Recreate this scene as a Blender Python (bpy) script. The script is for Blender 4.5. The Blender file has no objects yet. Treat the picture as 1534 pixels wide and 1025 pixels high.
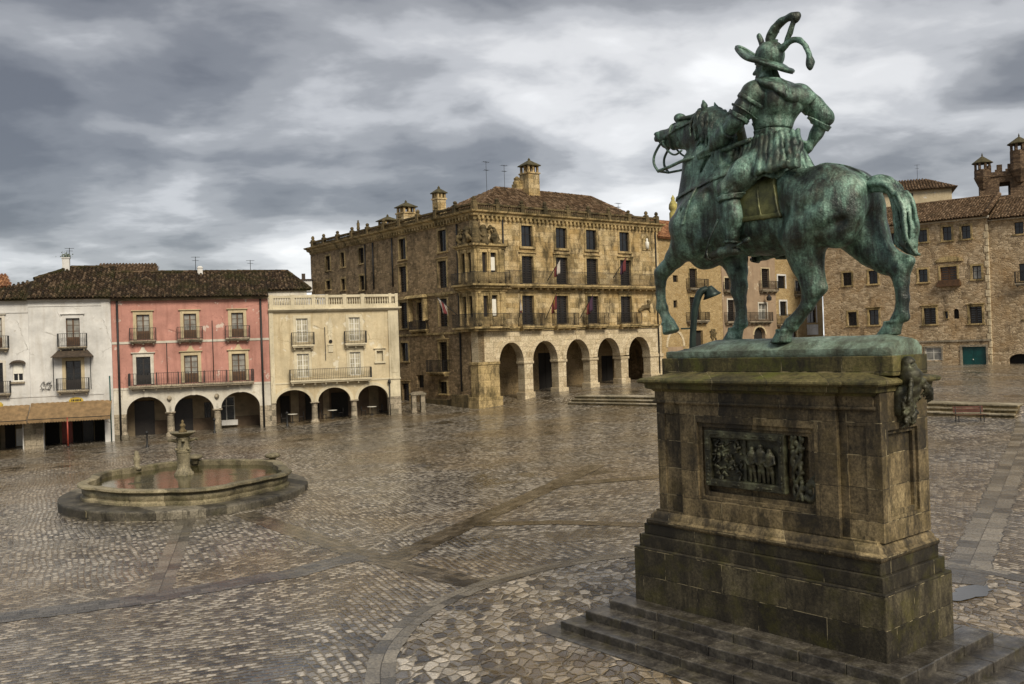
import bpy, bmesh, math, random
import numpy as np
from mathutils import Vector, Matrix
from mathutils.geometry import delaunay_2d_cdt
rnd = random.Random(11)
S = bpy.context.scene
COL = S.collection
PI = math.pi
R = math.radians

# ------------------------------------------------------------------ object helpers
def link(o, parent=None):
    COL.objects.link(o)
    if parent is not None:
        o.parent = parent
    return o

def tag(o, label=None, cat=None, group=None, kind=None):
    if label: o['label'] = label
    if cat: o['category'] = cat
    if group: o['group'] = group
    if kind: o['kind'] = kind
    return o

def thing(name, label, cat, loc=(0, 0, 0), rz=0.0, group=None):
    o = bpy.data.objects.new(name, None)
    o.location = loc
    o.rotation_euler = (0, 0, rz)
    link(o)
    return tag(o, label, cat, group)

def copy_tree(o, parent=None):
    c = o.copy()
    COL.objects.link(c)
    if parent is not None: c.parent = parent
    for ch in list(o.children):
        copy_tree(ch, c)
    return c

class MB:
    """collects faces; build() links them as one mesh object"""
    def __init__(s, xf=None):
        s.v = []; s.f = []; s.uv = {}; s.xf = xf
    def add(s, pts):
        i = len(s.v)
        if s.xf is None: s.v.extend([tuple(p) for p in pts])
        else: s.v.extend([tuple(s.xf @ Vector(p)) for p in pts])
        return i
    def face(s, pts):
        i = s.add(pts); s.f.append(tuple(range(i, i + len(pts))))
    def box(s, x0, x1, y0, y1, z0, z1):
        i = s.add([(x0,y0,z0),(x1,y0,z0),(x1,y1,z0),(x0,y1,z0),(x0,y0,z1),(x1,y0,z1),(x1,y1,z1),(x0,y1,z1)])
        for f in ((0,3,2,1),(4,5,6,7),(0,1,5,4),(1,2,6,5),(2,3,7,6),(3,0,4,7)):
            s.f.append(tuple(i + k for k in f))
        return s
    def frustum(s, r0, r1, z0, z1):
        (a0,a1,b0,b1) = r0; (c0,c1,d0,d1) = r1
        i = s.add([(a0,b0,z0),(a1,b0,z0),(a1,b1,z0),(a0,b1,z0),(c0,d0,z1),(c1,d0,z1),(c1,d1,z1),(c0,d1,z1)])
        for f in ((0,3,2,1),(4,5,6,7),(0,1,5,4),(1,2,6,5),(2,3,7,6),(3,0,4,7)):
            s.f.append(tuple(i + k for k in f))
        return s
    def lathe(s, prof, c=(0, 0), n=16, a0=0.0, sx=1.0, sy=1.0):
        """prof: list of (radius, z)"""
        base = s.add([(c[0] + r*sx*math.cos(a0 + 2*PI*k/n), c[1] + r*sy*math.sin(a0 + 2*PI*k/n), z) for r, z in prof for k in range(n)])
        for j in range(len(prof) - 1):
            for k in range(n):
                a = base + j*n + k; b = base + j*n + (k+1) % n
                s.f.append((a, b, b + n, a + n))
        s.f.append(tuple(base + k for k in reversed(range(n))))
        s.f.append(tuple(base + (len(prof)-1)*n + k for k in range(n)))
        return s
    def tube(s, path, rad, n=6, cap=True):
        P = [Vector(p) for p in path]
        rs = rad if hasattr(rad, '__len__') else [rad]*len(P)
        rings = []
        up = None
        for i, p in enumerate(P):
            t = (P[min(i+1, len(P)-1)] - P[max(i-1, 0)])
            if t.length < 1e-9: t = Vector((0,0,1))
            t.normalize()
            if up is None:
                up = Vector((0,0,1)) if abs(t.z) < .9 else Vector((1,0,0))
            u = t.cross(up); 
            if u.length < 1e-6: u = t.cross(Vector((0,1,0)))
            u.normalize(); w = u.cross(t); up = w
            rings.append(s.add([p + (u*math.cos(2*PI*k/n) + w*math.sin(2*PI*k/n))*rs[i] for k in range(n)]))
        for a, b in zip(rings, rings[1:]):
            for k in range(n):
                s.f.append((a+k, a+(k+1) % n, b+(k+1) % n, b+k))
        if cap:
            s.f.append(tuple(rings[0]+k for k in reversed(range(n))))
            s.f.append(tuple(rings[-1]+k for k in range(n)))
        return s
    def bar(s, p, q, r):
        return s.tube([p, q], r, 4)
    def prism(s, poly, y0, y1):
        """poly in (x,z), extruded along y"""
        n = len(poly)
        i = s.add([(x, y0, z) for x, z in poly] + [(x, y1, z) for x, z in poly])
        s.f.append(tuple(i + k for k in range(n)))
        s.f.append(tuple(i + n + k for k in reversed(range(n))))
        for k in range(n):
            s.f.append((i+k, i+n+k, i+n+(k+1) % n, i+(k+1) % n))
        return s
    def wall(s, outer, holes, y0, y1):
        """outline with holes in (x,z), between y0 (front) and y1 (back)"""
        vs = []; es = []; loops = [outer] + list(holes)
        for lp in loops:
            b = len(vs)
            vs += [Vector(p) for p in lp]
            es += [(b+k, b+(k+1) % len(lp)) for k in range(len(lp))]
        ov, oe, of, _, _, _ = delaunay_2d_cdt(vs, es, [list(range(len(outer)))], 2, 1e-5)
        ar = lambda q: sum(q[k][0]*q[(k+1) % len(q)][1] - q[(k+1) % len(q)][0]*q[k][1] for k in range(len(q)))/2
        want = abs(ar(outer)) - sum(abs(ar(h)) for h in holes); got = sum(abs(ar([ov[k] for k in f])) for f in of)
        if abs(want-got) > .01*want: print('WALL AREA', want, got, len(holes), outer[0])
        i = s.add([(p.x, y0, p.y) for p in ov]); j = s.add([(p.x, y1, p.y) for p in ov])
        for f in of:
            s.f.append(tuple(i+k for k in f)); s.f.append(tuple(j+k for k in reversed(f)))
        for lp in loops:
            b = s.add([(x, y0, z) for x, z in lp] + [(x, y1, z) for x, z in lp]); n = len(lp)
            for k in range(n):
                s.f.append((b+k, b+(k+1) % n, b+n+(k+1) % n, b+n+k))
        return s
    def ring_sweep(s, path2, prof, closed=True):
        """sweep a profile (outward offset, z) round a convex outline of (x,y) points (CCW)"""
        n = len(path2); outs = []
        for k in range(n):
            p0 = Vector(path2[k-1]); p = Vector(path2[k]); p1 = Vector(path2[(k+1) % n])
            d0 = (p - p0).normalized(); d1 = (p1 - p).normalized()
            n0 = Vector((d0.y, -d0.x)); n1 = Vector((d1.y, -d1.x))
            m = (n0 + n1); m /= max(.3, m.dot(n0)); outs.append((p, m))
        base = s.add([(p.x + m.x*o, p.y + m.y*o, z) for (o, z) in prof for (p, m) in outs])
        for j in range(len(prof)-1):
            for k in range(n):
                a = base + j*n + k; b = base + j*n + (k+1) % n
                s.f.append((a, b, b+n, a+n))
        return s
    def build(s, name, mat, parent=None, smooth=False, label=None, fix=True, bevel=0):
        me = bpy.data.meshes.new(name)
        me.from_pydata(s.v, [], s.f)
        if fix:
            bm = bmesh.new(); bm.from_mesh(me)
            bmesh.ops.remove_doubles(bm, verts=bm.verts, dist=1e-5)
            bmesh.ops.recalc_face_normals(bm, faces=bm.faces)
            bm.to_mesh(me); bm.free()
        me.materials.append(mat)
        if smooth:
            me.polygons.foreach_set('use_smooth', [True]*len(me.polygons))
        me.update()
        o = bpy.data.objects.new(name, me)
        link(o, parent)
        if bevel:
            b = o.modifiers.new('b', 'BEVEL'); b.width = bevel; b.segments = 2; b.limit_method = 'ANGLE'
        if smooth == 'auto':
            me.set_sharp_from_angle(angle=R(40))
        if label: o['label'] = label
        return o

def build_each(b, name, mat, parent, smooth=False, bevel=0):
    """one object per loose piece (pieces that share vertices stay together)"""
    par = list(range(len(b.v)))
    def root(i):
        while par[i] != i: par[i] = par[par[i]]; i = par[i]
        return i
    for f in b.f:
        for k in f[1:]: par[root(f[0])] = root(k)
    groups = {}
    for f in b.f: groups.setdefault(root(f[0]), []).append(f)
    out = []
    for fs in groups.values():
        q = MB(); ids = {}
        for f in fs:
            for k in f:
                if k not in ids: ids[k] = len(q.v); q.v.append(b.v[k])
        q.f = [tuple(ids[k] for k in f) for f in fs]
        out.append(q.build(name, mat, parent, smooth, bevel=bevel))
    return out

def arch_pts(ul, ur, vs, vc, n=14):
    c = (ul+ur)/2; a = (ur-ul)/2; h = vc-vs
    return [(c - a*math.cos(PI*k/n), vs + h*math.sin(PI*k/n)) for k in range(n+1)]

def rect(u0, u1, v0, v1):
    return [(u0, v0), (u1, v0), (u1, v1), (u0, v1)]

# ------------------------------------------------------------------ node helpers
class NT:
    def __init__(s, name):
        s.m = bpy.data.materials.new(name); s.m.use_nodes = True
        s.t = s.m.node_tree; s.t.nodes.clear()
        s.out = s.t.nodes.new('ShaderNodeOutputMaterial')
        s.b = s.t.nodes.new('ShaderNodeBsdfPrincipled')
        s.t.links.new(s.b.outputs[0], s.out.inputs[0])
    def n(s, typ, ins=None, **props):
        nd = s.t.nodes.new('ShaderNode' + typ)
        for k, v in props.items(): setattr(nd, k, v)
        for k, v in (ins or {}).items(): s.set(nd.inputs[k], v)
        return nd
    def set(s, sock, v):
        if isinstance(v, bpy.types.NodeSocket): s.t.links.new(v, sock)
        else:
            if isinstance(v, (tuple, list)) and len(v) == 3 and sock.type == 'RGBA': v = (*v, 1)
            sock.default_value = v
    def coord(s, kind='Object'): return s.n('TexCoord').outputs[kind]
    def map(s, vec, scale=(1,1,1), rot=(0,0,0), loc=(0,0,0)):
        return s.n('Mapping', {'Vector': vec, 'Scale': scale, 'Rotation': rot, 'Location': loc}).outputs[0]
    def noise(s, vec, scale, detail=4, rough=.6, dist=0.0, out=0):
        return s.n('TexNoise', {'Vector': vec, 'Scale': scale, 'Detail': detail, 'Roughness': rough, 'Distortion': dist}).outputs[out]
    def vor(s, vec, scale, feature='F1', rand=1.0, out=0, **kw):
        return s.n('TexVoronoi', {'Vector': vec, 'Scale': scale, 'Randomness': rand}, feature=feature, **kw).outputs[out]
    def ramp(s, fac, stops, interp='LINEAR'):
        nd = s.n('ValToRGB', {'Fac': fac}); cr = nd.color_ramp; cr.interpolation = interp
        while len(cr.elements) < len(stops): cr.elements.new(.5)
        for e, (p, c) in zip(cr.elements, stops):
            e.position = p
            e.color = (c, c, c, 1) if not hasattr(c, '__len__') else (*c[:3], 1)
        return nd.outputs[0]
    def mix(s, fac, a, b, mode='MIX'):
        nd = s.n('Mix', data_type='RGBA', blend_type=mode)
        s.set(nd.inputs['Factor'], fac)
        ia = [i for i in nd.inputs if i.type == 'RGBA']
        s.set(ia[0], a); s.set(ia[1], b)
        return [o for o in nd.outputs if o.type == 'RGBA'][0]
    def mth(s, op, a, b=None, c=None, clamp=False):
        nd = s.n('Math', operation=op); nd.use_clamp = clamp
        s.set(nd.inputs[0], a)
        if b is not None: s.set(nd.inputs[1], b)
        if c is not None: s.set(nd.inputs[2], c)
        return nd.outputs[0]
    def vm(s, op, a, b=None):
        nd = s.n('VectorMath', operation=op); s.set(nd.inputs[0], a)
        if b is not None: s.set(nd.inputs[1], b)
        return nd.outputs[0]
    def bump(s, h, strength=.5, dist=.02, normal=None):
        ins = {'Height': h, 'Strength': strength, 'Distance': dist}
        if normal is not None: ins['Normal'] = normal
        return s.n('Bump', ins).outputs[0]
    def sep(s, v): return s.n('SeparateXYZ', {0: v}).outputs
    def comb(s, x, y, z): return s.n('CombineXYZ', {0: x, 1: y, 2: z}).outputs[0]
    def facade(s):
        """(x+y, z): runs along any axis-aligned wall"""
        o = s.sep(s.coord())
        return s.comb(s.mth('ADD', o[0], o[1]), o[2], s.mth('MULTIPLY', s.mth('SUBTRACT', o[0], o[1]), .05))
    def done(s, color=None, rough=None, normal=None, metal=None, spec=None):
        if color is not None: s.set(s.b.inputs['Base Color'], color)
        if rough is not None: s.set(s.b.inputs['Roughness'], rough)
        if normal is not None: s.set(s.b.inputs['Normal'], normal)
        if metal is not None: s.set(s.b.inputs['Metallic'], metal)
        if spec is not None: s.set(s.b.inputs['Specular IOR Level'], spec)
        return s.m

def plain(name, col, rough=.6, metal=0.0, var=.25, scale=6.0, bump=.0, spec=.5):
    t = NT(name); o = t.coord()
    n = t.noise(o, scale, 5)
    c = t.ramp(n, [(.3, tuple(x*(1-var) for x in col)), (.7, tuple(min(1, x*(1+var)) for x in col))])
    return t.done(c, rough, t.bump(n, bump, .02) if bump else None, metal, spec)

def plaster(name, base, patch, stain, patch_at=.68, streak=.5, stain_amt=.6):
    t = NT(name); f = t.facade()
    big = t.noise(f, .45, 6, .65)
    c = t.mix(t.ramp(big, [(.3, 0), (.72, 1)]), tuple(x*.66 for x in base), tuple(min(1, x*1.16) for x in base))
    p = t.ramp(t.noise(t.map(f, loc=(7, 3, 0)), .8, 7, .62), [(patch_at, 0), (patch_at+.035, 1)])
    c = t.mix(t.mth('MULTIPLY', p, .85), c, patch)
    st = t.ramp(t.noise(t.map(f, (2.2, .22, 1)), 1.0, 5, .6), [(.5, 0), (.8, 1)])
    c = t.mix(t.mth('MULTIPLY', st, streak), c, stain)
    sp = t.ramp(t.noise(f, 3.2, 6, .7), [(.56, 0), (.75, 1)])
    c = t.mix(t.mth('MULTIPLY', sp, stain_amt*.45), c, stain)
    cr = t.ramp(t.vor(t.map(t.vm('ADD', f, t.vm('MULTIPLY', t.noise(f, 2.5, 4, out=1), (.5, .5, 0))), (.35, .35, 1)), 1.0, feature='DISTANCE_TO_EDGE'), [(.0, 1), (.012, 0)])
    c = t.mix(t.mth('MULTIPLY', cr, t.ramp(big, [(.5, 0), (.6, .7)])), c, tuple(x*.4 for x in stain))
    h = t.mth('ADD', t.noise(f, 5, 6, .7), t.mth('MULTIPLY', p, -.6))
    return t.done(c, .85, t.bump(h, .55, .04), spec=.25)

def masonry(name, cols, mortar, size=(.5, .3), courses=True, stain=(.03, .028, .02), stain_at=.55, stain_amt=.8, bump=.8, warm=None, big=.35):
    """rubble (voronoi) or coursed (brick) stonework with lichen stains"""
    t = NT(name); f = t.facade()
    wob = t.vm('ADD', f, t.vm('MULTIPLY', t.vm('SUBTRACT', t.noise(f, 1.6, 3, out=1), (.5, .5, .5)), (.16, .10, 0)))
    if courses:
        b = t.n('TexBrick', {'Vector': t.map(wob, (1, 1, 1)), 'Color1': (0, 0, 0, 1), 'Color2': (1, 1, 1, 1), 'Mortar': (.5, .5, .5, 1), 'Scale': 1.0,
                             'Mortar Size': .012, 'Mortar Smooth': .6, 'Bias': 0.0, 'Brick Width': size[0], 'Row Height': size[1]}, offset=.5, squash=1.0)
        cell = b.outputs[0]; mort = b.outputs[1]
        cell = t.mth('ADD', t.mth('MULTIPLY', cell, .7), t.mth('MULTIPLY', t.noise(f, 2.0, 4), .3))
    else:
        m = t.map(wob, (1/size[0], 1/size[1], 1))
        cv = t.vor(m, 1.0, out=1); cell = t.sep(cv)[0]
        e = t.vor(m, 1.0, feature='DISTANCE_TO_EDGE')
        mort = t.ramp(e, [(.02, 1), (.12, 0)])
    n = len(cols)
    c = t.ramp(cell, [((k + .5)/n, cols[k]) for k in range(n)])
    fine = t.noise(f, 9, 6, .7)
    c = t.mix(.8, c, t.ramp(fine, [(.28, .14), (.72, .88)]), 'OVERLAY')
    c = t.mix(t.mth('MULTIPLY', mort, .8), c, mortar)
    bl = t.noise(t.map(f, loc=(3, 9, 0)), big, 7, .68)
    if warm: c = t.mix(t.mth('MULTIPLY', t.ramp(bl, [(.3, 1), (.55, 0)]), .6), c, warm)
    s1 = t.ramp(t.noise(t.map(f, (1.2, .45, 1), loc=(1, 5, 0)), .9, 8, .72), [(stain_at, 0), (stain_at+.16, 1)])
    c = t.mix(t.mth('MULTIPLY', s1, stain_amt), c, stain)
    h = t.mth('ADD', t.mth('MULTIPLY', fine, .35), t.mth('ADD', t.mth('MULTIPLY', mort, -.5), t.mth('MULTIPLY', cell, .3)))
    return t.done(c, .88, t.bump(h, bump, .06), spec=.25)

M = {}
M['white_plaster'] = plaster('white_plaster', (.63, .62, .59), (.40, .36, .30), (.36, .32, .26), .68, .6, .8)
M['pink_plaster'] = plaster('pink_plaster', (.49, .245, .195), (.60, .51, .43), (.22, .10, .075), .615, .75, 1.1)
M['cream_plaster'] = plaster('cream_plaster', (.58, .49, .32), (.66, .61, .48), (.29, .205, .10), .58, .7, 1.1)
M['cream_trim'] = plaster('cream_trim', (.62, .55, .39), (.48, .40, .26), (.20, .16, .09), .68, .6, .9)
M['tan_trim'] = plaster('tan_trim', (.52, .43, .27), (.6, .54, .4), (.24, .18, .1), .66, .5, .8)
M['pale_trim'] = plaster('pale_trim', (.62, .58, .49), (.45, .38, .27), (.25, .2, .13), .66, .5, .8)
M['granite'] = masonry('granite', [(.16, .14, .10), (.26, .22, .16), (.34, .29, .21)], (.14, .12, .09), (.8, .45), True, stain_at=.56)
M['palace_stone'] = masonry('palace_stone', [(.27, .20, .095), (.42, .32, .165), (.54, .43, .25), (.35, .255, .125)], (.28, .215, .11), (.95, .48), True,
                            stain=(.035, .028, .014), stain_at=.475, stain_amt=.85, warm=(.44, .27, .085), bump=.9)
M['palace_trim'] = masonry('palace_trim', [(.32, .24, .11), (.44, .33, .16), (.40, .30, .15)], (.26, .19, .09), (1.2, .6), True, stain=(.04, .033, .015), stain_at=.45, stain_amt=.8)
M['palace_arcade'] = masonry('palace_arcade', [(.46, .38, .245), (.56, .47, .32), (.38, .305, .19)], (.3, .235, .14), (.9, .5), True, stain=(.07, .055, .025), stain_at=.56, stain_amt=.7)
M['palace_rubble'] = masonry('palace_rubble', [(.17, .125, .07), (.28, .20, .11), (.36, .26, .15), (.23, .165, .09)], (.24, .175, .10), (.42, .22), False,
                             stain=(.05, .038, .02), stain_at=.50, stain_amt=.75, bump=.9)
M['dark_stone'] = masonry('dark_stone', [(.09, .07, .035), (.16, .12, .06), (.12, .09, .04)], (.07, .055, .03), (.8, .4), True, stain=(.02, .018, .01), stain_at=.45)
M['rubble_stone'] = masonry('rubble_stone', [(.25, .185, .11), (.41, .315, .20), (.53, .42, .28), (.34, .255, .16)], (.38, .295, .185), (.46, .22), False,
                            stain=(.05, .034, .02), stain_at=.53, stain_amt=.8, bump=1.0, warm=(.34, .21, .09))
M['ochre_stone'] = masonry('ochre_stone', [(.30, .21, .095), (.40, .295, .15), (.34, .245, .12)], (.33, .245, .125), (.45, .25), False,
                           stain=(.12, .085, .045), stain_at=.60, stain_amt=.6, bump=.6)
M['pinkish_wall'] = plaster('pinkish_wall', (.34, .25, .165), (.5, .42, .3), (.2, .13, .08), .62, .6, 1.0)
M['castle_stone'] = masonry('castle_stone', [(.07, .045, .028), (.13, .085, .05), (.17, .115, .07)], (.08, .055, .035), (.6, .35), False, stain_at=.55)
M['far_wall'] = plaster('far_wall', (.55, .46, .30), (.6, .58, .52), (.35, .26, .15), .6)
M['iron'] = plain('iron', (.018, .018, .018), .55, .3)
M['wood'] = plain('wood', (.085, .042, .016), .55, 0, .4, 3)
M['dark_wood'] = plain('dark_wood', (.013, .009, .0065), .55, 0, .4, 3)
M['green_paint'] = plain('green_paint', (.0, .055, .05), .45, 0, .25, 2)
M['white_wood'] = plain('white_wood', (.68, .66, .58), .5, 0, .12)
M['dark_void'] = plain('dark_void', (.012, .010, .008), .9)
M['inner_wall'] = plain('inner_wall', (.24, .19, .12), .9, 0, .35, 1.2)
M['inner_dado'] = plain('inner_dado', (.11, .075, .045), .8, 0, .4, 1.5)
M['awning_cloth'] = plain('awning_cloth', (.20, .13, .062), .9, 0, .35, 2.5)
M['red_paint'] = plain('red_paint', (.26, .04, .02), .5, 0, .3, 3)
M['mossy_cap'] = plain('mossy_cap', (.06, .05, .02), .9, 0, .6, 3, .5)

def glass(name, col, rough=.08):
    t = NT(name); n = t.noise(t.coord(), 1.3, 2)
    return t.done(t.ramp(n, [(.35, tuple(x*.5 for x in col)), (.65, col)]), rough, t.bump(n, .15, .02), spec=.5)
M['glass'] = glass('glass', (.012, .013, .014), .12)
M['curtain_glass'] = glass('curtain_glass', (.33, .32, .28), .15)
M['cream_glass'] = glass('cream_glass', (.52, .47, .34), .15)

def tile_mat(name, cols, moss=(.05, .052, .012), moss_at=.5, moss_amt=.8):
    t = NT(name)
    r = t.sep(t.n('UVMap').outputs[0])[0]
    n = len(cols)
    c = t.ramp(r, [((k+.5)/n, cols[k]) for k in range(n)])
    o = t.coord()
    c = t.mix(.85, c, t.ramp(t.noise(o, 4, 5, .7), [(.28, .14), (.72, .88)]), 'OVERLAY')
    m = t.ramp(t.noise(o, .45, 6, .7), [(moss_at, 0), (moss_at+.2, 1)])
    c = t.mix(t.mth('MULTIPLY', m, moss_amt), c, moss)
    return t.done(c, .9, t.bump(t.noise(o, 7, 4), .4, .03), spec=.2)
M['tile'] = tile_mat('tile', [(.022, .015, .009), (.035, .022, .012), (.055, .035, .019), (.13, .09, .055), (.04, .025, .013), (.028, .018, .01)], moss=(.03, .032, .006), moss_at=.48)
M['tile_brown'] = tile_mat('tile_brown', [(.06, .038, .02), (.09, .056, .03), (.125, .08, .045), (.19, .13, .08), (.075, .046, .025)], moss=(.05, .04, .02), moss_at=.56)
M['tile_red'] = tile_mat('tile_red', [(.17, .075, .035), (.26, .125, .06), (.34, .18, .09), (.20, .09, .045)], moss=(.10, .06, .03), moss_at=.58)

def bronze_mat():
    t = NT('bronze_patina'); o = t.coord()
    big = t.noise(o, 1.2, 7, .66)
    streak = t.noise(t.map(o, (6, 6, .8)), 1.0, 6, .66)
    v = t.mth('ADD', t.mth('MULTIPLY', big, .55), t.mth('MULTIPLY', streak, .45))
    c = t.ramp(v, [(.36, (.006, .008, .006)), (.44, (.026, .040, .031)), (.495, (.068, .118, .09)), (.555, (.15, .26, .20)), (.65, (.34, .46, .375))])
    brown = t.ramp(t.noise(t.map(o, loc=(4, 2, 7)), 1.5, 6, .65), [(.47, 0), (.60, 1)])
    c = t.mix(t.mth('MULTIPLY', brown, .40), c, (.055, .046, .020))
    fine = t.noise(o, 24, 6, .75)
    c = t.mix(.85, c, t.ramp(fine, [(.30, .12), (.70, .88)]), 'OVERLAY')
    rough = t.ramp(v, [(.4, .28), (.62, .58)])
    lump = t.noise(o, 3.6, 4, .6)
    nrm = t.bump(t.mth('ADD', t.mth('MULTIPLY', fine, .3), lump), .7, .07)
    return t.done(c, rough, nrm, .3, .6)
M['bronze'] = bronze_mat()
def bronze2():
    t = NT('saddle_bronze'); o = t.coord()
    v = t.noise(o, 2.5, 6, .65)
    c = t.ramp(v, [(.35, (.03, .034, .012)), (.55, (.095, .10, .032)), (.7, (.19, .19, .08))])
    return t.done(c, .5, t.bump(t.noise(o, 9, 4), .5, .03), .3, .5)
M['saddle_bronze'] = bronze2()
def bronze3():
    t = NT('relief_bronze'); o = t.coord()
    v = t.noise(o, 3.0, 6, .65)
    c = t.ramp(v, [(.38, (.014, .014, .007)), (.50, (.045, .042, .022)), (.64, (.12, .125, .07))])
    return t.done(c, .5, t.bump(t.noise(o, 14, 5), .6, .03), .25, .5)
M['relief_bronze'] = bronze3()

def pedestal_mat(name, cols, moss, moss_amt, bw, bh, black_at=.5):
    t = NT(name); f = t.facade(); o = t.coord()
    b = t.n('TexBrick', {'Vector': t.map(f, loc=(.37, .02, 0)), 'Color1': (0, 0, 0, 1), 'Color2': (1, 1, 1, 1), 'Mortar': (.5, .5, .5, 1), 'Scale': 1.0,
                         'Mortar Size': .009, 'Mortar Smooth': .3, 'Bias': 0.0, 'Brick Width': bw, 'Row Height': bh}, offset=.43)
    big = t.noise(o, 1.0, 7, .68)
    v = t.mth('ADD', t.mth('MULTIPLY', b.outputs[0], .28), t.mth('MULTIPLY', big, .75))
    n = len(cols)
    c = t.ramp(v, [(.34 + .42*k/(n-1), cols[k]) for k in range(n)])
    fine = t.noise(o, 16, 7, .75)
    c = t.mix(.8, c, t.ramp(fine, [(.30, .12), (.70, .88)]), 'OVERLAY')
    st = t.ramp(t.noise(t.map(o, (2.2, 2.2, .7), loc=(5, 1, 2)), 1.0, 8, .72), [(black_at, 0), (black_at+.13, 1)])
    c = t.mix(t.mth('MULTIPLY', st, .82), c, (.016, .013, .008))
    ms = t.ramp(t.noise(t.map(o, loc=(2, 8, 4)), 1.4, 7, .7), [(.5, 0), (.7, 1)])
    c = t.mix(t.mth('MULTIPLY', ms, moss_amt), c, moss)
    lj = t.ramp(t.noise(o, 3, 4), [(.5, 0), (.6, 1)])
    c = t.mix(t.mth('MULTIPLY', b.outputs[1], .7), c, t.mix(lj, (.012, .010, .006), (.42, .35, .20)))
    h = t.mth('ADD', t.mth('MULTIPLY', fine, .4), t.mth('ADD', t.mth('MULTIPLY', b.outputs[1], -.7), t.mth('MULTIPLY', big, .4)))
    return t.done(c, t.ramp(big, [(.3, .55), (.7, .8)]), t.bump(h, .6, .035), spec=.35)
M['ped_stone'] = pedestal_mat('ped_stone', [(.03, .024, .014), (.105, .080, .043), (.21, .16, .083), (.35, .275, .145)], (.15, .11, .03), .35, 1.55, .63, .47)
M['ped_base'] = pedestal_mat('ped_base', [(.013, .011, .007), (.050, .042, .025), (.105, .088, .05), (.17, .145, .085)], (.085, .078, .010), .5, 1.6, .62, .45)
M['ped_plinth'] = pedestal_mat('ped_plinth', [(.012, .011, .005), (.06, .052, .020), (.125, .105, .04), (.21, .175, .08)], (.09, .10, .014), .75, 1.4, 1.0, .50)
def step_mat():
    t = NT('step_stone'); o = t.coord()
    a = t.noise(o, 1.1, 7, .7); m = t.noise(t.map(o, loc=(3, 5, 1)), 3.2, 7, .72); f = t.noise(o, 18, 7, .75)
    v = t.mth('ADD', t.mth('MULTIPLY', a, .4), t.mth('MULTIPLY', m, .6))
    c = t.ramp(v, [(.34, (.014, .012, .010)), (.46, (.038, .033, .026)), (.55, (.075, .066, .051)), (.68, (.17, .15, .118))])
    c = t.mix(.85, c, t.ramp(f, [(.30, .12), (.70, .88)]), 'OVERLAY')
    ms = t.ramp(t.noise(t.map(o, loc=(8, 1, 2)), 1.7, 6, .7), [(.52, 0), (.66, 1)])
    c = t.mix(t.mth('MULTIPLY', ms, .3), c, (.08, .07, .018))
    t.set(t.b.inputs['Coat Weight'], t.ramp(a, [(.4, .15), (.6, .7)])); t.set(t.b.inputs['Coat Roughness'], .2)
    return t.done(c, t.ramp(m, [(.35, .3), (.65, .65)]), t.bump(t.mth('ADD', t.mth('MULTIPLY', f, .5), t.mth('MULTIPLY', m, .6)), .5, .03), spec=.4)
M['step_stone'] = step_mat()
def patina_slab():
    t = NT('patina_slab'); o = t.coord()
    v = t.noise(o, 1.3, 7, .68)
    c = t.ramp(v, [(.33, (.05, .05, .035)), (.48, (.12, .15, .105)), (.58, (.21, .29, .22)), (.7, (.36, .42, .34))])
    st = t.ramp(t.noise(t.map(o, (3, 3, .8)), 1.1, 6, .7), [(.5, 0), (.66, 1)])
    c = t.mix(t.mth('MULTIPLY', st, .65), c, (.04, .042, .025))
    f = t.noise(o, 14, 6, .7)
    c = t.mix(.5, c, t.ramp(f, [(.3, .25), (.7, .8)]), 'OVERLAY')
    return t.done(c, .5, t.bump(t.mth('ADD', f, t.noise(o, 2.5, 4)), .7, .04), .05, .5)
M['patina_slab'] = patina_slab()
# ------------------------------------------------------------------ camera, light, sky
cam = bpy.data.cameras.new('camera'); co = link(bpy.data.objects.new('camera', cam))
cam.sensor_width = 36.0; cam.lens = 36.0*1376/1534; cam.clip_end = 6000; cam.clip_start = .1
ROLL, PITCH = .03357, -.00262
fw = Vector((0, math.cos(PITCH), -math.sin(PITCH))); up0 = Vector((0, math.sin(PITCH), math.cos(PITCH))); rt0 = Vector((1, 0, 0))
rt = rt0*math.cos(ROLL) - up0*math.sin(ROLL); up = rt0*math.sin(ROLL) + up0*math.cos(ROLL)
mw = Matrix((rt, up, -fw)).transposed().to_4x4(); mw.translation = (0, 0, 6.75)
co.matrix_world = mw
S.camera = co
S.view_settings.view_transform = 'Standard'; S.view_settings.look = 'None'; S.view_settings.gamma = 1.0; S.view_settings.exposure = 1.35
S.cycles.max_bounces = 6; S.cycles.diffuse_bounces = 3; S.cycles.glossy_bounces = 3
S.cycles.caustics_reflective = False; S.cycles.caustics_refractive = False

SUN_AZ, SUN_EL = R(152), R(40)      # azimuth clockwise from +Y
sd = Vector((math.sin(SUN_AZ)*math.cos(SUN_EL), math.cos(SUN_AZ)*math.cos(SUN_EL), math.sin(SUN_EL)))
sl = bpy.data.lights.new('sun', 'SUN'); sl.energy = 1.5; sl.angle = R(22); sl.color = (1, .90, .74)
so = link(bpy.data.objects.new('sun', sl)); so.rotation_euler = (-sd).to_track_quat('-Z', 'Y').to_euler(); so.location = sd*60

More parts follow.
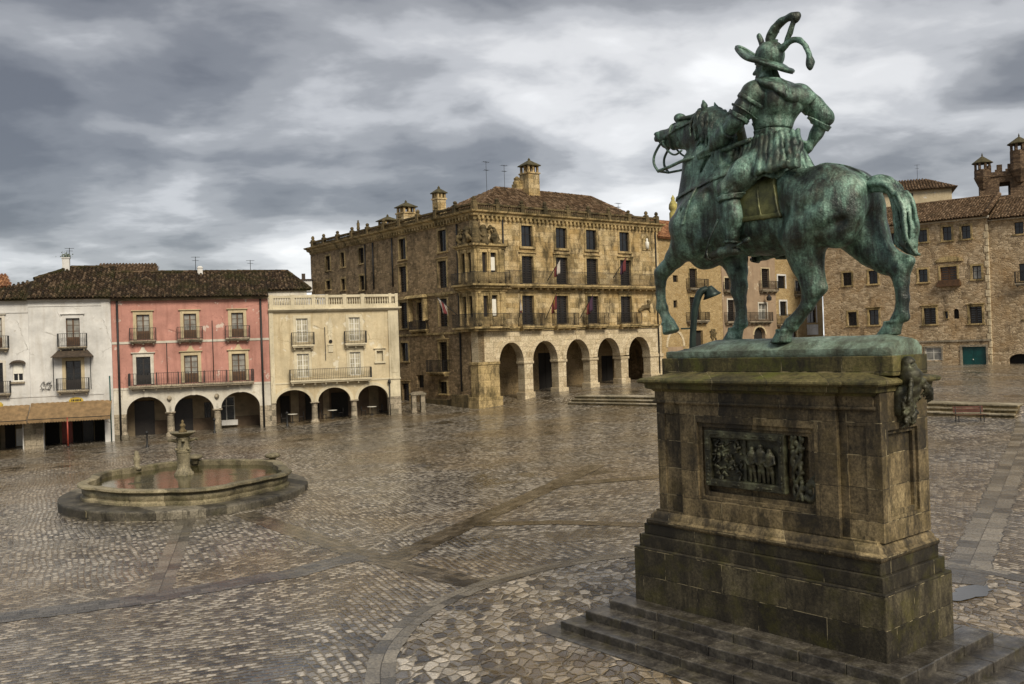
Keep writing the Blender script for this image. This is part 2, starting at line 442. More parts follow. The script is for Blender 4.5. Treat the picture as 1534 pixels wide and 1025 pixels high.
W = bpy.data.worlds.new('World'); S.world = W; W.use_nodes = True
wt = W.node_tree; wt.nodes.clear()
class WN(NT):
    def __init__(s, tree): s.t = tree
w = WN(wt)
sky = w.n('TexSky', sky_type='NISHITA', sun_disc=False, sun_elevation=SUN_EL, sun_rotation=SUN_AZ)
g = w.coord('Generated'); gs = w.sep(g)
den = w.mth('ADD', w.mth('MAXIMUM', gs[2], 0.0), .20)
px = w.mth('DIVIDE', gs[0], den); py = w.mth('DIVIDE', gs[1], den)
p = w.comb(px, py, 3.3)
warp = w.vm('ADD', p, w.vm('MULTIPLY', w.vm('SUBTRACT', w.noise(p, 1.1, 3, out=1), (.5, .5, .5)), (.28, .28, .2)))
c1 = w.noise(w.map(warp, (1.0, 1.15, 1), (0, 0, R(-12)), (3.1, 1.7, 0)), 1.15, 2, .45)
c2 = w.noise(w.map(warp, (1.3, 1.5, 1), (0, 0, R(-10)), (7.1, 2.2, 0)), 2.3, 5, .52)
cl = w.mth('ADD', w.mth('MULTIPLY', c1, .62), w.mth('MULTIPLY', c2, .38))
# a broad brighter region of thin cloud above the right of the square
nd = w.n('VectorMath', operation='DOT_PRODUCT'); w.set(nd.inputs[0], w.vm('NORMALIZE', g)); nd.inputs[1].default_value = Vector((.36, .90, .20)).normalized()
thin = w.mth('MULTIPLY', w.ramp(nd.outputs[1], [(.84, 0), (.97, .6), (1, 1)], 'EASE'), .075)
low = w.mth('MULTIPLY', w.ramp(gs[2], [(.0, 1), (.10, .55), (.22, .15), (.5, 0)]), .085)
cl = w.mth('ADD', w.mth('SUBTRACT', cl, .034), w.mth('ADD', thin, low))
cc = w.ramp(cl, [(.38, (.125, .128, .143)), (.45, (.195, .20, .216)), (.51, (.315, .32, .334)), (.565, (.49, .495, .51)), (.63, (.70, .70, .705)), (.72, (.90, .90, .90))], 'EASE')
# bright band added above the view for wet sheen; zenith darkened for contrast
cc = w.mix(1.0, cc, w.ramp(gs[2], [(.0, 1.0), (.24, .86), (.36, .82), (.48, 1.5), (.68, 1.5), (.85, .8)]), 'MULTIPLY')
bg1 = w.n('Background', {'Color': sky.outputs[0], 'Strength': .08})
bg2 = w.n('Background', {'Color': cc, 'Strength': .525})
mx = w.n('MixShader', {0: .93}); w.t.links.new(bg1.outputs[0], mx.inputs[1]); w.t.links.new(bg2.outputs[0], mx.inputs[2])
wo = w.n('OutputWorld'); w.t.links.new(mx.outputs[0], wo.inputs[0])

# ------------------------------------------------------------------ terrain
def quad(p): x, y = p[..., 0], p[..., 1]; return np.stack([np.ones_like(x), x, y, x*x, x*y, y*y], -1)
def lsq(P, reg=2e-3):
    P = np.array(P, float); A_ = quad(P[:, :2]/40.0)
    return np.linalg.solve(A_.T @ A_ + np.eye(6)*reg, A_.T @ P[:, 2])
LOW = lsq([(0,8,-.02),(5,20,0),(5,20,0),(-16,44,0),(-16,44,0),(-32,75,0),(-40,72.4,-.2),(-20.8,78.6,.25),(-10.3,82.1,.7),(-3,82,1.42),(-3,82,1.42),(25.9,58,1.0),(31,58,1.05),(5.7,80.6,1.35),
           (11,72,1.2),(-20,20,-.02),(15,25,.05),(-10,25,0),(10,30,.12),(0,50,.35),(-9,90,1.0),(20,20,.05),(20,45,.55),(30,40,.6)])
UP = lsq([(25.9,59,1.8),(31,59,1.85),(25.9,59,1.8),(31,59,1.85),(18,65,1.85),(5.7,81.5,1.95),(15.7,96.7,2.85),(51,98,2.37),(45,103,2.37),(1.1,86,1.75),(37,110,2.6),(25,105,2.9),(50,80,2.1),(40,60,1.75)], 5e-3)
TA, TB = Vector((5.2, 80.8, 0)), Vector((31.5, 57.6, 0))          # line of the terrace steps
TD = (TB - TA).normalized(); TL = (TB - TA).length; TN = Vector((-TD.y, TD.x, 0))
if TN.y < 0: TN = -TN
def ss(x): x = np.clip(x, 0, 1); return x*x*(3-2*x)
def ground_h(x, y):
    x = np.asarray(x, float); y = np.asarray(y, float)
    xc = np.clip(x, -48, 60); yc = np.clip(y, -10, 112)
    p = np.stack([np.clip(xc, -42, 34), np.clip(yc, -10, 92)], -1)/40.0
    lo = quad(p) @ LOW
    p = np.stack([np.clip(xc, 0, 55), np.clip(yc, 55, 110)], -1)/40.0
    hi = quad(p) @ UP
    d = (x - TA.x)*TN.x + (y - TA.y)*TN.y
    t = (x - TA.x)*TD.x + (y - TA.y)*TD.y
    ends = np.maximum(np.maximum(-t, t - TL), 0)
    wd = .5 + ends*1.4
    k = ss((d - .25 + ends*.7)/wd)
    return lo*(1-k) + np.maximum(hi, lo)*k
def gh(x, y): return float(ground_h(x, y))

def axis(vals):
    out = []
    for (a, b, s) in vals: out += list(np.arange(a, b, s))
    return np.array(sorted(set(np.round(out, 3))))
gx = axis([(-1500, -100, 200), (-100, -50, 10), (-50, 60, 1.0), (60, 120, 10), (120, 1701, 200)])
gy = axis([(-300, -20, 70), (-20, 125, 1.0), (125, 200, 15), (200, 3001, 200)])
X, Y = np.meshgrid(gx, gy); Z = ground_h(X, Y)
nx, ny = len(gx), len(gy)
me = bpy.data.meshes.new('plaza_ground')
idx = np.arange(nx*ny).reshape(ny, nx)
quads = np.stack([idx[:-1, :-1], idx[:-1, 1:], idx[1:, 1:], idx[1:, :-1]], -1).reshape(-1, 4)
me.from_pydata(np.stack([X, Y, Z], -1).reshape(-1, 3).tolist(), [], quads.tolist())
me.polygons.foreach_set('use_smooth', [True]*len(me.polygons))

def cobbles():
    t = NT('wet_cobbles'); o = t.coord()
    # zones laid in different directions
    zone = t.sep(t.vor(t.map(o, (1, 1, 0), loc=(4, 2, 0)), .085, out=1))[0]
    z1 = t.ramp(zone, [(.5, 0), (.505, 1)])
    wob = t.vm('ADD', o, t.vm('MULTIPLY', t.vm('SUBTRACT', t.noise(o, 2.2, 3, out=1), (.5, .5, .5)), (.20, .20, 0)))
    wob = t.vm('ADD', wob, t.vm('MULTIPLY', t.vm('SUBTRACT', t.noise(o, .22, 2, out=1), (.5, .5, .5)), (.6, .6, 0)))
    def bricks(rot, bw, bh):
        b = t.n('TexBrick', {'Vector': t.map(wob, (1, 1, 0), (0, 0, R(rot))), 'Color1': (0, 0, 0, 1), 'Color2': (1, 1, 1, 1), 'Mortar': (.5, .5, .5, 1), 'Scale': 1.0,
                             'Mortar Size': .058, 'Mortar Smooth': 1.0, 'Bias': 0.0, 'Brick Width': bw, 'Row Height': bh}, offset=.47)
        return b.outputs[0], b.outputs[1]
    a, am = bricks(64, .29, .19); b, bm_ = bricks(-18, .26, .185)
    cell = t.mix(z1, a, b); mort = t.mix(z1, am, bm_)
    # irregular flags round the monument
    dx = t.vm('SUBTRACT', o, (5.71, 20.2, 0)); ln = t.n('VectorMath', operation='LENGTH'); t.set(ln.inputs[0], t.vm('MULTIPLY', dx, (1, 1, 0)))
    inside = t.ramp(t.mth('DIVIDE', ln.outputs[1], 20.0), [(.425, 1), (.43, 0)])
    fv = t.map(wob, (4.2, 2.7, 0), (0, 0, R(30)))
    fcell = t.sep(t.vor(fv, 1.0, rand=.85, out=1))[0]; fe = t.ramp(t.vor(fv, 1.0, feature='DISTANCE_TO_EDGE', rand=.85), [(.0, 1), (.17, 0)], 'EASE')
    cell = t.mix(inside, cell, fcell); mort = t.mix(inside, mort, fe)
    fine = t.noise(o, 26, 5, .7)
    big = t.noise(t.map(o, (1, 1, 0)), .16, 6, .62)
    mid = t.noise(t.map(o, (1, 1, 0), loc=(9, 4, 0)), .6, 6, .68)
    v = t.mth('ADD', t.mth('MULTIPLY', cell, .55), t.mth('MULTIPLY', mid, .50))
    c = t.ramp(v, [(.24, (.010, .009, .007)), (.37, (.048, .041, .033)), (.475, (.135, .116, .092)), (.57, (.28, .245, .19)), (.69, (.52, .46, .37))])
    c = t.mix(.8, c, t.ramp(fine, [(.30, .14), (.70, .88)]), 'OVERLAY')
    ochre = t.ramp(t.noise(t.map(o, (1, 1, 0), loc=(2, 7, 0)), .11, 5, .6), [(.46, 0), (.60, 1)])  # random ochre tint of the stones, also painting in a golden wet sheen
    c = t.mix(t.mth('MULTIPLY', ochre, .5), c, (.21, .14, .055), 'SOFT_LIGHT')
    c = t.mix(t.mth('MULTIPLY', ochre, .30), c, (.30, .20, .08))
    jc = t.mix(t.ramp(t.mth('ADD', t.mth('MULTIPLY', big, .5), t.mth('MULTIPLY', mid, .5)), [(.44, 0), (.56, 1)]), (.022, .017, .010), (.30, .235, .13))
    c = t.mix(t.mth('MULTIPLY', t.ramp(mort, [(.62, 0), (1, .9)]), t.ramp(t.noise(o, 1.7, 5), [(.35, .15), (.6, 1)])), c, jc)
    wet = t.ramp(t.mth('ADD', t.mth('MULTIPLY', big, .55), t.mth('MULTIPLY', mid, .45)), [(.42, 0), (.58, 1)])
    c = t.mix(t.mth('MULTIPLY', wet, .42), c, (.02, .016, .011))
    pud = t.ramp(t.mth('ADD', t.mth('MULTIPLY', t.noise(t.map(o, (1, 1, 0), loc=(31, 12, 0)), .22, 5, .55), .7), t.mth('MULTIPLY', mid, .3)), [(.575, 0), (.62, 1)])
    pud = t.mth('MULTIPLY', pud, t.mth('SUBTRACT', 1.0, inside))
    c = t.mix(t.mth('MULTIPLY', pud, .75), c, (.028, .021, .010))
    rough = t.mth('ADD', t.mth('MULTIPLY', t.mth('SUBTRACT', 1.0, wet), .12), t.mth('ADD', .07, t.mth('MULTIPLY', t.sep(t.noise(o, 5, 3, out=1))[0], .22)))
    rough = t.mth('MULTIPLY', rough, t.mth('SUBTRACT', 1.0, t.mth('MULTIPLY', pud, .75)))
    # each stone is domed and tilts its own way
    tilt = t.noise(o, 4.0, 2, .5)
    h = t.mth('ADD', t.mth('MULTIPLY', t.mth('POWER', mort, 1.4), -1.9), t.mth('ADD', t.mth('MULTIPLY', cell, .25), t.mth('ADD', t.mth('MULTIPLY', tilt, 1.1), t.mth('MULTIPLY', fine, .16))))
    n = t.bump(h, t.mth('SUBTRACT', .62, t.mth('MULTIPLY', pud, .48)), .04)
    film = t.mth('MULTIPLY', t.ramp(t.mth('ADD', t.mth('MULTIPLY', t.noise(t.map(o, (1, 1, 0), loc=(14, 3, 0)), .12, 5, .6), .6), t.mth('MULTIPLY', mid, .4)), [(.40, .12), (.58, 1)]), .8)
    t.set(t.b.inputs['Coat Weight'], film); t.set(t.b.inputs['Coat IOR'], 1.45); t.set(t.b.inputs['Coat Roughness'], .17)
    t.set(t.b.inputs['Coat Normal'], t.bump(h, .22, .03))
    return t.done(c, rough, n, 0, .7)
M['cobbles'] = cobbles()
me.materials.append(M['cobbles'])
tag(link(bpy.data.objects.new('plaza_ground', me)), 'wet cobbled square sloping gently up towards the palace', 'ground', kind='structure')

def slab_mat(name, c0, c1, bw=.9, bh=.55, rough=.3):
    t = NT(name); o = t.coord(); uv = t.n('UVMap').outputs[0]
    b = t.n('TexBrick', {'Vector': uv, 'Color1': (0, 0, 0, 1), 'Color2': (1, 1, 1, 1), 'Mortar': (.5, .5, .5, 1), 'Scale': 1.0, 'Mortar Size': .012, 'Mortar Smooth': .4,
                         'Bias': 0.0, 'Brick Width': bw, 'Row Height': bh}, offset=.3)
    n = t.noise(o, .9, 6, .65); f = t.noise(o, 16, 5, .7)
    v = t.mth('ADD', t.mth('MULTIPLY', b.outputs[0], .5), t.mth('MULTIPLY', n, .6))
    c = t.ramp(v, [(.25, c0), (.8, c1)])
    c = t.mix(.85, c, t.ramp(f, [(.30, .12), (.70, .88)]), 'OVERLAY')
    c = t.mix(t.mth('MULTIPLY', b.outputs[1], .9), c, (.012, .010, .007))
    h = t.mth('ADD', t.mth('MULTIPLY', f, .25), t.mth('ADD', t.mth('MULTIPLY', b.outputs[1], -.8), t.mth('MULTIPLY', t.noise(o, 2.5, 3), 1.0)))
    return t.done(c, t.ramp(n, [(.3, rough*.6), (.7, rough*1.4)]), t.bump(h, .5, .03), 0, .6)
M['band_light'] = slab_mat('band_light', (.04, .035, .027), (.24, .21, .16), rough=.2)
M['band_dark'] = slab_mat('band_dark', (.022, .018, .012), (.15, .12, .08), .45, .25, .13)
M['band_grey'] = slab_mat('band_grey', (.02, .019, .018), (.12, .108, .092), .5, .3, .18)

def band(pts, width, mat, lift, taper=None):
    P = [Vector((*p, 0)) for p in pts]; Q = [P[0]]
    for a, b in zip(P, P[1:]):
        n = max(1, int((b-a).length/.22))
        Q += [a.lerp(b, k/n) for k in range(1, n+1)]
    vs = []; uv = []; L = 0
    for i, q in enumerate(Q):
        t = (Q[min(i+1, len(Q)-1)] - Q[max(0, i-1)]).normalized(); nrm = Vector((-t.y, t.x, 0))
        if i: L += (q - Q[i-1]).length
        for s in (-.5, 0, .5):
            jit = .05*math.sin(L*3.1+s*9) + .06*math.sin(L*7.7+s*5) + .05*math.sin(L*13.3+s*2)
            p_ = q + nrm*(s*width*(1+jit)); vs.append((p_.x, p_.y, gh(p_.x, p_.y) + lift)); uv.append((L, s*width))
    fs = []
    for i in range(len(Q)-1):
        a = 3*i; fs += [(a, a+3, a+4, a+1), (a+1, a+4, a+5, a+2)]
    m = bpy.data.meshes.new('paving_band'); m.from_pydata(vs, [], [f[::-1] for f in fs])
    ul = m.uv_layers.new(name='UVMap')
    for l in m.loops: ul.data[l.index].uv = uv[l.vertex_index]
    m.materials.append(mat)
    o = link(bpy.data.objects.new('paving_band', m))
    return tag(o, kind='structure')
PC = Vector((5.71, 20.2))
ring = [(PC.x + 8.75*math.cos(a), PC.y + 8.75*math.sin(a)) for a in np.linspace(R(20), R(250), 60)]
band(ring, .62, M['band_light'], .012)
band([(-13.75, 38.2), (-10.35, 26.3)], .72, M['band_light'], .008)
band([(-30, 21.5), (-13.8, 24.3), (-10.7, 25.5), (-8.7, 26.8), (-6.8, 28.0), (-5.2, 30.0)], 1.1, M['band_grey'], .010)
band([(-1.0, 25.7), (-4.6, 29.4), (-8.9, 35.0), (-11.5, 38.6)], .95, M['band_dark'], .008)
band([(-4.0, 29.2), (-1.9, 34.2), (1.7, 42.1), (4.2, 47.5)], 1.0, M['band_dark'], .011)
band([(-1.9, 34.2), (1.5, 33.9), (5, 32.7), (8.2, 30.6)], .7, M['band_dark'], .014)
band([(1.7, 42.1), (6.6, 43.0), (12, 42.5)], .9, M['band_dark'], .014)
band([(11.6, 24.2), (18.2, 34.8), (27.4, 49.6), (31.5, 56.5)], 1.15, M['band_light'], .009)
def puddle(cx, cy, rx, ry, rot, seed):
    r_ = random.Random(seed); n = 40; ph = [r_.uniform(0, 6.28) for _ in range(4)]
    vs = [(cx, cy, gh(cx, cy)+.018)]
    for k in range(n):
        a = 2*PI*k/n; q = 1 + .22*math.sin(2*a+ph[0]) + .16*math.sin(3*a+ph[1]) + .10*math.sin(7*a+ph[2]) + .05*math.sin(13*a+ph[3])
        x = rx*q*math.cos(a); y = ry*q*math.sin(a)
        vs.append((cx + x*math.cos(rot) - y*math.sin(rot), cy + x*math.sin(rot) + y*math.cos(rot), gh(cx, cy)+.018))
    m = bpy.data.meshes.new('puddle'); m.from_pydata(vs, [], [(0, k+1, (k+1) % n+1) for k in range(n)])
    m.materials.append(M['puddle']); tag(link(bpy.data.objects.new('puddle', m)), kind='structure')
def water(name, col, rough, bs, bstr):
    t = NT(name); o = t.coord()
    return t.done(col, rough, t.bump(t.noise(o, bs, 3), bstr, .02), 0, .6)
M['puddle'] = water('puddle', (.04, .033, .022), .05, 3.0, .06)
puddle(11.3, 23.3, .95, .42, R(30), 1); 

# terrace steps
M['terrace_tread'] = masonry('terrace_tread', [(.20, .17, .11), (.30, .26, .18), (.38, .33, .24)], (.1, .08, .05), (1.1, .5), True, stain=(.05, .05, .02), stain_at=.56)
def terrace():
    rz = math.atan2(TD.y, TD.x)
    t = thing('terrace_steps', 'long low flight of stone steps across the square behind the monument', 'steps', (TA.x, TA.y, 0), rz)
    sgn = 1  # local +Y is uphill
    for k in range(3):
        b = MB(); c = MB()
        n = 24
        for i in range(n):
            u0 = TL*i/n; u1 = TL*(i+1)/n
            pm = TA + TD*((u0+u1)/2)
            q0 = pm - TN*1.2; q1 = pm + TN*2.0
            z0 = gh(q0.x, q0.y); z1 = gh(q1.x, q1.y); hh = (z1 - z0)
            zt = z0 + hh*(k+1)/3 + .012
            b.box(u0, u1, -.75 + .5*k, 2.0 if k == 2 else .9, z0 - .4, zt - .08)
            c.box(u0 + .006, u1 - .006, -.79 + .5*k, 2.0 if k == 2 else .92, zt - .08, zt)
        o_ = b.build('step', M['dark_stone'], t)  # dark stone on risers, pale on treads: their shading is painted in
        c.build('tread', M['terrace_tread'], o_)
    return t
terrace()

print('STEP', [round(gh(*(TA+TD*(TL*f)+TN*2.0).xy)-gh(*(TA+TD*(TL*f)-TN*1.2).xy),2) for f in (0,.25,.5,.75,1)])
# ------------------------------------------------------------------ monument: pedestal (local x = forward along the horse, y = towards the near side)
PED_P = (6.734, 16.963, 0.0); PED_RZ = R(90) + .68814
def pedestal():
    t = thing('stone_pedestal', 'tall mossy stone pedestal on steps carrying the bronze horseman', 'pedestal', PED_P, PED_RZ)
    def slab(x0, x1, y0, y1, z0, z1, name, mat, bev=.015):
        b = MB(); b.box(x0, x1, y0, y1, z0, z1); return b.build(name, mat, t, bevel=bev)
    def block_step(x0, x1, y0, y1, z0, z1, seed):
        r_ = random.Random(seed); b = MB()
        # near kerb course made of separate long blocks, with a core behind
        u = x0
        while u < x1 - .02:
            w_ = min(r_.uniform(.9, 1.6), x1-u)
            if x1 - u - w_ < .3: w_ = x1-u
            b.box(u+.004, u+w_-.004, y1-.62, y1 + r_.uniform(-.008, .008), z0, z1 + r_.uniform(-.006, .006)); u += w_
        u = y0
        while u < y1-.63:
            w_ = min(r_.uniform(.8, 1.4), y1-.625-u)
            b.box(x0 + r_.uniform(-.008, .008), x0+.6, u+.004, u+w_-.004, z0, z1 + r_.uniform(-.006, .006)); u += w_
        b.box(x0+.61, x1-.003, y0, y1-.63, z0, z1-.004)
        return b.build('step', M['step_stone'], t, bevel=.02)
    block_step(-2.1, 7.7, -5.0, 2.0, -.4, .035, 1)
    block_step(-1.55, 7.3, -4.3, 1.54, -.4, .22, 2)
    block_step(-1.03, 6.97, -3.8, 1.03, -.4, .42, 3)
    block_step(-.52, 6.66, -3.2, .52, -.4, .62, 4)
    slab(0, 6.3, -2.62, 0, .6, 1.885, 'base_block', M['ped_base'], .02)
    b = MB(); b.box(.09, 6.2, -2.52, -.09, 1.88, 2.17); b.box(.17, 6.11, -2.43, -.17, 2.17, 2.42)
    b.build('base_tier', M['ped_base'], t, bevel=.015)
    die = [(.33, -2.22), (5.8, -2.22), (5.8, -.33), (.33, -.33)]
    b = MB(); b.ring_sweep(die, [(-.3, 2.41), (.16, 2.41), (.19, 2.44), (.20, 2.48), (.19, 2.53), (.15, 2.56), (.13, 2.57), (.12, 2.63), (.07, 2.70), (.03, 2.73), (.03, 2.765), (-.05, 2.77)])
    b.build('torus_moulding', M['ped_stone'], t, smooth='auto')
    # die: recessed panel on the long side between corner blocks, framed panel on the short side
    b = MB()
    b.box(.34, 5.79, -2.21, -.55, 2.72, 5.62)
    lo = [rect(1.58, 4.54, 3.12, 4.86)]
    b.wall(rect(1.07, 5.02, 2.72, 5.62), lo, -.30, -.56)          # proud middle section
    b.wall(rect(.33, 1.071, 2.72, 5.621), [rect(.52, .9, 3.25, 4.95)], -.40, -.57)
    b.wall(rect(5.019, 5.8, 2.72, 5.621), [rect(5.2, 5.56, 3.15, 5.0)], -.40, -.57)
    b.build('die', M['ped_stone'], t, bevel=.008)
    b = MB(); b.box(.5, .92, -.56, -.425, 3.23, 4.97); b.box(5.18, 5.58, -.56, -.425, 3.13, 5.02); build_each(b, 'side_panel', M['ped_stone'], t)
    # end face panel frame
    b = MB(MB_END := Matrix(((0, 1, 0, .33), (1, 0, 0, 0), (0, 0, 1, 0), (0, 0, 0, 1))))
    b.wall(rect(-2.215, -.401, 2.74, 5.615), [rect(-1.80, -.66, 3.2, 4.86)], -.13, .012)
    b.wall(rect(-1.82, -.64, 3.18, 4.88), [rect(-1.71, -.75, 3.3, 4.78)], -.07, .012)
    b.build('end_panel', M['ped_stone'], t, bevel=.008)
    # panel moulding on the long side
    b = MB()
    b.wall(rect(1.56, 4.56, 3.10, 4.88), [rect(1.68, 4.44, 3.22, 4.76)], -.36, -.45)
    b.wall(rect(1.66, 4.46, 3.20, 4.78), [rect(1.78, 4.34, 3.32, 4.68)], -.41, -.50)
    b.build('panel_frame', M['ped_stone'], t, bevel=.012)
    # frieze and cornice, breaking forward over the middle section
    brk = [(.33, -2.22), (5.8, -2.22), (5.8, -.36), (5.02, -.36), (5.02, -.28), (1.07, -.28), (1.07, -.36), (.33, -.36)]
    b = MB(); b.ring_sweep(brk, [(-.2, 5.24), (.035, 5.26), (.05, 5.29), (.035, 5.325), (.005, 5.33), (.005, 5.55), (-.2, 5.55)])
    b.build('frieze', M['ped_stone'], t)
    b = MB(); b.ring_sweep(brk, [(-.25, 5.52), (.02, 5.53), (.06, 5.58), (.16, 5.61), (.17, 5.68), (.18, 5.72), (.27, 5.735), (.295, 5.77), (.29, 5.81), (.24, 5.845), (-.35, 5.97), (-.5, 5.975)])
    b.build('cornice', M['ped_plinth'], t)
    slab(.10, 5.9, -2.1, -.75, 5.9, 6.29, 'plinth', M['ped_plinth'], .02)
    # cambered bronze-green slab under the hooves
    prof = [(-2.03, 6.285), (-.80, 6.285), (-.78, 6.33), (-.79, 6.44), (-.84, 6.475), (-.98, 6.58), (-1.2, 6.655), (-1.41, 6.695), (-1.62, 6.69), (-1.85, 6.62), (-2.0, 6.475), (-2.05, 6.44), (-2.05, 6.33)]
    cx = -1.41
    b = MB(); xs = [.16, .20, .55, 1.2] + list(np.arange(1.6, 5.0, .4)) + [5.2, 5.6, 5.74, 5.78]
    rows = []
    for i, x in enumerate(xs):
        e = 1.0
        if x < .3: e = .94 if i == 0 else .99
        drop = .16*ss((5.78-x)/1.1) - .16 if x > 4.68 else 0
        drop = min(0, float(drop))
        dr2 = -.05*(1-float(ss((x-.16)/.25)))
        rows.append(b.add([(x, cx + (y-cx)*e, z if z < 6.46 else max(6.44, z + (drop+dr2)*(z-6.44)/.17 + rnd.uniform(-.008, .008))) for y, z in prof]))
    n = len(prof)
    for r0, r1 in zip(rows, rows[1:]):
        for k in range(n): b.f.append((r0+k, r0+(k+1) % n, r1+(k+1) % n, r1+k))
    b.f.append(tuple(rows[0]+k for k in range(n))); b.f.append(tuple(rows[-1]+k for k in reversed(range(n))))
    b.build('top_slab', M['patina_slab'], t, smooth='auto')
    return t
PED = pedestal()

# ------------------------------------------------------------------ sculpting by signed distance fields
import openvdb
class SDF:
    def __init__(s, lo, hi, vox):
        s.lo = np.array(lo, float); s.vox = vox
        n = np.ceil((np.array(hi) - s.lo)/vox).astype(int) + 1
        s.F = np.full(n, 1.0, np.float32); s.n = n
    def region(s, lo, hi, m):
        i0 = np.maximum(0, np.floor((np.array(lo) - m - s.lo)/s.vox).astype(int)); i1 = np.minimum(s.n, np.ceil((np.array(hi) + m - s.lo)/s.vox).astype(int) + 1)
        sl = tuple(slice(a, max(a, b)) for a, b in zip(i0, i1))
        ax = [(s.lo[k] + s.vox*np.arange(sl[k].start, sl[k].stop)).astype(np.float32) for k in range(3)]
        return sl, np.stack(np.meshgrid(*ax, indexing='ij'), -1)
    def comb(s, sl, d, k, mode):
        f = s.F[sl]
        if mode == 'sub': d = -d; a, b = -f, -d
        else: a, b = f, d
        if k > 0:
            h = np.maximum(k - np.abs(a-b), 0)/k; r = np.minimum(a, b) - h*h*k*.25
        else: r = np.minimum(a, b)
        s.F[sl] = -r if mode == 'sub' else r
    def cap(s, p, q, r1, r2=None, k=.1, sq=1.0, mode='add'):
        """tapered capsule; sq < 1 flattens it across y"""
        r2 = r1 if r2 is None else r2
        p = np.array(p, np.float32); q = np.array(q, np.float32); rm = max(r1, r2)
        sl, P = s.region(np.minimum(p, q) - rm, np.maximum(p, q) + rm, k + .12)
        if P.size == 0: return s
        sc = np.array([1, 1/sq, 1], np.float32)
        pa = (P - p)*sc; ba = (q - p)*sc
        h = np.clip((pa @ ba)/max(1e-9, float(ba @ ba)), 0, 1)
        d = np.sqrt(((pa - h[..., None]*ba)**2).sum(-1)) - (r1 + (r2-r1)*h)
        s.comb(sl, d*(min(1, sq) if sq < 1 else 1), k, mode); return s
    def chain(s, pts, rs, k=.06, sq=1.0, mode='add'):
        for i in range(len(pts)-1): s.cap(pts[i], pts[i+1], rs[i], rs[i+1], k, sq, mode)
        return s
    def ell(s, c, r, k=.1, rot=None, mode='add'):
        c = np.array(c, np.float32); r = np.array(r, np.float32); m = float(r.max())
        sl, P = s.region(c - m, c + m, k + .12)
        if P.size == 0: return s
        p = P - c
        if rot is not None: p = p @ np.array(Matrix.Rotation(rot[1], 3, rot[0]), np.float32)
        k0 = np.sqrt(((p/r)**2).sum(-1)); k1 = np.sqrt(((p/(r*r))**2).sum(-1))
        s.comb(sl, k0*(k0-1)/np.maximum(k1, 1e-6), k, mode); return s
    def grid(s):
        ax = [(s.lo[k] + s.vox*np.arange(s.n[k])).astype(np.float32) for k in range(3)]
        return np.meshgrid(*ax, indexing='ij', sparse=True)
    def build(s, name, mat, parent, off=(0, 0, 0), wob=0.0, wsc=3.0, label=None):
        g = openvdb.FloatGrid(1.0)
        F = s.F.copy()
        F[0] = F[-1] = .1; F[:, 0] = F[:, -1] = .1; F[:, :, 0] = F[:, :, -1] = .1
        g.copyFromArray(F)
        pts, quads = g.convertToQuads(isovalue=0.0)
        v = pts*s.vox + s.lo
        if wob:
            v = v + wob*np.stack([np.sin(v[:, 1]*wsc*5.1 + 1.7*np.sin(v[:, 2]*wsc*3.3)), np.sin(v[:, 2]*wsc*4.3 + 1.3*np.sin(v[:, 0]*wsc*4.1)), np.sin(v[:, 0]*wsc*4.7 + 1.9*np.sin(v[:, 1]*wsc*2.9))], -1)
        v = v - np.array(off)
        m = bpy.data.meshes.new(name)
        m.from_pydata(v.tolist(), [], quads[:, ::-1].tolist())
        m.polygons.foreach_set('use_smooth', [True]*len(m.polygons)); m.materials.append(mat); m.update()
        # outward normals
        if len(m.polygons):
            bm = bmesh.new(); bm.from_mesh(m); bmesh.ops.recalc_face_normals(bm, faces=bm.faces); bm.to_mesh(m); bm.free()
        o = link(bpy.data.objects.new(name, m), parent)
        if label: o['label'] = label
        return o

OFF = np.array([3.0, 0.0, 6.60])
_p = PED.matrix_basis
PMW = Matrix.Translation(PED_P) @ Matrix.Rotation(PED_RZ, 4, 'Z')
ST = thing('equestrian_statue', 'green bronze horseman in plumed helmet riding a striding horse on the pedestal', 'statue', PMW @ Vector((3.0, -1.33, 6.60)), PED_RZ)

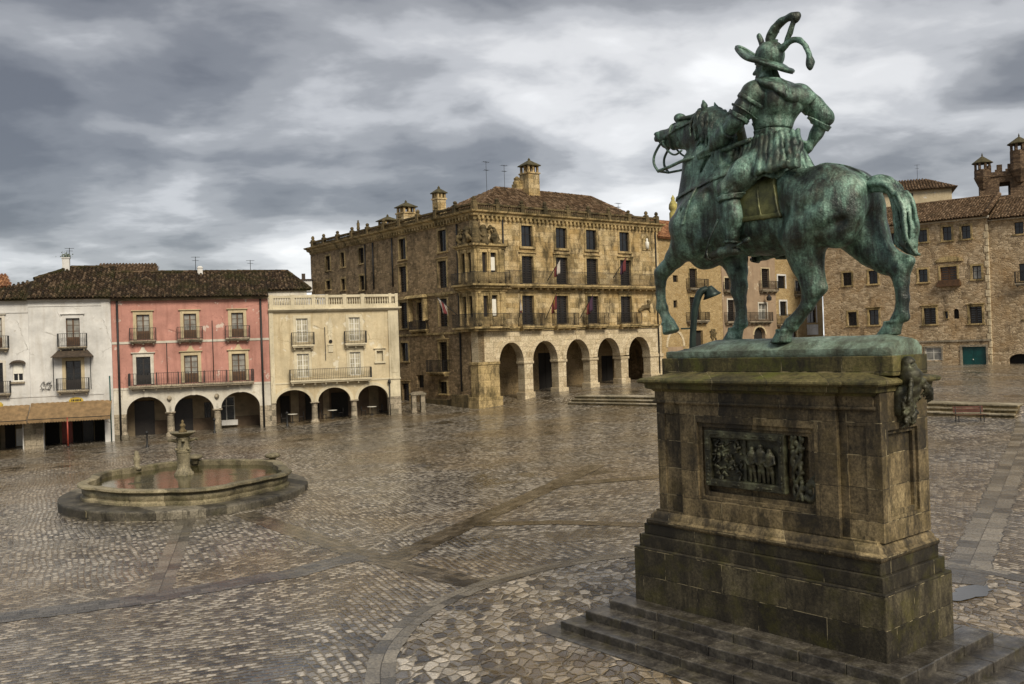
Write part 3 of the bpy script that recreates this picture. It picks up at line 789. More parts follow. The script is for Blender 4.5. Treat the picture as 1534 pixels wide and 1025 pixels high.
def horse():
    H = SDF((-.4, -1.15, 6.5), (6.6, 1.15, 12.45), .027)
    # trunk
    H.ell((3.2, 0, 9.50), (1.75, .74, .90), .1)
    H.ell((3.0, 0, 9.25), (1.5, .70, .70), .2)
    H.ell((1.72, 0, 9.50), (.98, .66, .72), .25)
    for s in (1, -1):
        H.ell((1.62, .36*s, 9.42), (.90, .46, .80), .18)                      # croup and rump
        H.ell((1.28, .40*s, 9.12), (.56, .40, .66), .18)
        H.cap((2.25, .42*s, 9.95), (1.55, .46*s, 9.1), .28, .36, .2)
        H.cap((3.95, .30*s, 10.3), (5.1, .46*s, 9.35), .36, .42, .2)           # shoulder
        H.ell((4.75, .42*s, 9.55), (.50, .30, .62), .15)
        H.ell((5.25, .27*s, 9.35), (.36, .30, .46), .12)                       # breast muscles
        H.cap((4.75, .50*s, 9.75), (4.55, .50*s, 9.05), .20, .22, .1)
    H.ell((4.7, 0, 9.45), (.98, .64, .98), .2)
    H.cap((5.0, 0, 9.0), (4.95, 0, 8.72), .50, .36, .2)
    H.cap((1.75, 0, 10.02), (.90, 0, 9.66), .22, .16, .2)
    # neck
    H.cap((4.62, 0, 9.95), (4.56, 0, 10.75), .84, .68, .25, .52)
    H.cap((4.55, 0, 10.75), (4.52, 0, 11.35), .66, .48, .2, .50)
    H.cap((3.95, 0, 10.6), (4.15, 0, 11.55), .22, .26, .2, .8)
    H.cap((5.2, 0, 10.1), (5.12, 0, 10.9), .36, .30, .2)
    for s in (1, -1): H.cap((4.85, .27*s, 9.9), (4.75, .22*s, 11.1), .17, .13, .12)
    # head
    H.cap((4.72, 0, 11.58), (5.45, 0, 11.66), .37, .31, .15, .72)
    H.cap((5.4, 0, 11.74), (6.10, 0, 11.68), .235, .175, .12, .85)
    H.ell((6.14, 0, 11.70), (.22, .17, .16), .08)
    H.cap((5.15, 0, 11.40), (5.98, 0, 11.50), .19, .085, .1, .8)                # lower jaw
    H.ell((6.02, 0, 11.50), (.12, .10, .08), .06)
    for s in (1, -1):
        H.ell((5.06, .17*s, 11.50), (.37, .13, .35), .07)                       # cheek
        H.ell((5.47, .22*s, 11.80), (.12, .06, .07), .06)                       # brow
        H.ell((5.46, .245*s, 11.765), (.055, .04, .045), .01)                   # eye
        H.cap((5.6, .20*s, 11.66), (6.0, .15*s, 11.66), .035, .03, .06)         # facial crest
        H.ell((6.25, .125*s, 11.76), (.055, .05, .045), .03, mode='sub')        # nostril
        H.ell((6.19, .15*s, 11.79), (.09, .035, .05), .04)
        H.cap((4.70, .17*s, 11.88), (4.66, .22*s, 12.12), .095, .075, .05)      # ears
        H.cap((4.66, .22*s, 12.12), (4.69, .21*s, 12.28), .07, .015, .04)
        H.ell((4.73, .24*s, 12.10), (.03, .04, .09), .03, mode='sub')
    H.cap((6.40, 0, 11.585), (5.80, 0, 11.575), .045, .02, .03, 3.0, mode='sub')  # mouth
    # near hind leg
    def leg(P, Rr, k=.1): H.chain(P, Rr, k)
    def hoof(tip, heel, y, z, hgt=.27):
        sl, P = H.region((heel-.25, y-.3, z-.05), (tip+.2, y+.3, z+hgt+.08), .02)
        u = np.clip((P[..., 2]-z)/hgt, 0, 1)
        L = tip - heel; c0 = heel + L*.5; ca = c0 - .13*u; ra = L*.5*(1-.30*u); rb = .205*(1-.24*u)
        q = np.sqrt(((P[..., 0]-ca)/ra)**2 + ((P[..., 1]-y)/rb)**2)
        d = (q-1)*np.minimum(ra, rb)
        d = np.maximum(np.maximum(d, z-P[..., 2]), P[..., 2]-z-hgt)
        H.comb(sl, d, .012, 'add')
        ring = np.sqrt(((q-1)*.16)**2 + (P[..., 2]-z-hgt)**2) - .028
        H.comb(sl, ring, .03, 'add')
        H.cap((c0-.17, y, z+hgt-.02), (c0-.20, y, z+hgt+.06), .12, .115, .04)
    y = .36
    leg([(1.62, .42, 9.25), (2.02, .42, 8.78), (2.05, .37, 8.45), (2.02, .35, 8.18), (1.95, .34, 7.82), (1.93, .33, 7.66)], [.60, .47, .36, .285, .20, .19], .14)
    H.ell((2.30, .46, 8.88), (.22, .20, .30), .15)                              # stifle
    H.cap((1.80, .34, 8.3), (1.72, .33, 7.70), .13, .10, .10); H.cap((1.72, .33, 7.70), (1.95, .33, 7.45), .11, .12, .08)
    leg([(1.97, .33, 7.62), (2.06, .33, 7.35), (2.32, .33, 7.10), (2.47, .33, 6.98)], [.19, .145, .135, .15], .05)
    leg([(2.47, .33, 7.0), (2.60, .33, 6.87)], [.13, .115], .06); H.ell((2.40, .33, 6.92), (.08, .09, .09), .05)
    hoof(3.0, 2.50, .33, 6.59)
    # far hind leg
    leg([(1.45, -.42, 9.2), (1.12, -.42, 8.72), (.92, -.38, 8.42), (.68, -.36, 8.20), (.44, -.34, 8.02)], [.60, .45, .34, .26, .20], .14)
    H.ell((1.45, -.5, 8.75), (.3, .2, .3), .15)
    H.cap((.62, -.35, 8.38), (.17, -.34, 8.14), .09, .085, .08); H.cap((.17, -.34, 8.14), (.32, -.33, 7.85), .10, .12, .08)
    leg([(.42, -.34, 7.98), (.36, -.33, 7.75), (.33, -.33, 7.40), (.38, -.33, 7.08)], [.20, .15, .125, .145], .05)
    leg([(.38, -.33, 7.10), (.50, -.33, 6.96)], [.13, .115], .06); H.ell((.30, -.33, 7.02), (.08, .09, .09), .05)
    hoof(.92, .42, -.33, 6.68)
    # near fore leg, raised
    leg([(4.95, .42, 9.25), (5.22, .40, 8.92), (5.55, .36, 8.68), (5.86, .34, 8.46), (6.00, .33, 8.34)], [.42, .32, .22, .165, .17], .12)
    H.ell((4.95, .46, 8.85), (.34, .2, .26), .14)
    leg([(6.02, .33, 8.36), (6.07, .33, 8.12), (6.09, .33, 7.85), (6.05, .33, 7.52)], [.18, .13, .11, .135], .05)
    leg([(6.05, .33, 7.52), (5.95, .33, 7.30), (5.88, .33, 7.18)], [.13, .105, .12], .06); H.ell((5.96, .33, 7.50), (.08, .09, .09), .05)
    H.chain([(5.90, .33, 7.20), (5.86, .33, 7.13), (5.80, .33, 6.96)], [.14, .165, .20], .01); H.ell((5.90, .33, 7.14), (.16, .18, .05), .02, ('Y', R(20)))
    sl, P = H.region((5.4, 0, 6.6), (6.2, .7, 7.1), 0); H.F[sl] = np.maximum(H.F[sl], (6.90 - P[..., 2]) + .35*(P[..., 0]-5.80)*-1)
    # far fore leg
    leg([(4.75, -.42, 9.1), (4.42, -.38, 8.60), (4.30, -.35, 8.25), (4.26, -.34, 7.95), (4.28, -.33, 7.80)], [.42, .30, .21, .17, .175], .12)
    leg([(4.28, -.33, 7.80), (4.24, -.33, 7.60), (4.22, -.33, 7.35), (4.24, -.33, 7.08)], [.18, .14, .125, .145], .05)
    leg([(4.24, -.33, 7.10), (4.34, -.33, 6.96)], [.13, .115], .06); H.ell((4.16, -.33, 7.04), (.08, .09, .09), .05)
    hoof(4.76, 4.26, -.33, 6.68)
    # sheath and belly vein line
    H.cap((2.75, 0, 8.62), (2.95, 0, 8.56), .12, .09, .1)
    H.ell((6.10, .33, 8.34), (.10, .14, .15), .05); H.ell((4.34, -.33, 7.80), (.10, .14, .15), .05)
    # shallow muscle furrows and ribs
    for s in (1, -1):
        H.chain([(2.45, .86*s, 9.75), (2.25, .92*s, 9.3), (2.45, .84*s, 8.9)], [.10, .10, .08], .16, mode='sub')
        H.chain([(1.0, .70*s, 8.95), (1.45, .93*s, 8.75), (1.75, .88*s, 8.45)], [.06, .07, .06], .14, mode='sub')
        H.chain([(1.25, 1.0*s, 9.6), (1.7, 1.02*s, 9.25)], [.10, .10], .2, mode='sub')
        H.cap((4.25, .74*s, 10.0), (4.15, .74*s, 9.0), .05, .05, .12, mode='sub')
        H.cap((5.0, .72*s, 9.7), (5.25, .66*s, 9.15), .04, .04, .08, mode='sub')
        H.cap((4.35, .30*s, 11.15), (4.95, .34*s, 10.2), .04, .04, .1, mode='sub')
        for q in range(5): H.cap((2.55+.2*q, .80*s, 9.4), (2.6+.2*q, .70*s, 8.95), .015, .015, .06, mode='sub')
    return H
H = horse()
horse_o = H.build('horse', M['bronze'], ST, OFF, .006, 2.0, 'striding horse with one foreleg raised')
GX, GY, GZ = H.grid()
def shell(name, mat, off, cond, parent=horse_o):
    """harness lying on the horse: its surface pushed out by off, cut to a region (cond < 0 inside)"""
    s = SDF(H.lo, H.lo + H.vox*(H.n-1), H.vox)
    s.F = np.maximum(np.maximum(H.F - off, -(H.F + .06)), cond).astype(np.float32)
    return s.build(name, mat, parent, (0, 0, 0) if parent is horse_o and False else OFF)
def bandc(c, half): return np.abs(c) - half
box = lambda *cs: np.maximum.reduce([np.broadcast_to(c, H.n) for c in cs])
# saddle cloth with its border and straps
sk = GX - .22*(GZ - 9.3)
shell('saddle_cloth', M['saddle_bronze'], .05, box(bandc(sk - 2.88, .50), 9.22 - GZ + 0*GX))
SB = shell('saddle_border', M['saddle_bronze'], .075, box(bandc(sk - 2.88, .52), np.minimum(bandc(GZ - 9.27, .05), np.minimum(bandc(sk - 2.40, .025), bandc(sk - 2.80, .02))), 9.2 - GZ, GZ - 10.3))
shell('girth', M['bronze'], .035, box(bandc(GX - 3.62, .07), GZ - 9.5, GY*0 + 8.3 - GZ))
shell('breast_strap', M['bronze'], .035, box(np.minimum(bandc(GZ - (10.08 + .16*(5.5-GX)), .045), box(bandc(GX - 4.72 + .25*(GZ-10), .04), GZ - 10.25, 9.35 - GZ)), 3.75 - GX, 9.2 - GZ))
shell('crupper', M['bronze'], .03, box(bandc(GY, .05), GX - 2.3, .75 - GX, 9.6 - GZ))
shell('bridle', M['bronze'], .032, box(np.minimum.reduce([np.broadcast_to(c, H.n) for c in (bandc(GX - 5.78 + .1*(GZ-11.6), .04), bandc(GX - 4.93 - .9*(GZ-11.75), .04), box(bandc(GZ - 11.80 + .22*(GX-5.2), .03), 4.9-GX, GX-5.8), bandc(GX - 4.62 + .55*(GZ-11.6), .035))]), 4.3 - GX, 11.22 - GZ, -(GY*0 + 12.05 - GZ) ))

def strands(name, parent, paths, vox, lo, hi, k=.02, mat=None):
    s = SDF(lo, hi, vox)
    for P, Rr in paths: s.chain(P, Rr, k)
    return s.build(name, mat or M['bronze'], parent, OFF, .008, 3)
def catmull(P, n=6):
    P = [np.array(p, float) for p in P]; P = [2*P[0]-P[1]] + P + [2*P[-1]-P[-2]]; out = []
    for i in range(1, len(P)-2):
        for j in range(n):
            t = j/n; a, b, c, d = P[i-1:i+3]
            out.append(.5*((2*b) + (-a+c)*t + (2*a-5*b+4*c-d)*t*t + (-a+3*b-3*c+d)*t**3))
    out.append(P[-2]); return out
# tail
r_ = random.Random(4); paths = []
core = catmull([(.98, 0, 9.66), (.62, 0, 9.70), (.28, -.02, 9.58), (.10, -.03, 9.25), (.06, -.03, 8.85), (.06, -.02, 8.50), (-.05, 0, 8.28), (-.20, 0, 8.20)])
for q in range(34):
    a = r_.uniform(0, 2*PI); rr = math.sqrt(r_.random()); L = r_.uniform(.72, 1.0); ph = r_.uniform(0, 6)
    P = []; Rr = []
    n = int(len(core)*L)
    for i in range(n):
        u = i/(len(core)-1); w = .08 + .155*math.sin(PI*min(1, u*1.08))**.8 if u > .08 else .10
        if u > .75: w *= max(.25, (1.05-u)/.3)
        c = core[i]; dx = rr*w*math.cos(a + .8*u); dy = rr*w*math.sin(a + .8*u)
        wv = .025*math.sin(9*u + ph)
        P.append((c[0] + dx*(.55 if u < .35 else 1) + wv, c[1] + dy, c[2] + (dx if u < .35 else 0))); Rr.append(.042*(1-.55*u) if i < n-1 else .012)
    paths.append((P, Rr))
strands('tail', horse_o, paths, .022, (-.5, -.55, 8.0), (1.2, .55, 10.1))
# mane and forelock
paths = []
crest = catmull([(4.72, 0, 12.02), (4.42, 0, 11.95), (4.16, 0, 11.72), (3.98, 0, 11.35), (3.90, 0, 10.95), (3.84, 0, 10.6)], 5)
for i, c in enumerate(crest):
    for q in range(3):
        s = 1 if (q < 2 or r_.random() < .4) else -1
        L = r_.uniform(.55, .95)*(.6 + .4*min(1, i/8)); ph = r_.uniform(0, 6)
        P = []; Rr = []
        for j in range(7):
            u = j/6; y = s*(.06 + .38*math.sin(min(1, u*1.5)*PI/2)*(.72 if c[2] > 11.5 else 1.0) + .04*math.sin(5*u+ph))
            P.append((c[0] + .05*math.sin(7*u+ph) + r_.uniform(-.02, .02) + .28*u, y, c[2] + .04 - L*u*u*.9 - .1*u)); Rr.append(.075*(1-.7*u))
        paths.append((P, Rr))
    paths.append(([(c[0]-.02, 0, c[2]), (c[0]-.07+r_.uniform(-.04, .04), r_.uniform(-.08, .08), c[2]+r_.uniform(.0, .07))], [.09, .03]))
for q in range(7):
    y = r_.uniform(-.12, .12); paths.append(([(4.72, y*.5, 12.0), (5.0, y, 12.0), (5.3, y*1.5, 11.98), (5.5, y*1.6, 12.02)], [.05, .06, .05, .04]))
paths.append(([(5.50, .03, 12.02), (5.58, .03, 12.06)], [.12, .12]))
strands('mane', horse_o, paths, .022, (3.5, -.75, 9.6), (5.9, .75, 12.35))
# bit, curb and reins
b = MB()
sh = catmull([(5.98, .17, 11.56), (6.1, .19, 11.46), (6.26, .19, 11.25), (6.27, .19, 11.05), (6.15, .19, 10.86)], 4)
b.tube([Vector(p) - Vector(OFF) for p in sh], .032, 6)
b.tube([Vector((p[0], -p[1], p[2])) - Vector(OFF) for p in sh], .032, 6)
b.tube([Vector((5.98, -.19, 11.56)) - Vector(OFF), Vector((5.98, .19, 11.56)) - Vector(OFF)], .035, 6)
b.tube([Vector((6.15, -.19, 10.86)) - Vector(OFF), Vector((6.15, .19, 10.86)) - Vector(OFF)], .03, 6)
for s in (1, -1): b.tube([Vector(p) - Vector(OFF) for p in catmull([(5.98, .19*s, 11.52), (5.75, .22*s, 11.25), (5.55, .24*s, 11.15), (5.3, .3*s, 11.2)], 4)], .025, 6)
b.lathe([(.0, 0), (.07, .0), (.08, .03), (.0, .05)], n=10) if False else None
b.build('bit', M['bronze'], horse_o, True)
b = MB()
for s, y in ((1, .19), (-1, -.19)):
    P = catmull([(6.15, y, 10.86), (5.7, y + .1*s, 10.88), (5.2, .34*s if s < 0 else .36, 10.94), (4.70, .30 if s > 0 else -.1, 10.98), (4.45, .3 if s > 0 else .15, 11.0)], 5)
    b.tube([Vector(p) - Vector(OFF) for p in P], [.042 if s > 0 else .03]*len(P), 8)
b.tube([Vector(p) - Vector(OFF) for p in catmull([(4.6, .33, 10.97), (4.2, .42, 10.96), (3.7, .48, 10.98), (3.2, .52, 11.02)], 4)], .055, 8)
b.build('rein', M['bronze'], horse_o, True)

# ------------------------------------------------------------------ rider
def rider():
    B = SDF((1.6, -1.5, 8.3), (5.1, 1.15, 13.25), .024)
    B.ell((2.95, 0, 10.65), (.52, .52, .42), .1)
    B.cap((2.99, 0, 10.8), (2.99, 0, 11.3), .38, .315, .12)
    ax = ('Z'); rot = ('Z', R(32))                       # shoulders turned: left shoulder leads
    B.ell((2.94, .0, 11.74), (.37, .50, .47), .14, ('Z', R(-36)))
    B.ell((2.96, .0, 11.44), (.34, .40, .42), .12, ('Z', R(-30)))
    B.cap((2.62, -.36, 12.0), (3.10, .36, 12.05), .22, .22, .14)
    B.cap((2.90, 0, 12.1), (3.02, .02, 12.42), .19, .16, .08)
    # spine furrow, shoulder blades
    B.cap((2.52, .12, 12.0), (2.56, .08, 11.3), .03, .03, .10, mode='sub')
    B.ell((2.66, .30, 11.84), (.16, .20, .26), .25); B.ell((2.48, -.14, 11.84), (.16, .20, .26), .25)
    # head and face, turned forwards
    B.ell((3.06, .02, 12.66), (.25, .20, .30), .06)
    B.ell((3.14, .02, 12.53), (.19, .155, .19), .06)
    B.cap((3.30, .02, 12.68), (3.385, .02, 12.585), .035, .05, .03); B.ell((3.36, .02, 12.575), (.05, .055, .035), .02)
    B.ell((3.27, .02, 12.755), (.06, .15, .035), .03)
    for s in (1, -1):
        B.ell((3.285, .02+.085*s, 12.68), (.035, .05, .032), .03, mode='sub'); B.ell((3.265, .02+.085*s, 12.68), (.03, .04, .025), .01)
        B.ell((3.22, .02+.12*s, 12.59), (.07, .05, .06), .04)
        B.ell((3.02, .02+.205*s, 12.63), (.05, .03, .085), .02)
    B.ell((3.31, .02, 12.485), (.035, .07, .018), .01); B.ell((3.305, .02, 12.455), (.035, .06, .02), .01)
    B.cap((3.36, -.05, 12.47), (3.36, .09, 12.47), .008, .008, .01, mode='sub')
    B.chain([(3.26, .02, 12.42), (3.27, .02, 12.33), (3.24, .02, 12.26)], [.09, .075, .03], .05)     # beard
    # left arm reaching forward to the reins
    B.chain([(3.12, .46, 12.0), (3.30, .58, 11.72), (3.48, .64, 11.46)], [.25, .215, .185], .08)
    B.chain([(3.48, .64, 11.46), (3.95, .52, 11.22), (4.40, .38, 11.04)], [.19, .155, .105], .07)
    B.cap((3.46, .66, 11.44), (3.36, .70, 11.42), .15, .09, .06)
    # hand: palm, four fingers curled over the reins, thumb on top
    B.ell((4.53, .36, 11.02), (.15, .07, .10), .04)
    for q in range(4):
        a0 = 4.50 + .068*q - .01*q; z0 = 11.06 - .01*q
        B.chain([(a0, .40, z0), (a0+.05, .44, z0-.05), (a0+.05, .40, z0-.13), (a0+.03, .30, z0-.145)], [.037, .036, .033, .028], .012)
    B.chain([(4.45, .30, 11.06), (4.54, .24, 11.08), (4.64, .27, 11.06)], [.045, .04, .032], .02)
    # right arm, fist on hip
    B.chain([(2.56, -.44, 12.0), (2.38, -.64, 11.74), (2.21, -.80, 11.50)], [.235, .215, .19], .07)
    B.cap((2.24, -.80, 11.47), (2.17, -.85, 11.44), .19, .14, .08)
    B.chain([(2.22, -.81, 11.46), (2.40, -.78, 11.15), (2.54, -.72, 10.92)], [.175, .14, .10], .06)
    B.ell((2.58, -.69, 10.86), (.12, .09, .12), .04)
    for q in range(4):
        z0 = 10.93 - .05*q
        B.chain([(2.62-.01*q, -.72, z0-.02), (2.72, -.68, z0-.05), (2.74, -.58, z0-.07), (2.66, -.54, z0-.07)], [.036, .035, .031, .027], .012)
    B.chain([(2.54, -.66, 10.95), (2.64, -.58, 10.99), (2.71, -.52, 10.96)], [.042, .038, .03], .02)
    # legs
    for s in (1, -1):
        B.chain([(2.98, .36*s, 10.55), (3.32, .62*s, 10.25), (3.60, .74*s, 9.98)], [.40, .34, .27], .1)
        B.chain([(3.60, .76*s, 9.98), (3.56, .80*s, 9.62), (3.50, .80*s, 9.32), (3.56, .78*s, 8.98), (3.62, .77*s, 8.74)], [.25, .205, .215, .15, .125], .07)
        B.ell((3.44, .80*s, 9.40), (.17, .19, .30), .08)
        B.ell((3.78, .78*s, 9.98), (.10, .17, .19), .06)
        B.chain([(3.56, .77*s, 8.66), (3.85, .80*s, 8.62), (4.15, .83*s, 8.57), (4.24, .83*s, 8.555)], [.12, .115, .085, .06], .05)
        B.ell((3.50, .77*s, 8.61), (.11, .10, .09), .05)
        # folds where the leg bends and boot tops
        for q in range(3): B.cap((3.35+.06*q, .95*s, 10.02-.12*q), (3.62+.06*q, 1.03*s, 9.88-.1*q), .012, .012, .05, mode='sub')
    return B
BR = rider()
rider_o = BR.build('rider', M['bronze'], ST, OFF, .005, 2.5, 'armoured rider looking ahead with one fist on his hip')
bx, by, bz = BR.grid()
def rshell(name, off, cond, mat=None, wob=.004):
    s = SDF(BR.lo, BR.lo + BR.vox*(BR.n-1), BR.vox)
    s.F = np.maximum(np.maximum(BR.F - off, -(BR.F + .05)), cond).astype(np.float32)
    return s.build(name, mat or M['bronze'], rider_o, OFF, wob, 3)
bb = lambda *cs: np.maximum.reduce([np.broadcast_to(c, BR.n) for c in cs])
bm_ = lambda *cs: np.minimum.reduce([np.broadcast_to(c, BR.n) for c in cs])
def slabp(p, d, half):
    d = np.array(d, float); d /= np.linalg.norm(d)
    return np.abs((bx-p[0])*d[0] + (by-p[1])*d[1] + (bz-p[2])*d[2]) - half
def near(p, r): return np.sqrt((bx-p[0])**2 + (by-p[1])**2 + (bz-p[2])**2) - r
# arm bands, boots with turned tops, gauntlet cuff, cuirass rims, belt
la = (.36, .18, -.54); ra = (-.47, -.52, -.48)
for p_, h_ in (((3.20, .50, 11.86), .045), ((3.42, .62, 11.55), .05), ((3.33, .58, 11.68), .02)): rshell('arm_band', .05, bb(slabp(p_, la, h_), near(p_, .38)))
rshell('shoulder_guard', .04, bb(near((3.12, .46, 12.02), .34), by*0 + bx*0 + 11.78 - bz))
rshell('sleeve_cuff', .055, bb(slabp((2.30, -.80, 11.32), (.35, .1, -.56), .06), near((2.28, -.80, 11.32), .36)))
rshell('gauntlet', .045, bb(slabp((3.98, .52, 11.2), (.9, -.25, -.4), .32), near((4.05, .49, 11.17), .42), -slabp((3.6, .6, 11.4), (.9, -.25, -.4), .10)))
rshell('belt', .05, bb(bandc(bz - 11.18 - .05*(bx-2.9), .055), near((2.95, 0, 11.18), .75)))
rshell('cuirass', .028, bb(11.25 - bz, bz - 12.12, near((2.9, 0, 11.7), .70), -near((3.2, .56, 11.9), .26), -near((2.35, -.70, 11.9), .28)))
rshell('boot_top', .06, bb(slabp((3.58, .78, 9.78), (.1, 0, 1), .06), near((3.58, .78, 9.78), .38)))
rshell('boot_top', .06, bb(slabp((3.58, -.78, 9.78), (.1, 0, 1), .06), near((3.58, -.78, 9.78), .38)))
rshell('ankle_strap', .05, bb(slabp((3.6, .77, 8.82), (-.1, 0, 1), .03), near((3.6, .77, 8.82), .28)))
# skirt: pleated tunic falling over the saddle
def skirt():
    n = 120; m = 18; r2 = random.Random(8); ph = [r2.uniform(0, 6.28) for _ in range(6)]
    v = []; f = []
    for layer in (0, 1):
        for j in range(m):
            u = j/(m-1)
            for i in range(n):
                th = 2*PI*i/n
                ca, sa = math.cos(th), math.sin(th)
                fl = u**.85
                A_ = .39 + .43*fl; Bq = .39 + .38*fl
                pl = 1 + fl*(.060*math.sin(13*th+ph[0]+.8*u) + .035*math.sin(23*th+ph[1]) + .025*math.sin(5*th+ph[2]+2*u))
                low = 10.30 - .20*max(0, math.cos(th-R(100)))**2 - .06*math.cos(th)*-1 + .05*math.sin(9*th+ph[3])
                if ca > .45: low += .35*(ca-.45)
                z = 11.2 + (low-11.2)*u
                rr = (1 if layer == 0 else .94)
                v.append((2.97 - .04*u + A_*pl*rr*ca - 3.0, Bq*pl*rr*sa, z - 6.60 + (.0 if layer == 0 else .004)))
    for j in range(m-1):
        for i in range(n):
            a = j*n+i; b_ = j*n+(i+1) % n
            f.append((a, a+n, b_+n, b_)); a += m*n; b_ += m*n; f.append((a, b_, b_+n, a+n))
    for i in range(n):
        a = (m-1)*n+i; b_ = (m-1)*n+(i+1) % n; f.append((a, a+m*n, b_+m*n, b_))
    b = MB(); b.v = v; b.f = f
    return b.build('tunic_skirt', M['bronze'], rider_o, True)
skirt()
K = SDF((1.9, -1.0, 9.4), (4.1, 1.1, 11.4), .024)          # long flap hanging by the near hip, and tassets
for q in range(13):
    a = 3.45 - .11*q; y0 = .42 + .17*math.sin(PI*q/12); r9 = .045 + .012*(q % 3)
    K.chain([(a, y0-.06, 11.05), (a+.02-.02*q, y0+.14, 10.6), (a+.03-.03*q, y0+.22+.03*(q % 2), 10.25), (a+.04-.045*q, y0+.26, 9.98+.035*q+.05*(q % 2))], [.045, r9, r9*1.25, .03], .05)
for q in range(9):
    th = R(140 + 12*q); K.chain([(2.95+.45*math.cos(th), .45*math.sin(th), 11.1), (2.93+.62*math.cos(th), .54*math.sin(th), 10.6), (2.92+.76*math.cos(th), .68*math.sin(th), 10.24)], [.045, .06, .045], .05)
K.build('hip_drapery', M['bronze'], rider_o, OFF, .012, 3)
# collar falling over the upper back
Cc = SDF((1.95, -.9, 11.5), (3.5, .95, 12.65), .022)
Cc.ell((2.80, .06, 12.16), (.46, .56, .16), .05, ('Y', R(-26)))
Cc.ell((2.56, .04, 12.00), (.34, .50, .14), .10, ('Y', R(-52)))
Cc.ell((2.40, -.10, 11.86), (.15, .40, .20), .10, ('Z', R(-36)))
Cc.cap((3.0, 0, 12.25), (3.02, .02, 12.42), .25, .21, .05)
for q in range(6): Cc.cap((2.85-.08*q, -.45+.17*q, 12.30-.03*q), (2.25+.03*q, -.38+.18*q, 11.86), .014, .014, .03, mode='sub')
Cc.build('collar', M['bronze'], rider_o, OFF, .008, 3)
# helmet with a dipping brim, comb and rosette
b = MB(); n = 56
def brim(th, u, top):
    ca, sa = math.cos(th), math.sin(th)
    r = .26 + u*(.27 + .11*max(0, ca)**3 + .05*max(0, -ca)**2)
    a_ = r*ca*1.02; y_ = r*sa
    z = 12.80 + .42*a_ + u*u*(-.075*sa*sa + .15*max(0, ca)**3 - .17*max(0, -ca)**2) + .02*u*math.sin(2*th+1)
    return (3.10 + a_ - 3.0, .02 + y_, z + (.04 if top else -.04)*(1-.2*u) - 6.60)
rows = [[b.add([brim(2*PI*k/n, u, tp) for k in range(n)]) for u in np.linspace(0, 1, 8)] for tp in (True, False)]
for tp in (0, 1):
    for r0, r1 in zip(rows[tp], rows[tp][1:]):
        for k in range(n): b.f.append((r0+k, r1+k, r1+(k+1) % n, r0+(k+1) % n))
for k in range(n):
    th = 2*PI*k/n; b.f.append((rows[0][-1]+k, rows[1][-1]+k, rows[1][-1]+(k+1) % n, rows[0][-1]+(k+1) % n))
b.tube([brim(2*PI*k/n, 1.0, True) for k in range(n+1)], .042, 6)
helm = b.build('helmet', M['bronze'], rider_o, True)
Hd = SDF((2.4, -.5, 12.5), (3.6, .55, 13.35), .02)
Hd.ell((2.99, .02, 12.86), (.335, .30, .34), .04, ('Y', R(-20)))
Hd.cap((3.22, .02, 13.08), (2.74, .02, 13.06), .035, .035, .03); Hd.ell((2.95, .02, 13.16), (.20, .03, .05), .02)
Hd.ell((2.66, .05, 12.95), (.08, .10, .08), .03)
Hd.build('helmet_dome', M['bronze'], rider_o, OFF, .003, 3)
def plume(P, rs, name='plume', seed=0, ball=None):
    P = catmull(P, 7); n = len(P); rs = np.interp(np.linspace(0, 1, n), np.linspace(0, 1, len(rs)), rs)
    lo = np.min(P, 0) - .3; hi = np.max(P, 0) + .3
    s = SDF(lo, hi, .018); r3 = random.Random(seed)
    s.chain([tuple(p) for p in P], [float(r) for r in rs], .02)
    for i in range(2, n, 1):
        for q in range(3):
            a = r3.uniform(0, 6.28); r = rs[i]
            p0 = P[i]; d = np.array([math.cos(a)*r*.9, math.sin(a)*r*.9, r3.uniform(-.3, .3)*r])
            s.cap(p0 + d*.5, p0 + d*1.15 + (P[i] - P[i-1])*.6, r*.35, r*.22, .015)
    if ball is not None: s.ell(ball[0], ball[1], .03)
    return s.build(name, M['bronze'], rider_o, OFF, .006, 5)
plume([(2.97, .02, 13.16), (2.90, .02, 13.34), (2.72, .02, 13.50), (2.50, .02, 13.56), (2.34, .02, 13.55)], [.085, .105, .085, .075, .09], seed=1, ball=((2.30, .02, 13.52), (.11, .09, .12)))
plume([(2.60, .04, 12.98), (2.46, .04, 13.20), (2.38, .04, 13.38), (2.33, .04, 13.48)], [.04, .055, .05, .04], seed=2)
plume([(2.66, .05, 12.93), (2.48, .06, 13.02), (2.27, .07, 13.03), (2.09, .08, 12.88), (1.99, .08, 12.66), (1.965, .08, 12.48)], [.075, .065, .055, .05, .05, .07], seed=3, ball=((1.96, .08, 12.44), (.085, .085, .15)))
plume([(3.17, .0, 13.06), (3.20, .0, 13.22), (3.25, .0, 13.40)], [.04, .055, .05], seed=4)
# stirrup, spur, scabbard
b = MB(); o3 = Vector(OFF)
for s in (1, -1):
    b.tube([Vector(p) - o3 for p in [(3.83, .92*s, 9.35), (4.05, .95*s, 8.95), (4.22, .95*s, 8.52)]], .025, 6)
    b.tube([Vector(p) - o3 for p in catmull([(4.12, .72*s, 8.50), (4.15, .72*s, 8.7), (4.15, .83*s, 8.82), (4.15, .94*s, 8.7), (4.12, .94*s, 8.50), (4.12, .72*s, 8.50)], 4)], .028, 6)
build_each(b, 'stirrup', M['bronze'], rider_o, True)
b = MB()
for s in (1, -1):
    b.tube([Vector(p) - o3 for p in [(3.52, .88*s, 8.70), (3.38, .85*s, 8.73), (3.22, .82*s, 8.80)]], [.03, .03, .035], 6)
    b.tube([Vector(p) - o3 for p in [(3.22, .82*s, 8.80), (3.10, .82*s, 8.84)]], [.075, .05], 8)
build_each(b, 'spur', M['bronze'], rider_o, True)
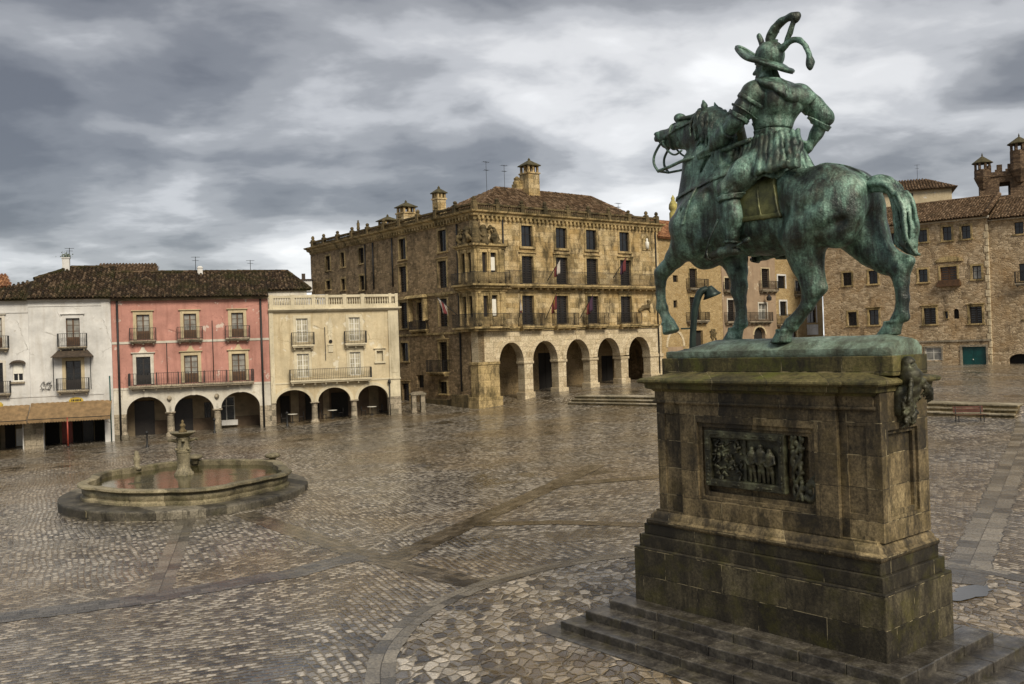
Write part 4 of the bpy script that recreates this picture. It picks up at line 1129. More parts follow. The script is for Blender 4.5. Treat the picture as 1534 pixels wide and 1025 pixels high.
b = MB(); b.tube([Vector(p) - o3 for p in [(3.7, -.75, 10.9), (3.4, -.85, 9.9), (3.05, -.9, 8.62), (2.75, -.88, 8.44)]], [.05, .07, .07, .04], 8)
b.tube([Vector(p) - o3 for p in [(3.55, -.8, 8.55), (2.9, -.8, 8.50), (2.62, -.8, 8.52)]], [.06, .06, .05], 8)
b.build('scabbard', M['bronze'], rider_o, True)

# ------------------------------------------------------------------ bronze fittings on the pedestal
def fittings():
    # relief plaque with two framed groups of figures
    b = MB()
    b.wall(rect(2.30, 4.36, 3.46, 4.70), [rect(2.46, 4.20, 3.62, 4.54)], -.33, -.49)
    pl = b.build('relief_plaque', M['relief_bronze'], PED, bevel=.02)
    b = MB(); b.box(2.44, 4.22, -.485, -.44, 3.6, 4.56); b.box(3.30, 3.36, -.44, -.40, 3.62, 4.54); b.box(2.40, 4.26, -.46, -.36, 3.56, 3.63); b.box(2.40, 4.26, -.46, -.36, 4.53, 4.60)
    b.build('backing', M['relief_bronze'], pl)
    F = SDF((2.35, -.55, 3.4), (4.35, -.15, 4.75), .014); r2 = random.Random(21)
    for x, hgt in ((2.68, .72), (2.90, .80), (3.12, .74)):
        z0 = 3.66; y = -.41
        F.chain([(x-.05, y, z0), (x-.04, y+.02, z0+hgt*.28), (x-.02, y+.03, z0+hgt*.5)], [.035, .045, .06], .02); F.chain([(x+.07, y, z0), (x+.05, y+.02, z0+hgt*.28), (x+.02, y+.03, z0+hgt*.5)], [.035, .045, .06], .02)
        F.chain([(x, y+.03, z0+hgt*.48), (x, y+.04, z0+hgt*.78)], [.08, .095], .03); F.ell((x, y+.05, z0+hgt*.93), (.05, .05, .06), .02)
        F.chain([(x-.09, y+.04, z0+hgt*.78), (x-.13, y+.07, z0+hgt*.58), (x-.05, y+.10, z0+hgt*.52)], [.035, .03, .025], .02); F.chain([(x+.09, y+.04, z0+hgt*.78), (x+.13, y+.07, z0+hgt*.6), (x+.07, y+.09, z0+hgt*.48)], [.035, .03, .025], .02)
    for q in range(70):
        x = r2.uniform(3.42, 4.16); z = r2.uniform(3.68, 4.5)
        F.cap((x, -.43, z), (x+r2.uniform(-.07, .07), -.38, z+r2.uniform(-.09, .09)), r2.uniform(.018, .045), .02, .02)
    for q in range(60):
        side = r2.choice((0, 1, 2, 3))
        x, z = [(r2.uniform(2.33, 4.33), 3.53), (r2.uniform(2.33, 4.33), 4.62), (2.37, r2.uniform(3.5, 4.66)), (4.29, r2.uniform(3.5, 4.66))][side]
        F.ell((x, -.335, z), (r2.uniform(.025, .06), .025, r2.uniform(.02, .045)), .015)
    F.build('relief_figures', M['relief_bronze'], pl)
    # trailing scroll ornament to the right of the plaque
    G = SDF((1.5, -.62, 3.2), (2.35, -.2, 4.8), .014)
    for k in range(3):
        P = [(2.06 + .10*math.sin(u*7 + k*2.1) + (.0 if u < 1.1 else -.16*(u-1.1)), -.42 + .03*math.cos(u*9+k), 4.66 - u) for u in np.linspace(0, 1.28, 36)]
        G.chain(P, [.038]*36, .015)
    for q in range(40):
        u = r2.random()*1.25; x = 2.06 + r2.uniform(-.16, .12) - (.12 if u > 1 else 0); z = 4.64-u
        G.ell((x, -.43, z), (r2.uniform(.02, .06), .05, r2.uniform(.02, .07)), .02)
    sh = catmull([(1.86, -.42, 3.44), (1.72, -.40, 3.40), (1.62, -.40, 3.50), (1.60, -.40, 3.66), (1.68, -.40, 3.74), (1.80, -.42, 3.62), (1.74, -.41, 3.54)], 6)
    G.chain([tuple(p) for p in sh], [.06]*len(sh), .02)
    for q in range(5): G.chain([(1.85-.05*q, -.42, 3.5+.04*q), (1.80-.05*q, -.38, 3.72+.05*q), (1.70-.03*q, -.42, 3.86+.04*q)], [.035, .03, .015], .02)
    G.build('scroll_ornament', M['relief_bronze'], PED)
    # crest with mantling and shield on the short end
    Q = SDF((-.35, -2.0, 4.75), (.75, -.45, 6.4), .016)
    yc = -1.16
    Q.ell((.02, yc, 6.12), (.15, .14, .15), .04); Q.cap((.02, yc-.02, 6.0), (-.02, yc, 5.9), .17, .22, .04); Q.cap((-.1, yc-.08, 6.14), (-.1, yc+.08, 6.1), .03, .03, .02, mode='sub')
    Q.cap((.06, yc-.1, 5.85), (.04, yc-.1, 5.62), .16, .18, .06, 1.3)
    for q in range(70):
        s = r2.choice((-1, 1, 1)) if q % 2 else r2.choice((-1, -1, 1)); u = r2.random(); y0 = yc - .04 + s*u*.36; z0 = 5.98 - .38*u + r2.uniform(-.08, .08)
        x0 = -.02 - .12*u
        Q.chain([(x0, y0, z0), (x0-.06, y0 + s*.07, z0 - .06), (x0-.05, y0 + s*.11, z0 - .15), (x0+.03, y0+s*.07, z0-.22)], [.022, .032, .026, .010], .010)
    Q.chain([(.16, yc-.06, 5.55), (.18, yc-.03, 5.25), (.22, yc, 5.0)], [.22, .20, .07], .04, 1.35)
    for q in range(46):
        u = r2.random(); y0 = yc - .04 + r2.uniform(-.30, .30)*(1-.45*u); z0 = 5.62-.58*u
        Q.chain([(.02+.08*u, y0, z0), (-.04+.1*u, y0 + r2.uniform(-.06, .06), z0-.09), (.03+.1*u, y0+r2.uniform(-.08, .08), z0-.17)], [.032, .036, .012], .012)
    Q.build('crest', M['relief_bronze'], PED)
fittings()
# ------------------------------------------------------------------ buildings
class Facade:
    """draws in (u along the wall, w into the wall, v up) for one building"""
    def __init__(s, root, xf): s.root = root; s.xf = xf
    def mb(s): return MB(s.xf)
    def box(s, name, mat, *a, parent=None, bevel=0, label=None):
        b = s.mb(); b.box(*a); return b.build(name, mat, parent or s.root, bevel=bevel, label=label)
    def window(s, u0, u1, v0, v1, frame='wood', glass_='glass', style='french', w=.14, name='window', label=None, arch=0):
        b = s.mb(); t = .07; uc = (u0+u1)/2
        b.box(u0, u0+t, w, w+.08, v0, v1); b.box(u1-t, u1, w, w+.08, v0, v1); b.box(u0+t, u1-t, w, w+.08, v1-t, v1); b.box(u0+t, u1-t, w, w+.08, v0, v0+t)
        g = s.mb(); iu0, iu1, iv0, iv1 = u0+t, u1-t, v0+t, v1-t
        if style == 'french':
            p = iv0 + (iv1-iv0)*.34
            b.box(uc-.055, uc+.055, w-.012, w+.07, iv0, iv1)
            b.box(iu0, uc-.055, w+.015, w+.06, iv0, p); b.box(uc+.055, iu1, w+.015, w+.06, iv0, p)
            for a, c in ((iu0, uc-.055), (uc+.055, iu1)):
                b.box(a+.06, c-.06, w+.0, w+.02, iv0+.1, p-.1)
                for k in (1, 2): z = p + (iv1-p)*k/3; b.box(a, c, w+.01, w+.05, z-.018, z+.018)
                g.box(a, c, w+.035, w+.045, p, iv1)
        elif style == 'grid':
            b.box(uc-.05, uc+.05, w-.01, w+.07, iv0, iv1)
            for k in (1, 2, 3): z = iv0 + (iv1-iv0)*k/4; b.box(iu0, iu1, w+.012, w+.05, z-.02, z+.02)
            for a in ((iu0+uc)/2, (iu1+uc)/2): b.box(a-.014, a+.014, w+.015, w+.048, iv0, iv1)
            g.box(iu0, iu1, w+.03, w+.04, iv0, iv1)
        elif style == 'shutter':
            b.box(uc-.05, uc+.05, w-.012, w+.07, iv0, iv1)
            for a, c in ((iu0, uc-.05), (uc+.05, iu1)):
                n = max(3, int((iv1-iv0)/.22))
                for k in range(n):
                    z = iv0 + (iv1-iv0)*k/n; b.box(a+.04, c-.04, w+.01, w+.05, z+.02, z+(iv1-iv0)/n*.72)
                b.box(a, a+.05, w, w+.06, iv0, iv1); b.box(c-.05, c, w, w+.06, iv0, iv1)
            g.box(iu0, iu1, w+.055, w+.065, iv0, iv1)
        else:   # plain casement with cross bar
            b.box(uc-.035, uc+.035, w, w+.06, iv0, iv1); z = iv0 + (iv1-iv0)*.62; b.box(iu0, iu1, w+.01, w+.05, z-.025, z+.025)
            g.box(iu0, iu1, w+.03, w+.04, iv0, iv1)
        o = b.build(name, M[frame], s.root, label=label)
        g.build('pane', M[glass_], o)
        return o
    def surround(s, u0, u1, v0, v1, t, mat, proud=.05, cornice=.0, sill=.0, pediment=0, lab='window_surround', back=.13):
        b = s.mb()
        b.box(u0-t, u0, -proud, back, v0, v1+t); b.box(u1, u1+t, -proud, back, v0, v1+t); b.box(u0, u1, -proud, back, v1, v1+t)
        if cornice:
            b.box(u0-t-.05, u1+t+.05, -proud-.05, .02, v1+t, v1+t+.05); b.box(u0-t-.12, u1+t+.12, -proud-.12, .02, v1+t+.05, v1+t+.05+cornice)
        if pediment:
            c = (u0+u1)/2; z = v1+t+.05+cornice
            b.prism([(c-.34, z), (c+.34, z), (c+.16, z+pediment*.55), (c+.10, z+pediment), (c-.10, z+pediment), (c-.16, z+pediment*.55)], -proud, .02)
        if sill: b.box(u0-t-.08, u1+t+.08, -proud-.10, .05, v0-sill, v0)
        return b.build(lab, M[mat], s.root, bevel=.012)
    def balcony(s, u0, u1, vb, vt, rail, depth=.6, mat='granite', step=.13, returns=True, stout=None, label=None, iron='iron', r=.013):
        b = s.mb(); b.box(u0, u1, -depth, .02, vb + (vt-vb)*.45, vt); b.box(u0+.06, u1-.06, -depth+.08, .02, vb, vb + (vt-vb)*.45)
        n = max(2, int((u1-u0)/.9)+1)
        for k in range(n):
            u = u0 + .2 + (u1-u0-.4)*k/(n-1); b.box(u-.06, u+.06, -depth+.2, .01, vb-.16, vb)
        o = b.build('balcony', M[mat], s.root, bevel=.012, label=label)
        g = s.mb(); d = depth - .04
        g.box(u0, u1, -d-.02, -d+.02, rail-.035, rail); g.box(u0, u1, -d-.015, -d+.015, vt+.07, vt+.1)
        n = max(2, int((u1-u0)/step))
        for k in range(n+1):
            u = u0 + (u1-u0)*k/n; rr = r if 0 < k < n else .024
            g.box(u-rr, u+rr, -d-rr, -d+rr, vt+.002, rail-.036)
        for u in (u0, u1):
            g.box(u-.018, u+.018, -d+.021, .0, rail-.035, rail); g.box(u-.015, u+.015, -d+.016, .0, vt+.07, vt+.1)
            m = max(1, int(d/step))
            for k in range(1, m+1): w = -d + d*k/(m+.3); g.box(u-r, u+r, w-r, w+r, vt+.002, rail-.036)
        g.build('railing', M[iron], o)
        return o
    def archivolt(s, ul, ur, vs, vc, t, mat, proud=.05, y1=.1, key=True, foot=None):
        inn = arch_pts(ul, ur, vs, vc, 20); out = arch_pts(ul-t, ur+t, vs, vc+t, 20)
        b = s.mb()
        for k in range(20):
            a, c, d, e = inn[k], inn[k+1], out[k+1], out[k]
            i = b.add([(a[0], -proud, a[1]), (c[0], -proud, c[1]), (d[0], -proud, d[1]), (e[0], -proud, e[1]), (a[0], y1, a[1]), (c[0], y1, c[1]), (d[0], y1, d[1]), (e[0], y1, e[1])])
            for f in ((0, 1, 2, 3), (0, 4, 5, 1), (3, 2, 6, 7)): b.f.append(tuple(i+q for q in f))
            if k == 0: b.f.append((i, i+3, i+7, i+4))
            if k == 19: b.f.append((i+1, i+5, i+6, i+2))
        if key:
            c = (ul+ur)/2; b.prism([(c-.14, vc-.03), (c+.14, vc-.03), (c+.19, vc+t+.10), (c-.19, vc+t+.10)], -proud-.06, -proud+.01)
        return b.build('archivolt', M[mat], s.root)
    def arcade_outline(s, u0, u1, v0, v1, arches, pier0, pier1, legs=None):
        """outline of a wall whose arches stand on separate columns; pier0/pier1 = inner edges of the end piers"""
        P = [(u0, v0), (pier0, v0), (pier0, arches[0][2])]
        for (a, b_, vs, vc) in arches:
            P += arch_pts(a, b_, vs, vc, 18)
        P += [(pier1, arches[-1][2]), (pier1, v0), (u1, v0), (u1, v1), (u0, v1)]
        out = [P[0]]
        for p in P[1:]:
            if (Vector(p) - Vector(out[-1])).length > 1e-4: out.append(p)
        return out
    def column(s, u, w, v0, v1, r, mat, square=False):
        b = s.mb()
        if square:
            b.box(u-r, u+r, w-r, w+r, v0, v1-.22); b.box(u-r*1.18, u+r*1.18, w-r*1.18, w+r*1.18, v1-.22, v1); b.box(u-r*1.22, u+r*1.22, w-r*1.22, w+r*1.22, v0-.1, v0+.35)
            return b.build('column', M[mat], s.root, bevel=.02)
        b.box(u-r*1.35, u+r*1.35, w-r*1.35, w+r*1.35, v1-.10, v1)
        b.lathe([(r*1.45, v0-.25), (r*1.45, v0+.16), (r*1.2, v0+.20), (r*1.12, v0+.28), (r, v0+.32), (r*.98, (v0+v1)/2), (r*.9, v1-.30), (r*1.02, v1-.28), (r*1.02, v1-.22), (r*.95, v1-.2), (r*1.3, v1-.10)], (u, w), 18)
        return b.build('column', M[mat], s.root, smooth='auto')

def tile_roof(name, poly, eave_dir, mat, parent, label=None, pitch=.30, row=.46, seed=0, thick=.10, lift=.0):
    """clay barrel tiles over a convex 3D polygon; eave_dir runs along the eave"""
    r_ = random.Random(seed)
    P = [Vector(p) for p in poly]; nrm = Vector((0, 0, 0))
    for i in range(len(P)): nrm += P[i].cross(P[(i+1) % len(P)])
    nrm.normalize()
    if nrm.z < 0: nrm = -nrm
    ex = Vector(eave_dir).normalized(); ey = nrm.cross(ex); o = P[0]
    Q = [((p-o).dot(ex), (p-o).dot(ey)) for p in P]
    xs = [q[0] for q in Q]
    v = []; f = []; uv = []
    def span(x):
        ys = []
        for a, b in zip(Q, Q[1:] + Q[:1]):
            if (a[0]-x)*(b[0]-x) <= 0 and abs(a[0]-b[0]) > 1e-9: ys.append(a[1] + (b[1]-a[1])*(x-a[0])/(b[0]-a[0]))
        return (min(ys), max(ys)) if len(ys) >= 2 else None
    n = int((max(xs)-min(xs))/pitch)
    for k in range(n):
        x = min(xs) + pitch*(k+.5); sp = span(x)
        if not sp or sp[1]-sp[0] < .15: continue
        y = sp[0] - .04
        while y < sp[1] - .05:
            y1 = min(y + row*1.06, sp[1]); jx = r_.uniform(-.018, .018); jz = r_.uniform(-.008, .02); c = r_.random(); w0 = pitch*.36; w1 = pitch*.30
            base = len(v)
            for (yy, hw, hh) in ((y, w0, .045), (y1, w1, .0)):
                for a in (0, .25, .5, .75, 1):
                    th = PI*a; q = o + ex*(x + jx - hw*math.cos(th)) + ey*yy + nrm*(lift + .02 + hh + jz + pitch*.27*math.sin(th)); v.append(q)
            for a in range(4): f.append((base+a, base+a+1, base+a+6, base+a+5)); uv.append(c)
            f.append((base+4, base+3, base+2, base+1, base)); uv.append(c)
            # channel tile between the rows
            b2 = len(v); x2 = x + pitch*.5
            for (yy, hh) in ((y, .03), (y1, .0)):
                for a in (-.20, 0, .20): v.append(o + ex*(x2 + a*pitch) + ey*yy + nrm*(lift + hh + (.012 if a else -.02)))
            c2 = r_.random()*.6
            f.append((b2, b2+1, b2+4, b2+3)); uv.append(c2); f.append((b2+1, b2+2, b2+5, b2+4)); uv.append(c2)
            y += row
    # bed under the tiles
    b = len(v); m = len(P)
    v += [p + nrm*(lift - .03) for p in P] + [p + nrm*(lift - .03 - thick) for p in P]
    f.append(tuple(b+i for i in range(m))); uv.append(.03); f.append(tuple(b+m+i for i in reversed(range(m)))); uv.append(.03)
    for i in range(m): f.append((b+i, b+m+i, b+m+(i+1) % m, b+(i+1) % m)); uv.append(.03)
    me = bpy.data.meshes.new(name); me.from_pydata([tuple(p) for p in v], [], f)
    ul = me.uv_layers.new(name='UVMap')
    for p, c in zip(me.polygons, uv):
        for li in p.loop_indices: ul.data[li].uv = (c, 0)
    me.materials.append(M[mat])
    ob = link(bpy.data.objects.new(name, me), parent)
    if label: ob['label'] = label
    return ob

def ridge(parent, a, b, mat='tile', name='ridge_tile', r=.16):
    mbx = MB(); A, B_ = Vector(a), Vector(b); n = max(2, int((B_-A).length/.45)); r_ = random.Random(n)
    for k in range(n):
        p = A.lerp(B_, k/n); q = A.lerp(B_, (k+1.08)/n); mbx.tube([p + Vector((0, 0, r_.uniform(-.02, .02))), q], [r, r*.85], 8)
    o = mbx.build(name, M[mat], parent)
    u = o.data.uv_layers.new(name='UVMap')
    for pl in o.data.polygons:
        c = r_.random()
        for li in pl.loop_indices: u.data[li].uv = (c, 0)
    return o

def antenna(parent, p, h, seed=0):
    b = MB(); r_ = random.Random(seed); x, y, z = p
    b.bar((x, y, z), (x, y, z+h), .025)
    for k in range(2):
        zz = z + h*(1 - .22*k) - .05; L = .7 - .2*k
        b.bar((x-L*.5, y, zz), (x+L*.5, y, zz), .015)
        for q in range(5): xx = x - L*.5 + L*q/4; b.bar((xx, y-.22, zz), (xx, y+.22, zz), .009)
    return b.build('antenna', M['iron'], parent)

RP0 = (-32.177, 74.855); RYAW = 1.25245; RRZ = PI/2 - RYAW
RD = Vector((math.sin(RYAW), math.cos(RYAW), 0))
def row_house(name, label, uc, cat='house', group='arcaded houses along the left side of the square'):
    t = thing(name, label, cat, (RP0[0] + RD.x*uc, RP0[1] + RD.y*uc, 0), RRZ, group)
    return t, Facade(t, Matrix.Translation((-uc, 0, 0)))

# ---- pink house
def pink_house():
    t, F = row_house('pink_house', 'two storey pink plastered house with cream window surrounds over a three bay arcade', 5.8)
    AR = [(.55, 3.61, 2.10, 3.47), (4.22, 7.33, 2.13, 3.46), (7.93, 11.07, 2.22, 3.52)]
    b = F.mb(); b.wall(F.arcade_outline(-.39, 12.0, -.6, 4.12, AR, .5, 11.1), [], 0, .6); b.build('arcade_wall', M['pale_trim'], t)
    ups = [(1.51, 2.53), (5.15, 6.17), (8.96, 9.95)]; lows = [(1.40, 2.49), (5.10, 6.19), (8.90, 10.01)]
    b = F.mb(); b.wall(rect(-.39, 12.0, 4.12, 11.5), [rect(a, c, 8.14, 10.21) for a, c in ups] + [rect(a, c, 4.45, 6.74) for a, c in lows], 0.003, .5); b.build('wall', M['pink_plaster'], t)
    for i, (a, c) in enumerate(ups):
        F.window(a, c, 8.14, 10.21, 'wood', 'curtain_glass'); F.surround(a, c, 8.14, 10.21, .25, 'tan_trim', .05, .06, 0)
        F.balcony(a-.5, c+.47, 7.90, 8.10, 9.12, .55)
    for i, (a, c) in enumerate(lows):
        F.window(a, c, 4.45, 6.74, 'dark_wood' if i == 0 else 'wood', 'glass' if i == 0 else 'curtain_glass'); F.surround(a, c, 4.45, 6.74, .26, 'pale_trim' if i == 0 else 'tan_trim', .06, .07, 0, .42)
    F.balcony(.82, 10.62, 4.14, 4.40, 5.40, .7, step=.19)
    b = F.mb()
    for a, c in lows: b.box(a-.52, a-.46, -.69, -.63, 4.41, 5.45); b.box(c+.46, c+.52, -.69, -.63, 4.41, 5.45)
    for a, c in lows:
        for k in range(9): u = a-.45 + (c-a+.9)*k/8; b.box(u-.018, u+.018, -.68, -.645, 4.5, 5.36)
    b.build('railing_panel', M['iron'], t)
    b = F.mb(); b.box(-.39, 12.0, -.045, .01, 7.83, 8.02); b.box(-.39, .80, -.045, .01, 4.08, 4.25); b.box(10.64, 12.0, -.045, .01, 4.10, 4.28); build_each(b, 'string_course', M['pale_trim'], t)
    b = F.mb(); b.box(-.39, 12.0, -.14, .3, 11.36, 11.48); b.box(-.39, 12.0, -.28, .3, 11.48, 11.60); b.build('cornice', M['granite'], t)
    for a in AR: F.archivolt(a[0], a[1], a[2], a[3], .40, 'pale_trim', .05)
    F.column(3.90, .30, .12, 2.12, .29, 'granite'); F.column(7.62, .30, .18, 2.18, .29, 'granite')
    b = F.mb(); b.box(-.42, .53, -.06, .62, -.5, 2.1); b.box(11.06, 12.02, -.06, .62, -.5, 2.25); build_each(b, 'corner_pier', M['granite'], t, bevel=.02)
    b = F.mb(); b.lathe([(.30, -.3), (.32, .3), (.2, .62), (.03, .7)], (.42, -.25), 10); b.build('wheel_guard', M['granite'], t, True)
    for u in (3.86, 7.6):
        b = F.mb(); b.lathe([(.05, 3.0), (.16, 3.12), (.20, 3.25), (.12, 3.42), (.03, 3.46)], (u, -.1), 8); b.build('corbel', M['granite'], t, True)
    for u, z0, z1, r in ((.09, .05, 11.35, .085), (11.38, .3, 11.35, .085)):
        b = F.mb(); b.tube([(u, -.12, z0), (u, -.12, z1)], r, 8); b.build('downspout', M['iron'], t, True)
    for u, z0, z1 in ((3.78, 4.5, 7.85), (7.42, 4.6, 9.6)):
        b = F.mb(); b.tube([(u, -.06, z0), (u, -.06, z1)], .035, 6); b.build('rain_pipe', M['iron'], t, True)
    # gallery behind the arches
    b = F.mb(); b.wall(rect(-.38, 12.0, -.6, 4.0), [rect(.9, 2.5, -.6, 3.0), rect(4.1, 5.6, -.6, 3.0), rect(7.7, 9.1, .9, 3.0), rect(6.55, 7.1, 1.2, 2.6)], 3.4, 3.7); b.box(-.38, 12, .61, 3.39, 3.95, 4.05); b.build('gallery', M['inner_wall'], t)
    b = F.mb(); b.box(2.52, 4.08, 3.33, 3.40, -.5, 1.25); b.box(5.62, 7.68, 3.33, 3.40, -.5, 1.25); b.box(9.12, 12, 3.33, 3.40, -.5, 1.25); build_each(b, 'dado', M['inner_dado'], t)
    for (a, c, m) in ((.9, 2.5, 'dark_wood'), (4.1, 5.6, 'dark_wood')):
        b = F.mb(); b.box(a, c, 3.5, 3.58, -.5, 2.95); b.box((a+c)/2-.03, (a+c)/2+.03, 3.46, 3.5, -.5, 2.95); build_each(b, 'door', M[m], t)
    F.window(7.7, 9.1, .9, 3.0, 'white_wood', 'glass', 'casement', 3.46); F.window(6.55, 7.1, 1.2, 2.6, 'dark_wood', 'glass', 'casement', 3.46)
    b = F.mb(); b.box(7.95, 9.3, 2.6, 2.7, .55, 1.0); b.build('notice_panel', M['white_plaster'], t)
    tile_roof('roof', [(-.42-5.8, -.55, 11.60), (12.05-5.8, -.55, 11.60), (12.05-5.8, 5.2, 14.12), (-.42-5.8, 5.2, 14.12)], (1, 0, 0), 'tile', t, seed=3)
    tile_roof('roof', [(-.42-5.8, 5.2, 14.12), (12.05-5.8, 5.2, 14.12), (12.05-5.8, 10, 12.0), (-.42-5.8, 10, 12.0)], (1, 0, 0), 'tile', t, seed=4)
    tile_roof('roof', [(12.06-5.8, .75, 12.17), (15.7-5.8, .75, 12.17), (14.1-5.8, 5.2, 14.12), (12.06-5.8, 5.2, 14.12)], (1, 0, 0), 'tile', t, seed=5)
    b = F.mb(); b.box(12.08, 15.4, 1.0, 8.4, 10.22, 12.1); b.build('attic_wall', M['pale_trim'], t)
    ridge(t, (14.1-5.8, 5.2, 14.16), (15.7-5.8, .75, 12.25)); ridge(t, (12.05-5.8, 5.2, 14.16), (14.1-5.8, 5.2, 14.16))
    ridge(t, (-.42-5.8, 5.2, 14.16), (12.05-5.8, 5.2, 14.16))
    b = F.mb(); b.box(-.38, 12, .5, 9.8, 4.05, 4.15); b.box(-.38, -.1, .5, 9.8, -.5, 11.5); b.box(11.7, 12.0, .5, 9.8, -.5, 11.5); b.box(-.38, 12, 9.7, 9.9, -.5, 11.9); b.build('rear_wall', M['pink_plaster'], t)
    b = F.mb(); b.box(6.35, 6.78, 4.6, 5.05, 13.6, 14.45); b.frustum((6.3, 6.83, 4.55, 5.1), (6.45, 6.68, 4.7, 4.95), 14.45, 14.62); b.build('chimney', M['white_plaster'], t)
    antenna(t, (6.2-5.8, 5.1, 14.1), 1.4, 1); antenna(t, (10.9-5.8, 5.4, 14.1), 1.1, 2)
    return t
pink_house()

# ---- white house
def white_house():
    t, F = row_house('white_house', 'tall white plastered house with an ochre awning over its ground floor', -3.4)
    b = F.mb(); b.wall(rect(-6.43, -.40, -.6, 11.62), [rect(-3.73, -2.73, 7.71, 10.04), rect(-3.85, -2.73, 4.29, 6.62), [(-5.6, -.55), (-1.05, -.55), (-1.05, 2.0)] + arch_pts(-5.6, -1.05, 2.0, 2.5, 12)[::-1][1:]], 0, .55); b.build('wall', M['white_plaster'], t)
    F.window(-3.73, -2.73, 7.71, 10.04, 'wood', 'curtain_glass'); F.surround(-3.73, -2.73, 7.71, 10.04, .27, 'white_plaster', .05, .06, 0, .12)
    F.window(-3.85, -2.73, 4.29, 6.62, 'dark_wood', 'glass'); F.surround(-3.85, -2.73, 4.29, 6.62, .26, 'tan_trim', .05)
    F.balcony(-4.31, -2.22, 7.58, 7.76, 8.82, .6); F.balcony(-4.48, -2.15, 4.06, 4.28, 5.25, .6)
    b = F.mb(); b.frustum((-4.75, -1.80, -.95, .0), (-4.35, -2.2, -.25, .0), 6.98, 7.48); b.box(-4.78, -1.77, -.98, .0, 6.92, 6.98); b.build('porch_roof', M['tile_dark_slate'], t)
    b = F.mb()
    for u in (-4.62, -1.93): b.bar((u, -.9, 4.3), (u, -.9, 6.95), .03)
    build_each(b, 'porch_post', M['iron'], t)
    b = F.mb(); b.box(-6.43, -.40, -.05, .01, 11.02, 11.10); b.box(-6.46, -.38, -.16, .2, 11.40, 11.62); b.box(-6.46, -.38, -.25, .2, 11.55, 11.63); b.build('cornice', M['white_plaster'], t)
    b = F.mb(); b.box(-1.10, -.40, -.06, .01, -.4, 11.38); b.box(-6.43, -.40, -.05, .008, 3.84, 3.98); build_each(b, 'pilaster', M['white_plaster'], t)
    b = F.mb(); b.box(-7.0, -5.62, -.09, .58, -.6, 1.9); build_each(b, 'corner_pier', M['granite'], t, bevel=.02)
    b = F.mb(); b.tube([(-.62, -.12, -.1), (-.62, -.12, 5.3)], .05, 6); b.build('downspout', M['green_paint'], t, True)
    # shop front behind
    b = F.mb(); b.box(-6.4, -.42, 3.2, 3.4, -.5, 3.0); b.box(-6.4, -.42, .56, 3.3, 2.9, 3.0); b.build('gallery', M['inner_wall'], t)
    for (a, c, m) in ((-4.7, -3.9, 'red_paint'), (-3.1, -2.3, 'dark_wood'), (-5.9, -4.9, 'dark_void')):
        b = F.mb(); b.box(a, c, 3.08, 3.16, -.5, 2.1); build_each(b, 'door', M[m], t)
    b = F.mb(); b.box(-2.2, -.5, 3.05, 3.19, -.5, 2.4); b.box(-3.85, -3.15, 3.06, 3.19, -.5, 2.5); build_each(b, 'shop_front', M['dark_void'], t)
    b = F.mb(); n = 60
    for k in range(n):
        a = -6.42 + 5.9*k/n; c = -6.42 + 5.9*(k+1)/n; d0 = .02*math.sin(k*1.7); d1 = .02*math.sin((k+1)*1.7)
        b.face([(a, -.02, 3.36+d0), (c, -.02, 3.36+d1), (c, -1.75, 2.16+d1), (a, -1.75, 2.16+d0)])
        s_ = .05*(k % 2); b.face([(a, -1.75, 2.16+d0), (c, -1.75, 2.16+d1), (c, -1.77, 1.92-s_), (a, -1.77, 1.92-s_)])
    aw = b.build('awning', M['awning_cloth'], t); sd_ = aw.modifiers.new('s', 'SOLIDIFY'); sd_.thickness = .012
    b = F.mb(); b.bar((-6.4, -1.75, 2.16), (-.54, -1.75, 2.16), .03); b.bar((-6.38, -.03, 3.3), (-6.38, -1.75, 2.14), .025); b.bar((-.56, -.03, 3.3), (-.56, -1.75, 2.14), .025); b.build('awning_frame', M['iron'], aw)
    b = F.mb(); b.lathe([(.05, 3.28), (.52, 3.28), (.54, 3.45), (.40, 3.62), (.0, 3.7)], (-3.16, -.04), 20, sy=.12); b.build('fascia_sign', M['sign_yellow'], t)
    b = F.mb()
    for k, (du, w_) in enumerate(((-.34, .05), (-.24, .11), (-.08, .06), (.02, .12), (.17, .06), (.27, .10))): b.box(-3.16+du, -3.16+du+w_, -.125, -.115, 3.38, 3.52)
    b.build('sign_letters', M['iron'], t)
    # wrought iron plant holder on the wall
    b = F.mb(); r2 = random.Random(5)
    for k in range(26):
        u = r2.uniform(-5.66, -4.92); z = r2.uniform(4.34, 4.96); a = r2.uniform(0, PI); b.bar((u-.12*math.cos(a), -.08-r2.random()*.1, z-.12*math.sin(a)), (u+.12*math.cos(a), -.08, z+.12*math.sin(a)), .016)
    b.build('wall_ornament', M['iron'], t)
    tile_roof('roof', [(-6.43+3.4, -.5, 11.66), (-.42+3.4, -.5, 11.66), (-.42+3.4, 5.6, 14.62), (-3.9+3.4, 5.6, 14.62), (-6.43+3.4, 3.2, 13.45)], (1, 0, 0), 'tile', t, seed=7)
    tile_roof('roof', [(-3.9+3.4, 5.6, 14.62), (-.42+3.4, 5.6, 14.62), (-.42+3.4, 10, 12.4), (-6.43+3.4, 10, 12.4)], (1, 0, 0), 'tile', t, seed=8)
    ridge(t, (-3.9+3.4, 5.6, 14.66), (-.42+3.4, 5.6, 14.66)); ridge(t, (-6.43+3.4, 3.2, 13.5), (-3.9+3.4, 5.6, 14.66))
    b = F.mb(); b.box(-6.42, -6.2, .5, 9.9, -.5, 12.0); b.box(-.66, -.41, .5, 9.9, -.5, 11.6); b.box(-6.42, -.41, 9.8, 10, -.5, 12.2); b.prism([(-.66, 11.6), (-.41, 11.6), (-.41, 12)], .5, .6); b.build('rear_wall', M['white_plaster'], t)
